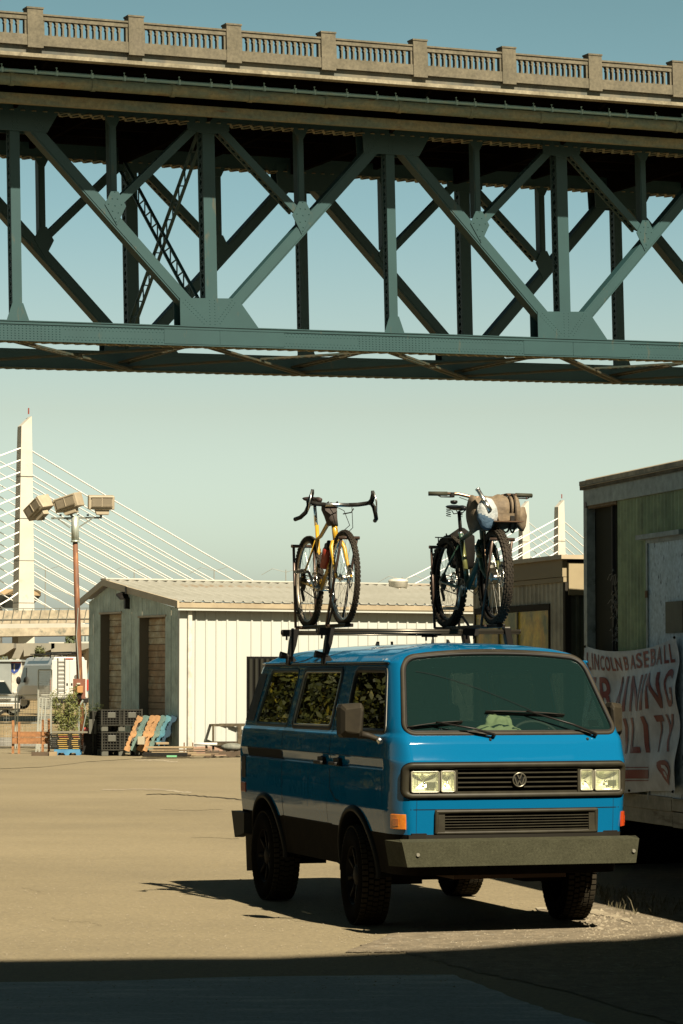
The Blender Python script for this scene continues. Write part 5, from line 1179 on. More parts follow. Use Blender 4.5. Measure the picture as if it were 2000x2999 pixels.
# smooth normals on the whole grid
du = np.roll(G, -1, 1) - np.roll(G, 1, 1); dv = np.empty_like(G); dv[1:-1] = G[2:] - G[:-2]; dv[0] = G[1] - G[0]; dv[-1] = G[-1] - G[-2]
NN = np.cross(du, dv); NN /= (np.linalg.norm(NN, axis=2, keepdims=True) + 1e-9)
if NN[40, NS // 2, 0] > 0: NN = -NN
groups = {}
def region(i, j):
    c = (G[i, j] + G[i, (j + 1) % nc] + G[i + 1, j] + G[i + 1, (j + 1) % nc]) / 4; x, y, z = c; t = TY[j]
    if t in 'LR':
        if 1.42 < z < 1.89:
            for w_ in (W_FD, W_SL, W_RQ):
                if inpoly(y, z, w_): return None
        for a in AX:
            if (y - a) ** 2 + (z - .42) ** 2 < .455 ** 2: return None
        if z < .71: return 'lower_cladding'
        if .36 < y < 1.66 and z < 1.918 and z > .90 - max(0, (y - 1.66)) and not (z < .98 and y > 1.5 and (y - 1.5) * .5 > (z - .90)): return 'front_door_' + t
        if t == 'L' and 1.68 < y < 3.0 and z < 1.918: return 'sliding_door_' + t
        return 'body'
    if t == 'F':
        if 1.42 < z < 2.01 and inpoly(x, z, W_WS): return None
        if inpoly(x, z, GR) and abs(x) < .815: return None
        if inpoly(x, z, LG): return None
        if z < .705: return 'lower_cladding'
        return 'body'
    return 'lower_cladding' if z < .71 else 'body'
inner = []
for i in range(nr_ - 1):
    for j in range(nc):
        r_ = region(i, j)
        if r_ is None: continue
        f = (i * nc + j, i * nc + (j + 1) % nc, (i + 1) * nc + (j + 1) % nc, (i + 1) * nc + j)
        groups.setdefault(r_, []).append(f)
        if zr[i] > .71: inner.append(f)
NNf = NN.reshape(-1, 3)
top = [tuple((nr_ - 1) * nc + j for j in range(nc))]
groups['body'] += top
dark_int = M('dark_interior', (.03, .032, .028), .9)
def grid_obj(name, faces, mat, par, off=0, cn=True):
    used = sorted({v for f in faces for v in f}); mp = {v: k for k, v in enumerate(used)}
    me = bpy.data.meshes.new(name); me.from_pydata([tuple(V3[v] + NNf[v] * off) for v in used], [], [tuple(mp[v] for v in f) for f in faces]); me.materials.append(mat)
    me.polygons.foreach_set('use_smooth', [True] * len(me.polygons)); me.update()
    if cn: me.normals_split_custom_set_from_vertices([tuple(NNf[v]) for v in used])
    o = bpy.data.objects.new(name, me); COL.objects.link(o); o.parent = par; return o
body = grid_obj('body', groups['body'], blue, VAN)
cladm = M('dusty_black_cladding', (.010, .008, .005), .8, c2=(.016, .012, .007), scale=5, fine=20, spec=.04)
grid_obj('lower_cladding', groups['lower_cladding'], cladm, VAN)
fdL = grid_obj('front_door', groups['front_door_L'], blue, VAN); fdR = grid_obj('front_door', groups['front_door_R'], blue, VAN)
sld = grid_obj('sliding_door', groups['sliding_door_L'], blue, VAN)
grid_obj('inner_lining', inner, dark_int, VAN, off=-.03, cn=False)
seam = M('panel_gap', (.004, .005, .006), .8); rub = M('window_rubber', (.034, .029, .019), .6, c2=(.048, .04, .027), scale=8); rubk = M('black_rubber', (.012, .012, .011), .5)
glass_side = glassmat('tinted_side_glass', (.03, .035, .03), .30); glass_fd = glassmat('door_glass', (.30, .34, .32), .2); glass_ws = glassmat('windscreen_glass', (.62, .70, .64), .05, haze=.045, hazec=(.07, .20, .18))  # teal diffuse film on the windscreen paints in reflected sky
for sx in (-1, 1):
    S = Sside(sx); dpar = fdL if sx < 0 else fdR
    w1 = ring(W_FD, S, [(.026, 0), (.022, .006), (.004, .008), (-.012, .002), (-.014, -.02)], 'window_seal', rubk, dpar); fill(W_FD, S, -.008, 'window_pane', glass_fd, dpar)
    ring(W_FD, S, [(.030, .0005), (.030, .004), (.026, .005), (.024, .001)], 'seal_trim', M('grey_seal_trim', (.16, .15, .11), .4), dpar)
    p2 = sld if sx < 0 else VAN
    ring(W_SL, S, [(.024, 0), (.02, .006), (.0, .008), (-.016, .002), (-.02, -.02)], 'window_seal', rubk, p2); fill(W_SL, S, -.006, 'window_pane', glass_side, p2)
    ring([Vector(((p.x - 2.24) * .955 + 2.24, (p.y - 1.655) * .93 + 1.655)) for p in W_SL], S, [(.010, -.004), (.008, .006), (-.004, .006), (-.006, -.004)], 'window_frame', M('grey_window_frame', (.25, .25, .2), .35, .4), p2)
    ring(W_RQ, S, [(.02, 0), (.016, .004), (.0, .006), (-.014, .002), (-.016, -.02)], 'window_seal', M('blue_grey_seal', (.02, .05, .06), .5), VAN); fill(W_RQ, S, -.006, 'rear_side_window', glass_side, VAN)
    fill(W_DV, S, .004, 'rear_pillar_vent', black_plastic, VAN)
    g_ = -1
    strip([(1.67, 1.915), (1.668, .98), (1.52, .90), (1.42, .892)], S, .012, .0012, 'panel_seam', seam)
    strip([(1.76, .90), (1.76, .71)], S, .006, .001, 'panel_seam', seam)
    strip([(.37, 1.42), (.375, .90)], S, .005, .001, 'panel_seam', seam)
    if sx < 0:
        strip([(3.0, 1.91), (3.0, .50)], S, .012, .0012, 'panel_seam', seam)
        r_ = MB(); 
        ring(rpoly([(3.02, 1.234), (3.02, 1.168), (4.06, 1.168), (4.06, 1.234)], .012), S, [(.004, .001), (0, .003), (-.004, .001)], 'slide_rail', seam); fill(rpoly([(3.02, 1.232), (3.02, 1.17), (4.06, 1.17), (4.06, 1.232)], .01), S, .0022, 'slide_rail', seam)
    strip([(1.66, .713), (3.06, .713)], S, .008, .0015, 'sill_seam', seam)
    strip([(.38, 1.241), (4.2, 1.241)], S, .004, .0008, 'crease_line', seam)
    # flank corner vent and side marker
    fill(rpoly([(4.10, 1.17), (4.10, .98), (4.22, .98), (4.22, 1.17)], .015), S, .004, 'corner_vent', black_plastic)
    MB().bx(sx * .885, sx * .905, 4.10, 4.24, .86, .945).build('side_marker', M('red_lens', (.32, .04, .02), .2), VAN, bevel=.006)
    # handle
    for yh, pr_, flip in ((1.50, dpar, 1), (1.82, p2, -1)):
        if sx > 0 and flip < 0: continue
        m_ = MB().bx(sx * .885, sx * .915, yh - .10 * (flip > 0) - .02, yh + .10 * (flip < 0) + .02, 1.155, 1.215); h_ = m_.build('handle', black_plastic, pr_, bevel=.006)
        MB().bx(sx * .915, sx * .945, yh - .11 if flip > 0 else yh - .05, yh + .05 if flip > 0 else yh + .13, 1.16, 1.185).build('handle_grip', black_plastic, pr_, bevel=.006)
    # gutter along the roof edge
    pts = [(sx * (hw(1.93) + .012), y, 1.932) for y in np.linspace(.60, 4.02, 30)]
    MB().tube([Vector(p) for p in pts], .011, 6).build('rain_gutter', blue, VAN, True)
    MB().tube([Vector(p) + Vector((sx * .004, 0, -.016)) for p in pts], .006, 5).build('gutter_shadow_strip', rubk, VAN, True)
    # wheel arch flares
    for a in AX:
        fl_ = MB(); n = 34; vs = []
        for k in range(n + 1):
            t = math.radians(-6) + math.radians(192) * k / n; c, s = math.cos(t), math.sin(t)
            for r0, dx in ((.495, .0), (.487, .016), (.47, .022), (.45, .024), (.444, .01), (.45, -.1)):
                y = a + c * r0 * .98; z = .42 + s * r0 * .93; vs.append((sx * (hw(max(.42, min(z, 1.1))) + dx), y, z))
        m = 6; fl_.add(vs, [(k * m + q, (k + 1) * m + q, (k + 1) * m + q + 1, k * m + q + 1) for k in range(n) for q in range(m - 1)]).build('wheel_arch_flare', M('flare_plastic', (.006, .007, .0065), .5, spec=.06), VAN, True)
        wl = [(sx * xx, a + .45 * math.cos(t), .42 + .45 * math.sin(t)) for t in np.linspace(0, math.pi, 18) for xx in (.84, .49)]; MB().add(wl + [(sx * .49, a, .42)], [(2 * i, 2 * i + 1, 2 * i + 3, 2 * i + 2) for i in range(17)] + [(2 * i + 1, 2 * i + 3, 36) for i in range(17)]).build('wheel_well', M('well_black', (.004, .004, .004), 1), VAN)
    # mirror
    q = MB()
    cxm = sx * 1.02
    def mo(x, y, z): return Vector((sx * x, y, z))
    fr_ = [mo(.955, .56, 1.63), mo(1.115, .62, 1.60), mo(1.105, .62, 1.395), mo(.965, .56, 1.405)]
    sec1 = [(.93, .47, 1.60), (.955, .47, 1.635), (1.115, .54, 1.625), (1.13, .54, 1.60), (1.125, .54, 1.41), (1.10, .54, 1.385), (.975, .47, 1.385), (.945, .47, 1.41)]
    sec2 = [(x, y + .10, z) for x, y, z in sec1]; sec0 = [(.95, .44, 1.58), (.97, .44, 1.60), (1.09, .49, 1.59), (1.10, .49, 1.57), (1.10, .49, 1.44), (1.08, .49, 1.42), (.99, .44, 1.42), (.97, .44, 1.44)]
    sec0, sec1, sec2 = [[((1.0 + (x - .93) * .78) if sx < 0 else (.90 + (x - .93) * .62), y, z) for x, y, z in s_] for s_ in (sec0, sec1, sec2)]
    vs = [mo(*p) for s_ in (sec0, sec1, sec2) for p in s_]; fs = [tuple(range(8)), tuple(range(16, 24))] + [(l * 8 + i, l * 8 + (i + 1) % 8, l * 8 + 8 + (i + 1) % 8, l * 8 + 8 + i) for l in (0, 1) for i in range(8)]
    mm_ = MB().add(vs, fs).build('wing_mirror', M('dusty_mirror_plastic', (.042, .035, .022), .6, c2=(.03, .025, .017), scale=9), VAN, False, bevel=.022, weld=True)
    MB().add([mo(x, y + .003, z) for x, y, z in sec2], [tuple(range(8))]).build('mirror_glass', chrome, mm_)
    MB().tube([mo(1.03 if sx < 0 else .93, .52, 1.41), mo(.96 if sx < 0 else .92, .50, 1.40), mo(.90, .46, 1.375), mo(.878, .44, 1.36)], [.03, .024, .018, .018], 8).build('mirror_arm', MATS['dusty_mirror_plastic'], mm_, True)
    MB().cyl(mo(.90, .455, 1.385), mo(.885, .44, 1.35), .02, n=10).build('mirror_pivot', alu, mm_, True)
# windscreen
ring(W_WS, Sfront, [(.020, .000), (.017, .009), (.006, .012), (-.003, .008), (-.008, .003), (-.010, -.02)], 'windscreen_seal', rub)
ring(W_WS, Sfront, [(-.004, .0102), (-.008, .012), (-.014, .006), (-.016, .0)], 'seal_inner_lip', rubk)
fill(W_WS, Sfront, -.006, 'windscreen', glass_ws, rings=12)
# scratches, fine crack across the screen
crk = []
for k in range(20):
    t = k / 19; crk.append((-.62 + .80 * t, 1.86 - .28 * t ** 1.35))
strip(crk, Sfront, .003, .0, 'glass_crack', seam)
strip([(-.75, 1.415), (.75, 1.415)], Sfront, .003, .0, 'cowl_seam', seam)
# grille with lamps
ring(GR, Sfront, [(.010, -.002), (.008, .014), (-.004, .020), (-.022, .016), (-.030, .0), (-.032, -.06)], 'grille_surround', M('grille_plastic', (.045, .041, .026), .5, c2=(.034, .03, .02), scale=10))
gpl = MATS['grille_plastic']; ringk = ring(GR, Sfront, [(.017, .001), (.012, .004), (.008, .001)], 'grille_gap', seam)
gk = M('grille_dark', (.006, .006, .005), .8)
def curvbox(name, mat, x0, x1, z0, z1, h0, h1, n=14, par=VAN, S=Sfront):
    """box following the curved nose between heights h0 and h1 off the surface"""
    vs = []
    for i in range(n + 1):
        x = x0 + (x1 - x0) * i / n; y = yfront(x, (z0 + z1) / 2)
        vs += [(x, y - h0, z0), (x, y - h1, z0), (x, y - h1, z1), (x, y - h0, z1)]
    fs = [(i * 4 + k, i * 4 + 4 + k, i * 4 + 4 + (k + 1) % 4, i * 4 + (k + 1) % 4) for i in range(n) for k in range(4)] + [(0, 1, 2, 3), (n * 4 + 3, n * 4 + 2, n * 4 + 1, n * 4)]
    return MB().add(vs, fs).build(name, mat, par)
curvbox('grille_back', gk, -.825, .825, .98, 1.20, -.10, -.09)
GRL = curvbox('grille', gpl, -.455, .455, 1.168, 1.176, -.05, .004); 
for k in range(5): curvbox('grille_bar', gpl, -.452, .452, 1.004 + k * .0335, 1.013 + k * .0335, -.045, .004, par=GRL)
for sx in (-1, 1): MB().bx(sx * .455, sx * .475, yfront(.465, 1.1) - .006, yfront(.465, 1.1) + .06, 1.0, 1.178).build('grille_post', gpl, VAN)
curvbox('headlight_shelf', gpl, -.81, -.477, 1.166, 1.19, -.06, -.008); curvbox('headlight_shelf', gpl, .477, .81, 1.166, 1.19, -.06, -.008)
refl = M('lamp_reflector', (.8, .79, .68), .3, .6); lens = glassmat('lamp_glass', (.9, .92, .8), .06, .05, haze=.07, hazec=(.5, .54, .48)); lrim = M('lamp_rim', (.42, .40, .30), .3, .2)
for sx in (-1, 1):
    for nm, x0, x1, kind in (('main', .585, .795, 0), ('inner', .484, .577, 1)) if True else ():
        if sx > 0: pass
        xa, xb = (x0, x1) if nm == 'main' else (x0 - .014, x1 + .003)
        z0, z1 = (1.006, 1.158) if nm == 'main' else (1.008, 1.160)
        xc = sx * (xa + xb) / 2; zc = (z0 + z1) / 2; yc = yfront(xc, 1.08) - .006
        ang = math.atan2(yfront(abs(xc) + .05, 1.08) - yfront(abs(xc) - .05, 1.08), .1) * sx
        hp = bpy.data.objects.new('headlight', None)
        wd = (xb - xa) - .004; ht = z1 - z0
        R = Matrix.Rotation(ang, 3, 'Z')
        def lp(x, y, z): return Vector((xc, yc, zc)) + R @ Vector((x, y, z))
        # rim frame
        out = rpoly([(-wd / 2, ht / 2), (-wd / 2, -ht / 2), (wd / 2, -ht / 2), (wd / 2, ht / 2)], .016, 4, 3); NO = onorm(out); m = MB(); pf = [(.0, .03), (.0, -.004), (-.004, -.008), (-.008, -.004), (-.009, .004)]
        vs = [lp(p.x + q.x * o_, y, p.y + q.y * o_) for p, q in zip(out, NO) for o_, y in pf]; n = len(out); k_ = len(pf)
        hl = m.add(vs, [(i * k_ + j, ((i + 1) % n) * k_ + j, ((i + 1) % n) * k_ + j + 1, i * k_ + j + 1) for i in range(n) for j in range(k_ - 1)]).build('headlight', lrim, VAN, True)
        # reflector: stepped bowl
        m = MB(); rr = [(1, .0), (.93, .022), (.75, .036), (.45, .05), (.15, .058), (0, .06)]; vs = []
        for sc_, d in rr:
            for p in out: r_ = 1 - (1 - sc_); vs.append(lp(p.x * .95 * sc_, d, p.y * .95 * sc_))
        m.add(vs, [(a * n + i, a * n + (i + 1) % n, (a + 1) * n + (i + 1) % n, (a + 1) * n + i) for a in range(len(rr) - 1) for i in range(n)]).build('reflector', refl, hl, True)
        MB().add([lp(p.x * .95, -.003, p.y * .95) for p in out], [tuple(range(n))]).build('lens', lens, hl)
        fl_ = MB()
        if kind == 0:
            for zz_ in (.03, .0, -.016, -.03, -.045): fl_.bar(lp(-wd * .44, .0, zz_), lp(wd * (.44 if zz_ in (.03, -.045) else .02), .0, zz_), .004, .003)
            for xx in [wd * (.06 + .05 * q) for q in range(8)]: fl_.bar(lp(xx, .001, -.04), lp(xx, .001, -.002), .0035, .003)
            for xx in [-wd * .3 + wd * .04 * q for q in range(5)]: fl_.bar(lp(xx, .001, .032), lp(xx, .001, .062), .003, .003)
            MB().bar(lp(wd * .05, .012, -.022), lp(wd * .38, .012, -.022), .004, .042).build('bulb_shield', M('shield_grey', (.12, .12, .08), .5), hl)
        else:
            fl_.tube([lp(.036 * math.cos(t), .001, .05 * math.sin(t)) for t in np.linspace(0, 6.283, 28)[:-1]], .002, 4, closed=True)
        fl_.build('lens_flute', lens, hl)
        MB().sphere(lp(0, .03, -.01), .012, 8, 6).build('bulb', chrome, hl, True)
# round emblem
yb_ = yfront(0, 1.09) - .010
em = MB().lathe([(.043, 0), (.052, -.004), (.054, -.010), (.048, -.014), (.043, -.010), (.042, 0)], (0, yb_, 1.092), (0, 1, 0), 30).build('emblem_ring', M('worn_chrome', (.17, .16, .12), .3, .8), VAN, True)
MB().cyl((0, yb_ + .004, 1.092), (0, yb_ - .001, 1.092), .044, n=24).build('emblem_back', gk, em)
m = MB()
def L2(x0, z0, x1, z1): m.bar((x0, yb_ - .007, 1.092 + z0), (x1, yb_ - .007, 1.092 + z1), .0075, .008, up=(0, 1, 0)) if False else m.bar((x0, yb_ - .007, 1.092 + z0), (x1, yb_ - .007, 1.092 + z1), .0078, .008, up=(0, 1, 0))
L2(-.018, .041, 0, .004); L2(.018, .041, 0, .004); L2(-.038, .022, -.017, -.038); L2(.038, .022, .017, -.038); L2(-.017, -.038, 0, -.004); L2(.017, -.038, 0, -.004)
m.build('emblem_letters', MATS['worn_chrome'], em)
# nose seams
for z_ in (.886,): strip([(-.79, z_), (.79, z_)], Sfront, .007, .001, 'panel_seam', seam)
for sx in (-1, 1): strip([(sx * .745, 1.20), (sx * .745, .71)], Sfront, .003, .0008, 'panel_seam', seam)
# lower grille
ring(LG, Sfront, [(.004, 0), (.002, .022), (-.012, .026), (-.022, .02), (-.026, -.05)], 'lower_grille_surround', gpl)
curvbox('lower_grille_back', gk, -.60, .60, .715, .88, -.07, -.06)
LGL = curvbox('lower_grille', gpl, -.60, -.545, .715, .878, -.03, .018, n=3); curvbox('grille_block', gpl, .545, .60, .715, .878, -.03, .018, n=3)
for k in range(7): curvbox('grille_bar', gpl, -.545, .545, .737 + k * .0195, .743 + k * .0195, -.04, .014, par=LGL)
# turn signals wrap the corners
amb = M('amber_lens', (.85, .26, .01), .18, coat=.6, c2=(.72, .18, .005), scale=30); redo = M('orange_red_lens', (.75, .08, .01), .18, coat=.6)
for sx in (-1, 1):
    vs = []; n = 12
    for i in range(n + 1):
        x = sx * (.812 + (.872 - .812) * min(1, i / (n - 2.0)) if i < n - 1 else .872)
        ax_ = .812 + .0615 * math.sin(math.pi / 2 * i / n); x = sx * ax_; y = yfront(x, .8)
        nn = Sfront(x, .8)[1] if i < n - 1 else Vector((sx, -.12, 0)).normalized()
        for h, z in ((0, .745), (.018, .75), (.018, .850), (0, .855)): vs.append((x + nn.x * h, y + nn.y * h, z))
    fs = [(i * 4 + k, i * 4 + 4 + k, i * 4 + 5 + k, i * 4 + 1 + k) for i in range(n) for k in range(3)] + [(0, 1, 2, 3), (4 * n + 3, 4 * n + 2, 4 * n + 1, 4 * n)]
    t_ = MB().add(vs, fs).build('turn_signal', amb if sx < 0 else redo, VAN)
    tag(t_, 'orange front turn signal' if sx < 0 else 'red-orange front turn signal')
    m = MB()
    for k in range(6): 
        pts_ = []
        for i in range(4, 9): b_ = vs[i * 4 + 1]; nn = Sfront(b_[0] * .985, .8)[1]; pts_.append(Vector((b_[0], b_[1], .775 + k * .009)) + Vector((nn.x, nn.y, 0)) * .001)
        m.tube(pts_, .0025, 4)
    m.build('lens_rib', amb if sx < 0 else redo, t_)
# valance and bumper
curvbox('valance', M('valance_black', (.02, .018, .013), .5), -.80, .80, .655, .708, -.05, .03)
bm = M('grey_bumper_liner', (.058, .058, .034), .8, c2=(.07, .07, .042), scale=9, bump=.25, bscale=160, fine=60, spec=.1)
fb = [(-.925, -.17, .672), (.855, -.17, .672), (.83, -.17, .50), (-.885, -.17, .50)]
inn = [(-1.0, .34, .672), (1.0, .34, .672), (1.0, .34, .50), (-1.0, .34, .50)]
MB().add([fb[0], fb[1], fb[2], fb[3], (-.895, -.02, .685), (.83, -.02, .685), (.82, -.02, .50), (-.88, -.02, .50)], [(0, 1, 2, 3), (0, 4, 5, 1), (3, 2, 6, 7), (4, 7, 6, 5)]).build('front_bumper', bm, VAN)
for sx in (-1, 1):
    xa_ = .925 if sx < 0 else .855; MB().add([(sx * xa_, -.17, .672), (sx * (xa_ + .02), .16, .672), (sx * (xa_ - .01), .16, .49), (sx * (.885 if sx < 0 else .83), -.17, .50), (sx * .89, -.02, .685), (sx * .89, .16, .672), (sx * .87, .16, .49), (sx * .85, -.1, .5)], [(0, 1, 2, 3), (0, 4, 5, 1), (1, 5, 6, 2), (3, 2, 6, 7)]).build('bumper_end', bm, VAN)
    MB().cyl((sx * .81, -.17, .585), (sx * .81, -.182, .585), .013, n=10).build('bumper_bolt', M('bolt_grey', (.2, .19, .15), .4, .5), VAN)
# rear bumper
MB().bx(-.90, .90, 4.34, 4.43, .50, .69).build('rear_bumper', M('rear_bumper_black', (.03, .03, .024), .6), VAN, bevel=.01)
for sx in (-1, 1): MB().prism([(sx * .85, 4.04, .52), (sx * .85, 4.34, .47), (sx * .85, 4.45, .69), (sx * .85, 4.04, .69)], (sx * .08, 0, 0)).build('rear_bumper_end', MATS['rear_bumper_black'], VAN)
# wheels
tyr = M('van_tyre', (.005, .004, .003), .9, c2=(.008, .007, .005), scale=10, spec=.02)
rimm = M('black_rim', (.006, .005, .004), .5, spec=.06)
def tyre_mesh():
    R = WRAD; w_ = .12
    prof = [(.215, -.10), (.25, -.118), (.30, -.122), (.335, -.112), (R - .012, -.098), (R - .012, .098), (.335, .112), (.30, .122), (.25, .118), (.215, .10)]
    return MB().lathe(prof, (0, 0, 0), (1, 0, 0), 56).mesh('tyre', tyr, True)
def tread_mesh():
    m = MB(); n = 54; R = WRAD
    for i in range(n):
        for q, (x0, x1, sh) in enumerate(((-.106, -.066, 0), (-.058, -.024, .5), (-.018, .018, .25), (.024, .058, .5), (.066, .106, 0))):
            a0 = 2 * math.pi * (i + sh) / n; a1 = a0 + 2 * math.pi / n * .70; vs = []
            for a in (a0, a1):
                for x in (x0, x1):
                    for r in (R - .014, R - (.003 if abs(x) > .1 else 0)): vs.append((x, math.cos(a) * r, math.sin(a) * r))
            m.add(vs, [(0, 1, 3, 2), (4, 6, 7, 5), (0, 4, 5, 1), (2, 3, 7, 6), (1, 5, 7, 3)])
    return m.mesh('tread_block', M('tyre_tread', (.045, .038, .026), .9, spec=.05))
def rim_mesh():
    m = MB().lathe([(.218, .10), (.205, .09), (.2, .02), (.17, .03), (.10, .05), (.07, .075), (.04, .085), (0, .085)], (0, 0, 0), (1, 0, 0), 32)
    for k in range(8):
        a = 2 * math.pi * k / 8; m.bar((.055, math.cos(a) * .06, math.sin(a) * .06), (.075, math.cos(a) * .2, math.sin(a) * .2), .03, .03, up=(1, 0, 0))
    m.lathe([(.2, -.1), (.2, .02)], (0, 0, 0), (1, 0, 0), 32)
    return m.mesh('rim', rimm, True)
tm_, trm_, rm_ = tyre_mesh(), tread_mesh(), rim_mesh()
for sx in (-1, 1):
    for a in AX:
        wh = bpy.data.objects.new('wheel', None); COL.objects.link(wh); wh.parent = VAN; wh.location = (sx * .80, a, WRAD); st = rad(-4) if a < 2 else 0
        wh.rotation_euler = (random.uniform(0, 1), 0, st) if sx > 0 else (random.uniform(0, 1), 0, math.pi + st)
        for nm, me in (('tyre', tm_), ('tread_block', trm_), ('rim', rm_)):
            o = bpy.data.objects.new(nm, me); COL.objects.link(o); o.parent = wh
            if nm == 'tread_block': o['kind'] = 'stuff'
# chassis
ch = M('chassis_dark', (.012, .010, .008), .9); ur = M('rusty_guard', (.09, .045, .02), .8)
MB().bx(-.78, .78, .05, 4.3, .60, .72).build('floor_pan', ch, VAN)
MB().bx(-.35, .35, .45, 3.9, .38, .60).bx(-.72, .72, 1.6, 3.0, .42, .60).build('underbody', ch, VAN)
MB().bx(-.45, .40, .10, .75, .39, .42).build('skid_plate', ur, VAN)
for a in AX: MB().cyl((-.72, a, WRAD), (.72, a, WRAD), .045, n=10).bx(-.7, -.4, a - .12, a + .12, .30, .37).bx(.4, .7, a - .12, a + .12, .30, .37).build('axle', ch, VAN)
MB().tube([(-.5, 3.0, .42), (-.55, 2.4, .36), (-.5, 1.8, .38)], .03, 8).build('exhaust', ch, VAN)
for sx in (-1, 1): MB().box((sx * .80, 4.0, .36), (.24, .012, .30), Matrix.Rotation(rad(-8), 3, 'X')).build('mud_flap', M('mud_flap_tan', (.16, .12, .075), .7), VAN)
# interior
dk = M('dash_dark', (.03, .03, .025), .7); mint = M('dash_reflection_mint', (.16, .24, .18), .7)
MB().prism([(-.78, .14, 1.37), (-.78, .22, 1.415), (-.78, .52, 1.40), (-.78, .66, 1.30), (-.78, .62, 1.1), (-.78, .14, 1.1)], (1.56, 0, 0)).build('dashboard', dk, VAN)
MB().bx(-.74, .74, .13, .24, 1.417, 1.432).build('dash_reflection_strip', mint, VAN)  # mint strip paints the dash reflection along the screen base
seatm = M('seat_fabric', (.05, .052, .048), .9)
for sx in (-1, 1):
    s_ = MB().bx(sx * .20, sx * .66, 1.15, 1.30, 1.0, 1.58).build('seat', seatm, VAN, bevel=.05); MB().bx(sx * .30, sx * .56, 1.2, 1.29, 1.60, 1.80).build('headrest', seatm, s_, bevel=.03); MB().bx(sx * .2, sx * .66, .8, 1.2, .95, 1.1).build('seat_cushion', seatm, s_, bevel=.04)
MB().bx(-.6, .6, 2.9, 3.1, .9, 1.6).build('rear_bench', seatm, VAN, bevel=.05)
MB().tube([(.40 + .19 * math.cos(t), .66 + .12 * math.sin(t), 1.36 + .13 * math.sin(t)) for t in np.linspace(0, 6.283, 32)[:-1]], .012, 6, closed=True).build('steering_wheel', dk, VAN, True)
MB().add([(-.76, .62, 1.60), (-.70, .62, 1.60), (-.72, .60, 1.50), (-.77, .60, 1.50)], [(0, 1, 2, 3)])
MB().box((-.70, .75, 1.52), (.06, .01, .13)).build('hanging_card', M('pale_card', (.5, .5, .42), .8), VAN)
MB().box((.0, 4.02, 1.66), (1.3, .01, .36)).build('rear_window', M('rear_window_dark', (.02, .03, .03), .2), VAN)  # flat dark opaque pane
# wipers
def wiper(x0, bx0, bz0, ex, ez):
    P0, n0_ = Sfront(x0, 1.395); P1, n1_ = Sfront(ex, ez); Pb, nb = Sfront(bx0, bz0); a1 = P1 + n1_ * .045; w0_ = MB().cyl(P0, P0 + n0_ * .03, .014, n=8)
    w0_.tube([P0 + n0_ * .03, P0.lerp(a1, .35) + n0_ * .04, a1], [.010, .008, .006], 6); o = w0_.build('wiper_arm', black_metal, VAN, True)
    pts_ = []
    for k in range(9):
        t = k / 8; x = bx0 + (2 * (ex - bx0)) * t; z = bz0 + 2 * (ez - bz0) * t; P, nn = Sfront(x, z); pts_.append(P + nn * (.018 + .014 * math.sin(math.pi * t)))
    pb = []
    for k in range(9):
        t = k / 8; x = bx0 + (2 * (ex - bx0)) * t; z = bz0 + 2 * (ez - bz0) * t; P, nn = Sfront(x, z); pb.append(P + nn * .006)
    MB().tube(pts_, .006, 5).tube(pb, .007, 5).build('wiper_blade', black_plastic, o, True)
wiper(-.165, -.78, 1.455, -.575, 1.475); wiper(.62, -.18, 1.565, .12, 1.552)
for sx in (-.19, .56):
    P0, n_ = Sfront(sx, 1.375); MB().sphere(P0, .012, 8, 5).build('washer_jet', dk, VAN)
P0, n_ = Sside(1)(.30, 1.36); P0 = Vector((.80, .22, 1.36)); 
MB().cyl(P0, P0 + Vector((.01, -.03, .03)), .022, .012, n=10).tube([P0 + Vector((.01, -.03, .03)), P0 + Vector((-.0, -.02, .24))], .003, 5).build('aerial', black_plastic, VAN)
# hat on the dash
hm = M('olive_hat_fabric', (.30, .33, .17), .9, c2=(.24, .27, .14), scale=6, bump=.3, bscale=14)
HT = thing('bucket_hat', 'crumpled olive green cloth hat lying on the dashboard behind the windscreen', 'hat')
HT.location = VN + Matrix.Rotation(VA, 3, 'Z') @ Vector((-.03, .34, 1.432)); HT.rotation_euler = (0, 0, VA)
m = MB(); prof = [(.19, .0), (.175, .012), (.13, .035), (.105, .045), (.098, .08), (.09, .105), (.06, .118), (0, .12)]; m.lathe(prof, (0, 0, 0), (0, 0, 1), 40)
m.v = [(x * (1 + .08 * math.sin(3 * math.atan2(y, x) + z * 30)), y * .75, z * .78 * (1 + .22 * math.sin(4 * math.atan2(y, x) + 1)) + .012 * math.sin(9 * x * 10 + y * 30) * (z > .03)) for x, y, z in m.v]
hb_ = m.build('crown', hm, HT, True)
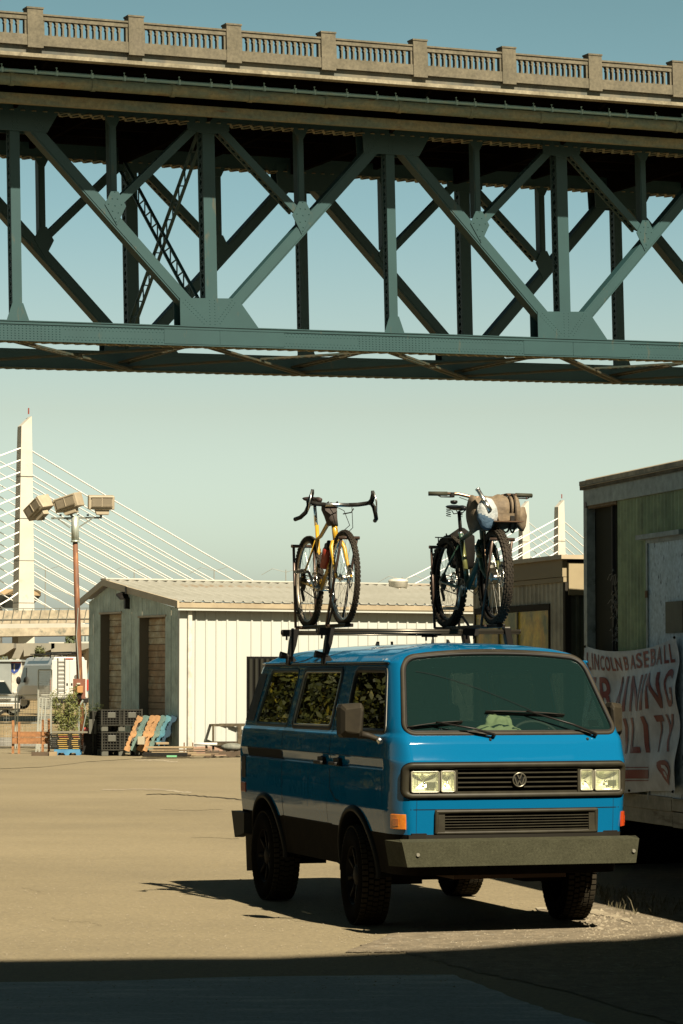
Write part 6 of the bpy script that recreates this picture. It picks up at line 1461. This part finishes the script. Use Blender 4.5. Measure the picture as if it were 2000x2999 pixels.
# ================================================================ ROOF RACK AND BICYCLES
RM = Matrix.Rotation(VA, 4, 'Z'); VM = Matrix.Translation(VN) @ RM
def van_thing(name, lab, cat, loc, rz=0, group=None):
    t = thing(name, lab, cat, group=group); t.location = VM @ Vector(loc); t.rotation_euler = (0, 0, VA + rz); return t
RK = van_thing('roof_rack', 'black roof rack of two round crossbars clamped to the gutters of the blue van', 'roof rack', (0, 0, 0))
for y in (2.2, 3.2):
    MB().cyl((-.84, y, 2.183), (.84, y, 2.183), .0165, n=12).bx(-.84, .84, y - .012, y + .012, 2.160, 2.172).build('crossbar', M('bar_metal', (.05, .045, .035), .3, .7), RK, True)
    for sx in (-1, 1):
        MB().cyl((sx * .845, y, 2.183), (sx * .84, y, 2.183), .019, n=12).build('end_cap', black_plastic, RK)
        f = MB().prism([(sx * .70, y - .035, 2.215), (sx * .755, y - .035, 2.215), (sx * .775, y - .035, 2.10), (sx * .79, y - .035, 1.985), (sx * .76, y - .035, 1.975), (sx * .725, y - .035, 2.08)], (0, .07, 0)).build('foot_tower', black_metal, RK, bevel=.006)
        MB().prism([(sx * .76, y - .03, 2.0), (sx * .80, y - .03, 2.0), (sx * .80, y - .03, 1.925), (sx * .775, y - .03, 1.915), (sx * .72, y - .03, 1.955)], (0, .06, 0)).build('gutter_clamp', black_plastic, f, bevel=.004)
        MB().cyl((sx * .79, y, 1.99), (sx * .855, y, 2.0), .022, .03, n=12).build('clamp_knob', black_plastic, f)
        MB().bx(sx * .705, sx * .75, y - .03, y + .03, 2.205, 2.218).build('tower_cap', M('worn_silver', (.4, .38, .32), .35, .6), f)
def carrier(lab, xl, y0, yw):
    """tray with tall hoops at both wheels; y0 front wheel, yw rear wheel"""
    t = van_thing('bike_carrier', lab, 'bike carrier', (xl, 0, 0), group='tray carriers under the bicycles')
    MB().bx(-.035, .035, y0 - .13, yw + .14, 2.200, 2.228).build('tray', black_metal, t, bevel=.004)
    for y in (2.2, 3.2): MB().bx(-.06, .06, y - .03, y + .03, 2.15, 2.205).cyl((-.03, y, 2.15), (-.03, y, 2.12), .008, n=6).cyl((.03, y, 2.15), (.03, y, 2.12), .008, n=6).build('tray_clamp', black_plastic, t)
    return t
def arm(t, y_piv, y_top, z_top, half, wdt):
    m = MB()
    for s in (-1, 1):
        m.tube([(s * half, y_piv, 2.214), (s * half, (y_piv + y_top) / 2, (2.214 + z_top) / 2), (s * half, y_top, z_top)], .011, 6)
    m.cyl((-half - .02, y_top, z_top), (half + .02, y_top, z_top), .013, n=8).cyl((-half, y_piv, 2.214), (half, y_piv, 2.214), .013, n=8)
    return m.build('wheel_arm', M('brown_steel', (.06, .04, .03), .35, .5), t, True)
def knobs(R, w_, n, tr):
    """cross-country tyre knobs"""
    m = MB()
    for i in range(n):
        a0 = 2 * math.pi * i / n
        for q, (x, hh) in enumerate(((-.42, .5), (-.2, .9), (.05, 1), (.2, .9), (.42, .5))):
            a = a0 + (math.pi / n if q % 2 else 0); rr = R - tr + math.sqrt(max(0, 1 - (2 * x) ** 2 * .8)) * tr
            c, s = math.cos(a), math.sin(a); hw2 = w_ * .07; L = math.pi * R / n * .6; p = Vector((x * w_, c * rr, s * rr)); rd = Vector((0, c, s)); tg = Vector((0, -s, c)); k_ = .0045
            m.add([p + Vector((sx_ * hw2, 0, 0)) + tg * (st * L) + rd * (k_ if u else -.004) for u in (0, 1) for sx_, st in ((-1, -1), (1, -1), (1, 1), (-1, 1))], [(4, 5, 6, 7), (0, 1, 5, 4), (1, 2, 6, 5), (2, 3, 7, 6), (3, 0, 4, 7)])
    return m
spoke_m = M('steel_spoke', (.35, .34, .3), .3, .8); tyrek = M('bike_tyre', (.03, .025, .018), .8, c2=(.05, .04, .028), scale=20)
def bwheel(par, y, z, R, tr, rimcol, n=60, discs=(1,), cog=False, st=0):
    w_ = bpy.data.objects.new('wheel', None); COL.objects.link(w_); w_.parent = par; w_.location = (0, y, z); w_.rotation_euler = (0, 0, st)
    prof = [(R - tr + tr * math.cos(t), tr * math.sin(t)) for t in np.linspace(-2.3, 2.3, 13)]
    MB().lathe(prof, (0, 0, 0), (1, 0, 0), 60).build('tyre', tyrek, w_, True)
    tag(knobs(R, 2 * tr, n, tr).build('tyre_knob', tyrek, w_), kind='stuff')
    rr = R - 2 * tr + .006
    MB().lathe([(rr + .01, -.014), (rr + .01, .014), (rr - .012, .010), (rr - .016, 0), (rr - .012, -.010)], (0, 0, 0), (1, 0, 0), 60, closed=True).build('rim', rimcol, w_, True)
    m = MB()
    for k in range(28):
        a = 2 * math.pi * k / 28; s = 1 if k % 2 else -1; b = a + (.5 if (k // 2) % 2 else -.5)
        m.cyl((s * .03, math.cos(b) * .025, math.sin(b) * .025), (0, math.cos(a) * rr, math.sin(a) * rr), .0011, n=4, caps=False)
    m.build('spoke', spoke_m, w_)
    h = MB().cyl((-.055, 0, 0), (.055, 0, 0), .012, n=10).cyl((-.036, 0, 0), (.036, 0, 0), .022, n=12).cyl((-.036, 0, 0), (-.030, 0, 0), .03, n=14).cyl((.030, 0, 0), (.036, 0, 0), .03, n=14).build('hub', alu, w_, True)
    for s in discs:
        d = MB(); q = 18
        d.lathe([(.082, -.001), (.082, .001), (.062, .001), (.062, -.001)], (s * .045, 0, 0), (1, 0, 0), 24, closed=True)
        for k in range(6): a = k * math.pi / 3; d.bar((s * .045, math.cos(a) * .02, math.sin(a) * .02), (s * .045, math.cos(a + .4) * .066, math.sin(a + .4) * .066), .007, .002, up=(1, 0, 0))
        d.build('brake_disc', alu, w_)
    if cog:
        for k in range(8): MB().cyl((-.040 - .004 * k, 0, 0), (-.042 - .004 * k, 0, 0), .075 - .006 * k, n=24).build('sprocket', M('dark_steel', (.12, .11, .09), .35, .8), w_)
    return w_
def tubes(name, mat, par, *segs_): 
    m = MB()
    for pts, r in segs_: m.tube([Vector(p) for p in pts], r, 10)
    return m.build(name, mat, par, True)
def drivetrain(b, bb, rw, ringr, armc):
    cr = MB().lathe([(ringr, -.002), (ringr, .002), (ringr - .012, .002), (ringr - .012, -.002)], (-.045, bb[1], bb[2]), (1, 0, 0), 36, closed=True)
    for k in range(5): a = k * 1.2566; cr.bar((-.045, bb[1], bb[2]), (-.045, bb[1] + math.cos(a) * (ringr - .01), bb[2] + math.sin(a) * (ringr - .01)), .014, .004, up=(1, 0, 0))
    c = cr.build('chainring', MATS['dark_steel'], b)
    MB().cyl((-.055, bb[1], bb[2]), (.055, bb[1], bb[2]), .02, n=12).build('bottom_bracket', alu, b, True)
    for s, a in ((-1, armc), (1, armc + math.pi)):
        e_ = Vector((s * .075, bb[1] + math.cos(a) * .17, bb[2] + math.sin(a) * .17))
        k = MB().tube([(s * .06, bb[1], bb[2]), e_], [.014, .010], 8).build('crank_arm', alu, b, True)
        pd = MB().bx(e_.x + s * .015, e_.x + s * .11, e_.y - .042, e_.y - .028, e_.z - .012, e_.z + .012).bx(e_.x + s * .015, e_.x + s * .11, e_.y + .028, e_.y + .042, e_.z - .012, e_.z + .012).cyl((e_.x, e_.y, e_.z), (e_.x + s * .11, e_.y, e_.z), .008, n=8)
        for q in range(4): pd.bx(e_.x + s * (.015 + q * .03), e_.x + s * (.021 + q * .03), e_.y - .04, e_.y + .04, e_.z - .01, e_.z + .01)
        pd.build('pedal', MATS['worn_silver'], b)
    m = MB(); 
    for s in (1, -1): m.tube([(-.05, bb[1], bb[2] + s * ringr), (-.055, rw[1], rw[2] + s * .06)], .0045, 5)
    m.build('chain', M('chain_brown', (.12, .08, .05), .5, .5), b)
    MB().bar((-.055, rw[1] + .02, rw[2] - .05), (-.05, rw[1] - .03, rw[2] - .14), .012, .03).cyl((-.055, rw[1] + .01, rw[2] - .07), (-.045, rw[1] + .01, rw[2] - .07), .02, n=12).cyl((-.055, rw[1] - .03, rw[2] - .14), (-.045, rw[1] - .03, rw[2] - .14), .02, n=12).build('rear_derailleur', black_metal, b)
def saddle(b, pos, mat, spring=False):
    x, y, z = pos; m = MB(); secs = [(-.16, .018, -.012), (-.10, .022, -.002), (-.02, .035, .0), (.05, .062, .004), (.10, .074, .012), (.125, .055, .012)]; vs = []
    for dy, hwid, dz_ in secs:
        for k in range(10): a = math.pi * 2 * k / 10; vs.append((x + math.cos(a) * hwid, y + dy, z + dz_ + math.sin(a) * (.014 if math.sin(a) > 0 else .026)))
    n = len(secs); m.add(vs, [(j * 10 + k, j * 10 + (k + 1) % 10, (j + 1) * 10 + (k + 1) % 10, (j + 1) * 10 + k) for j in range(n - 1) for k in range(10)] + [tuple(range(9, -1, -1)), tuple(range((n - 1) * 10, n * 10))])
    s = m.build('saddle', mat, b, True)
    r = MB()
    for q in (-.02, .02): r.tube([(x + q, y - .12, z - .025), (x + q, y - .04, z - .05), (x + q, y + .05, z - .05), (x + q, y + .1, z - .02)], .004, 5)
    if spring:
        for q in (-.05, .05): r.tube([(x + q + .018 * math.cos(t), y + .09 + .018 * math.sin(t), z - .07 + t * .0028) for t in np.linspace(0, 22, 70)], .003, 4)
    r.build('saddle_rail', alu if not spring else black_metal, s, True)
# ---------------- yellow gravel bike  (bike local: y to the rear, origin at the tray under the front axle)
YX, YF0 = -.77, 1.705; ZB = 2.216; R1 = .362
Yb_ = van_thing('yellow_bicycle', 'yellow drop-bar gravel bicycle upright on the left side of the roof rack', 'bicycle', (YX, YF0, ZB))
yel = M('yellow_bike_paint', (.68, .40, .025), .35, coat=.5, c2=(.62, .36, .02), scale=10)
fw = (0, 0, R1); rwh = (0, .965, R1); bbk = (0, .60, R1 - .065)
ht = (0, .275, .82); hb = (0, .215, .655)       # head tube top / bottom
st_ = (0, .735, .80)                             # seat tube top
tubes('frame', yel, Yb_, ([bbk, (0, .70, .62), st_], [.019, .016, .016]), ([hb, (0, .32, .50), bbk], [.021, .022, .022]), ([ht, (0, .40, .81), (0, .62, .71), (0, .72, .69)], [.018, .018, .015, .014]),
      *[([(s * .012, .725, .68), (s * .035, .83, .53), (s * .062, .965, R1)], [.009, .008, .008]) for s in (-1, 1)], *[([(s * .02, .60, .30), (s * .045, .76, .325), (s * .062, .965, R1)], [.013, .011, .009]) for s in (-1, 1)], ([hb, ht], .023))
tubes('fork', yel, Yb_, *[([(0, .20, .635), (s * .035, .185, .64), (s * .052, .165, .60), (s * .055, .07, .44), (s * .058, 0, R1)], [.022, .020, .017, .013, .011]) for s in (-1, 1)])
bwheel(Yb_, 0, R1, R1, .022, alu, 66); bwheel(Yb_, .965, R1, R1, .024, M('tan_rim', (.3, .26, .2), .4, .5), 66, cog=True)
drivetrain(Yb_, bbk, rwh, .08, .9)
tubes('seatpost', chrome, Yb_, ([(0, .755, .80), (0, .80, .985)], .0137)); saddle(Yb_, (0, .80, 1.01), M('brown_saddle', (.06, .04, .035), .5))
tubes('stem', chrome, Yb_, ([(0, .275, .82), (0, .29, .90)], .015), ([(0, .29, .90), (0, .20, .925)], .015))
bz_ = .930; by_ = .19
tubes('handlebar', alu, Yb_, ([(-.10, by_, bz_), (0, by_, bz_), (.10, by_, bz_)], .0158))
for s in (-1, 1):
    g_ = tubes('bar_tape', M('black_bar_tape', (.02, .019, .016), .6), Yb_, ([(s * .095, by_, bz_), (s * .17, by_ - .0, bz_ + .004), (s * .225, by_ - .03, bz_ + .012), (s * .25, by_ - .075, bz_ + .018), (s * .262, by_ - .115, bz_ - .02), (s * .28, by_ - .10, bz_ - .07), (s * .305, by_ - .04, bz_ - .105), (s * .322, by_ + .045, bz_ - .115)], .0165))
    MB().tube([(s * .245, by_ - .05, bz_ + .015), (s * .247, by_ - .11, bz_ + .03), (s * .243, by_ - .15, bz_ + .075), (s * .24, by_ - .152, bz_ + .105)], [.018, .02, .016, .012], 8).build('brake_hood', black_plastic, g_, True)
    MB().tube([(s * .25, by_ - .155, bz_ + .095), (s * .265, by_ - .17, bz_ + .02), (s * .275, by_ - .15, bz_ - .06)], [.006, .007, .004], 6).build('brake_lever', alu, g_, True)
MB().tube([(.02, by_ - .02, bz_), (.09, by_ - .10, bz_ - .02), (.10, by_ - .09, bz_ - .18), (.03, by_ + .05, bz_ - .28)], .003, 5).tube([(-.05, by_ - .02, bz_), (.03, by_ - .09, bz_ - .05), (.085, by_ - .06, bz_ - .16), (.02, by_ + .06, bz_ - .24)], .003, 5).tube([(.05, by_, bz_ - .07), (.10, by_ - .05, bz_ - .06), (.12, by_ - .05, bz_ - .03)], .005, 5).build('brake_cable', black_plastic, Yb_, True)
MB().bx(.048, .075, .00, .06, R1 + .03, R1 + .10).bx(-.075, -.048, .89, .94, R1 + .04, R1 + .10).build('brake_caliper', black_metal, Yb_, bevel=.004)
# pouch, bottle
pm = M('brown_grey_canvas', (.085, .065, .055), .85, c2=(.065, .05, .042), scale=8, bump=.3, bscale=22)
o = van_thing('handlebar_pouch', 'dark brown cloth pouch hanging under the handlebar of the yellow bicycle', 'pouch', (YX, YF0, ZB))
m = MB().lathe([(0, -.11), (.05, -.105), (.066, -.03), (.07, .03), (.062, .08), (.068, .09), (.055, .095), (0, .085)], (0, 0, 0), (0, 0, 1), 16)
m.v = [(x * .82 * (1.0 + .08 * math.sin(z * 40)) - .035 - z * .2, y * .9 + .26, z * .85 + .865 + .006 * math.sin(x * 90)) for x, y, z in m.v]; m.build('bag', pm, o, True)
MB().tube([(-.08, .24, .93), (-.07, .18, .95), (-.06, .22, .93)], .008, 5).tube([(0, .24, .93), (.0, .18, .95), (.0, .22, .93)], .008, 5).build('strap', pm, o)
MB().add([(-.10, .198, .945), (.01, .198, .94), (.0, .192, .88), (-.05, .19, .855), (-.09, .195, .885)], [(0, 1, 2, 3, 4)]).build('flap', pm, o)
o = van_thing('water_bottle', 'dark red bottle with black cap held in the yellow bicycle frame', 'bottle', (YX, YF0, ZB))
m = MB().lathe([(0, 0), (.042, 0), (.042, .15), (.034, .165)], (-.02, .44, .46), (0, -.50, .86), 16); m.build('body', M('dark_red_bottle', (.45, .05, .025), .35), o, True)
MB().lathe([(.033, .165), (.033, .195), (.02, .205), (.018, .225), (0, .225)], (-.02, .44, .46), (0, -.50, .86), 16).build('cap', black_plastic, o, True)
c = carrier('black tray carrier under the yellow bicycle', YX, YF0, YF0 + .965)
arm(c, YF0 + .27, YF0 - .13, ZB + .66, .062, 0); arm(c, YF0 + 1.04, YF0 + 1.10, ZB + .65, .085, 0)
MB().tube([(.0, YF0 + .42, 2.23), (-.0, YF0 + .30, 2.36), (.0, YF0 + .22, 2.42)], .010, 6).tube([(.055, YF0 + .95, 2.23), (.055, YF0 + 1.12, 2.34)], .009, 6).build('brace', MATS['brown_steel'], c)
# ---------------- green mountain bike
GX, GF0 = .425, 1.62; R2 = .375
Gb = van_thing('green_bicycle', 'dark green fat-tyred mountain bicycle loaded with bags on the right side of the roof rack', 'bicycle', (GX, GF0, ZB))
grp = M('dark_green_paint', (.03, .085, .05), .5, coat=.15); gold = M('olive_gold_paint', (.20, .21, .07), .25, .3, coat=.7)
bb2 = (0, .63, R2 - .06); ht2 = (0, .30, .80); hb2 = (0, .26, .66); st2 = (0, .80, .75); yrw = 1.10
tubes('frame', grp, Gb, ([hb2, (0, .42, .48), bb2], .024), ([ht2, (0, .5, .76), (0, .79, .70)], [.02, .019, .017]), *[([(s * .014, .79, .66), (s * .045, .92, .54), (s * .072, yrw, R2)], [.010, .009, .009]) for s in (-1, 1)], *[([(s * .03, .64, .31), (s * .058, .84, .335), (s * .072, yrw, R2)], [.013, .011, .010]) for s in (-1, 1)], ([hb2, ht2], .026), ([bb2, (0, .66, .40)], .021), ([(0, .775, .70), st2], .02))
tubes('seat_tube', gold, Gb, ([(0, .66, .40), (0, .775, .70)], .0205))
tubes('fork', grp, Gb, *[([(0, .245, .65), (s * .045, .235, .66), (s * .068, .22, .62), (s * .07, .10, .44), (s * .072, 0, R2)], [.02, .022, .022, .017, .014]) for s in (-1, 1)])
tubes('fork_leg', gold, Gb, ([(.0705, .205, .60), (.0715, .10, .44), (.0735, .03, .41)], [.0235, .019, .017])); tubes('fork_leg', gold, Gb, ([(-.0705, .205, .60), (-.071, .15, .52)], [.0235, .021]))
bwheel(Gb, 0, R2, R2, .035, black_metal, 54, st=rad(-3)); bwheel(Gb, yrw, R2, R2, .037, black_metal, 54, cog=True)
drivetrain(Gb, bb2, (0, yrw, R2), .07, -1.35)
tubes('seatpost', black_metal, Gb, ([(0, .80, .75), (0, .84, .93)], .0145)); MB().cyl((0, .797, .735), (0, .803, .765), .02, n=12).build('seat_clamp', alu, Gb, True)
saddle(Gb, (0, .86, .965), M('black_saddle', (.02, .022, .024), .35), spring=True)
tubes('stem', black_metal, Gb, ([(0, .30, .80), (0, .325, .96)], .016), ([(0, .325, .96), (0, .27, 1.0)], .016))
zb2 = 1.005
tubes('handlebar', M('brown_alloy_bar', (.22, .14, .09), .3, .8), Gb, ([(-.41, .33, zb2 + .03), (-.20, .28, zb2 + .028), (-.08, .265, zb2), (.08, .265, zb2), (.20, .28, zb2 + .028), (.41, .33, zb2 + .03)], .0135))
for s in (-1, 1):
    g_ = tubes('grip', M('olive_grip', (.06, .06, .04), .7), Gb, ([(s * .285, .302, zb2 + .0295), (s * .43, .335, zb2 + .03)], .0175))
    MB().bx(s * .235 if s > 0 else -.265, s * .265 if s > 0 else -.235, .27, .31, zb2 - .0, zb2 + .04).build('lever_clamp', black_plastic, g_, bevel=.004)
    MB().tube([(s * .25, .27, zb2 + .01), (s * .28, .23, zb2 - .0), (s * .36, .24, zb2 + .0), (s * .38, .25, zb2 + .012)], [.007, .006, .005, .005], 6).build('brake_lever', black_metal, g_, True)
MB().lathe([(0, 0), (.028, .004), (.03, .018), (.02, .03), (0, .034)], (-.235, .29, zb2 - .02), (0, 0, -1), 14).build('bell', black_metal, Gb, True)
MB().tube([(-.2, .26, zb2 + .0), (-.12, .18, zb2 - .04), (-.1, .2, zb2 - .15)], .003, 5).tube([(.05, .5, .30), (.08, .68, .26), (.06, .95, .35), (.05, 1.05, .40)], .003, 5).build('brake_cable', black_plastic, Gb, True)
MB().bx(.05, .085, .0, .06, R2 + .03, R2 + .10).build('brake_caliper', black_metal, Gb, bevel=.004)
MB().tube([(.17, -.13, .80), (-.03, -.10, .80), (-.06, .0, .80)], .005, 5).tube([(.17, -.13, .80), (.19, .12, .80), (.06, .2, .74)], .005, 5).tube([(-.06, .1, .80), (-.07, .0, R2)], .005, 5).tube([(.1, .1, .80), (.08, .0, R2)], .005, 5).bar((-.06, .0, .80), (.18, .0, .80), .3, .008).build('front_rack', MATS['brown_alloy_bar'], Gb)
# mudguard-like rear rack
MB().tube([(-.06, .84, .72), (-.07, 1.22, .74), (.07, 1.22, .74), (.06, .84, .72)], .005, 5).tube([(-.07, 1.15, .74), (-.07, 1.1, R2)], .005, 5).tube([(.07, 1.15, .74), (.07, 1.1, R2)], .005, 5).build('rear_rack', black_metal, Gb)
# bags
tanm = M('tan_canvas', (.21, .155, .09), .8, c2=(.175, .13, .08), scale=5, bump=.5, bscale=11, fine=30); strapm = M('brown_webbing', (.055, .04, .025), .7)
def blobtube(path, rads, n=20, seed=0, fl=(1, 1), amp=.06):
    rs_ = random.Random(seed); m = MB().tube(path, rads, n); c = [Vector(p) for p in path]
    out = []
    for i, v in enumerate(m.v):
        p = Vector(v); k = min(range(len(c)), key=lambda q: (c[q] - p).length); d = p - c[k]; nz_ = mnoise.noise(p * 9 + Vector((seed, 0, 0))) * amp + mnoise.noise(p * 22) * amp * .4
        d = Vector((d.x, d.y * fl[0], d.z * fl[1])); out.append(tuple(c[k] + d * (1 + nz_ * 2)))
    m.v = out; return m
o = van_thing('bedroll_bag', 'rolled tan canvas bag strapped sideways under the handlebar of the green bicycle', 'bag', (GX, GF0, ZB))
xs_ = np.linspace(-.20, .235, 26); path = [(x, .085 + .01 * math.sin(x * 9), .875 + .01 * math.sin(x * 7)) for x in xs_]
rr_ = [.02 if i == 0 else .088 if i == 1 else (.030 if i == 25 else .085 if i == 24 else .118 + .006 * math.sin(i * .9)) for i in range(26)]
blobtube(path, rr_, 24, 3, (1.0, 1.12), .05).build('roll', tanm, o, True)
for x, tl in ((.12, 0), (.175, .02)):
    MB().tube([(x + tl * math.cos(t), .085 + .131 * math.cos(t), .875 + .148 * math.sin(t)) for t in np.linspace(0, 6.283, 30)[:-1]], .008, 4, closed=True).build('strap', strapm, o)
b_ = MB().bx(.105, .14, -.062, -.046, .79, .85).build('buckle', black_plastic, o, bevel=.003)
blobtube([(.20, .08, .88), (.225, .06, .83), (.24, .05, .77), (.235, .04, .74)], [.095, .06, .035, .015], 16, 8, (1, 1), .1).build('roll_end', tanm, o, True)
MB().prism([(-.0, -.045, .86), (.14, -.055, .87), (.14, -.05, .82), (.02, -.045, .80)], (0, .02, 0)).build('front_flap', tanm, o)
o = van_thing('fork_bag', 'pale blue and white crinkled round bag hanging before the tan bedroll', 'bag', (GX, GF0, ZB))
crk = M('crinkled_white_cloth', (.55, .58, .56), .7, c2=(.42, .47, .48), scale=9, bump=.8, bscale=16)
m = MB().sphere((0, 0, 0), 1, 48, 36)
m.v = [((x * .082 * (1 + .10 * mnoise.noise(Vector((x, y, z)) * 2.6))) - .095, y * .05 - .085, z * .125 * (1 + .06 * mnoise.noise(Vector((x, y, z)) * 3.3 + Vector((4, 0, 0)))) + .86) for x, y, z in m.v]
sk = [f for f in m.f]; bagm = MB(); bagm.v = m.v; 
up_ = [f for f in m.f if sum(m.v[i][2] + (m.v[i][0] + .095) * .45 for i in f) / len(f) > .83]; lo_ = [f for f in m.f if f not in up_]
bagm.f = up_; bagm.build('upper_cloth', crk, o, True); b2 = MB(); b2.v = m.v; b2.f = lo_; b2.build('lower_cloth', M('blue_cloth', (.07, .14, .22), .7, bump=.6, bscale=16), o, True)
o = van_thing('hand_pump', 'slim bare metal tube standing slanted in front of the tan bedroll', 'tube', (GX, GF0, ZB))
MB().tube([(-.17, -.09, 1.04), (-.09, -.14, .88)], .016, 10).cyl((-.17, -.09, 1.04), (-.177, -.086, 1.053), .019, n=10).cyl((-.13, -.115, .96), (-.09, -.14, .88), .0185, n=10).build('barrel', alu, o, True)
o = van_thing('pannier_bag', 'black bag strapped behind the seat tube of the green bicycle', 'bag', (GX, GF0, ZB))
blobtube([(.09, 1.02, .80), (.09, 1.05, .74), (.10, 1.07, .62), (.10, 1.06, .50), (.09, 1.04, .47)], [.03, .115, .12, .10, .02], 16, 5, (.6, 1), .08).build('bag', M('black_canvas', (.010, .009, .007), .9, c2=(.018, .016, .013), scale=9), o, True)
MB().bx(.045, .085, .965, .98, .66, .76).build('buckle', M('worn_silver', (.4, .38, .32), .35, .6), o, bevel=.004); MB().tube([(-.06, .985, .76), (-.03, .975, .68), (-.02, .98, .60)], .006, 5).tube([(.06, .985, .62), (.07, .975, .56), (.05, .98, .50)], .006, 5).build('strap', strapm, o)
c = carrier('black tray carrier under the green bicycle', GX, GF0, GF0 + yrw)
arm(c, GF0 + .10, GF0 - .16, ZB + .66, .08, 0); arm(c, GF0 + yrw + .04, GF0 + yrw + .12, ZB + .66, .105, 0)
MB().tube([(.0, GF0 + .62, 2.23), (0, GF0 + .76, 2.30)], .010, 6).build('brace', MATS['brown_steel'], c)
for o in list(bpy.data.meshes):
    if o.users == 0: bpy.data.meshes.remove(o)
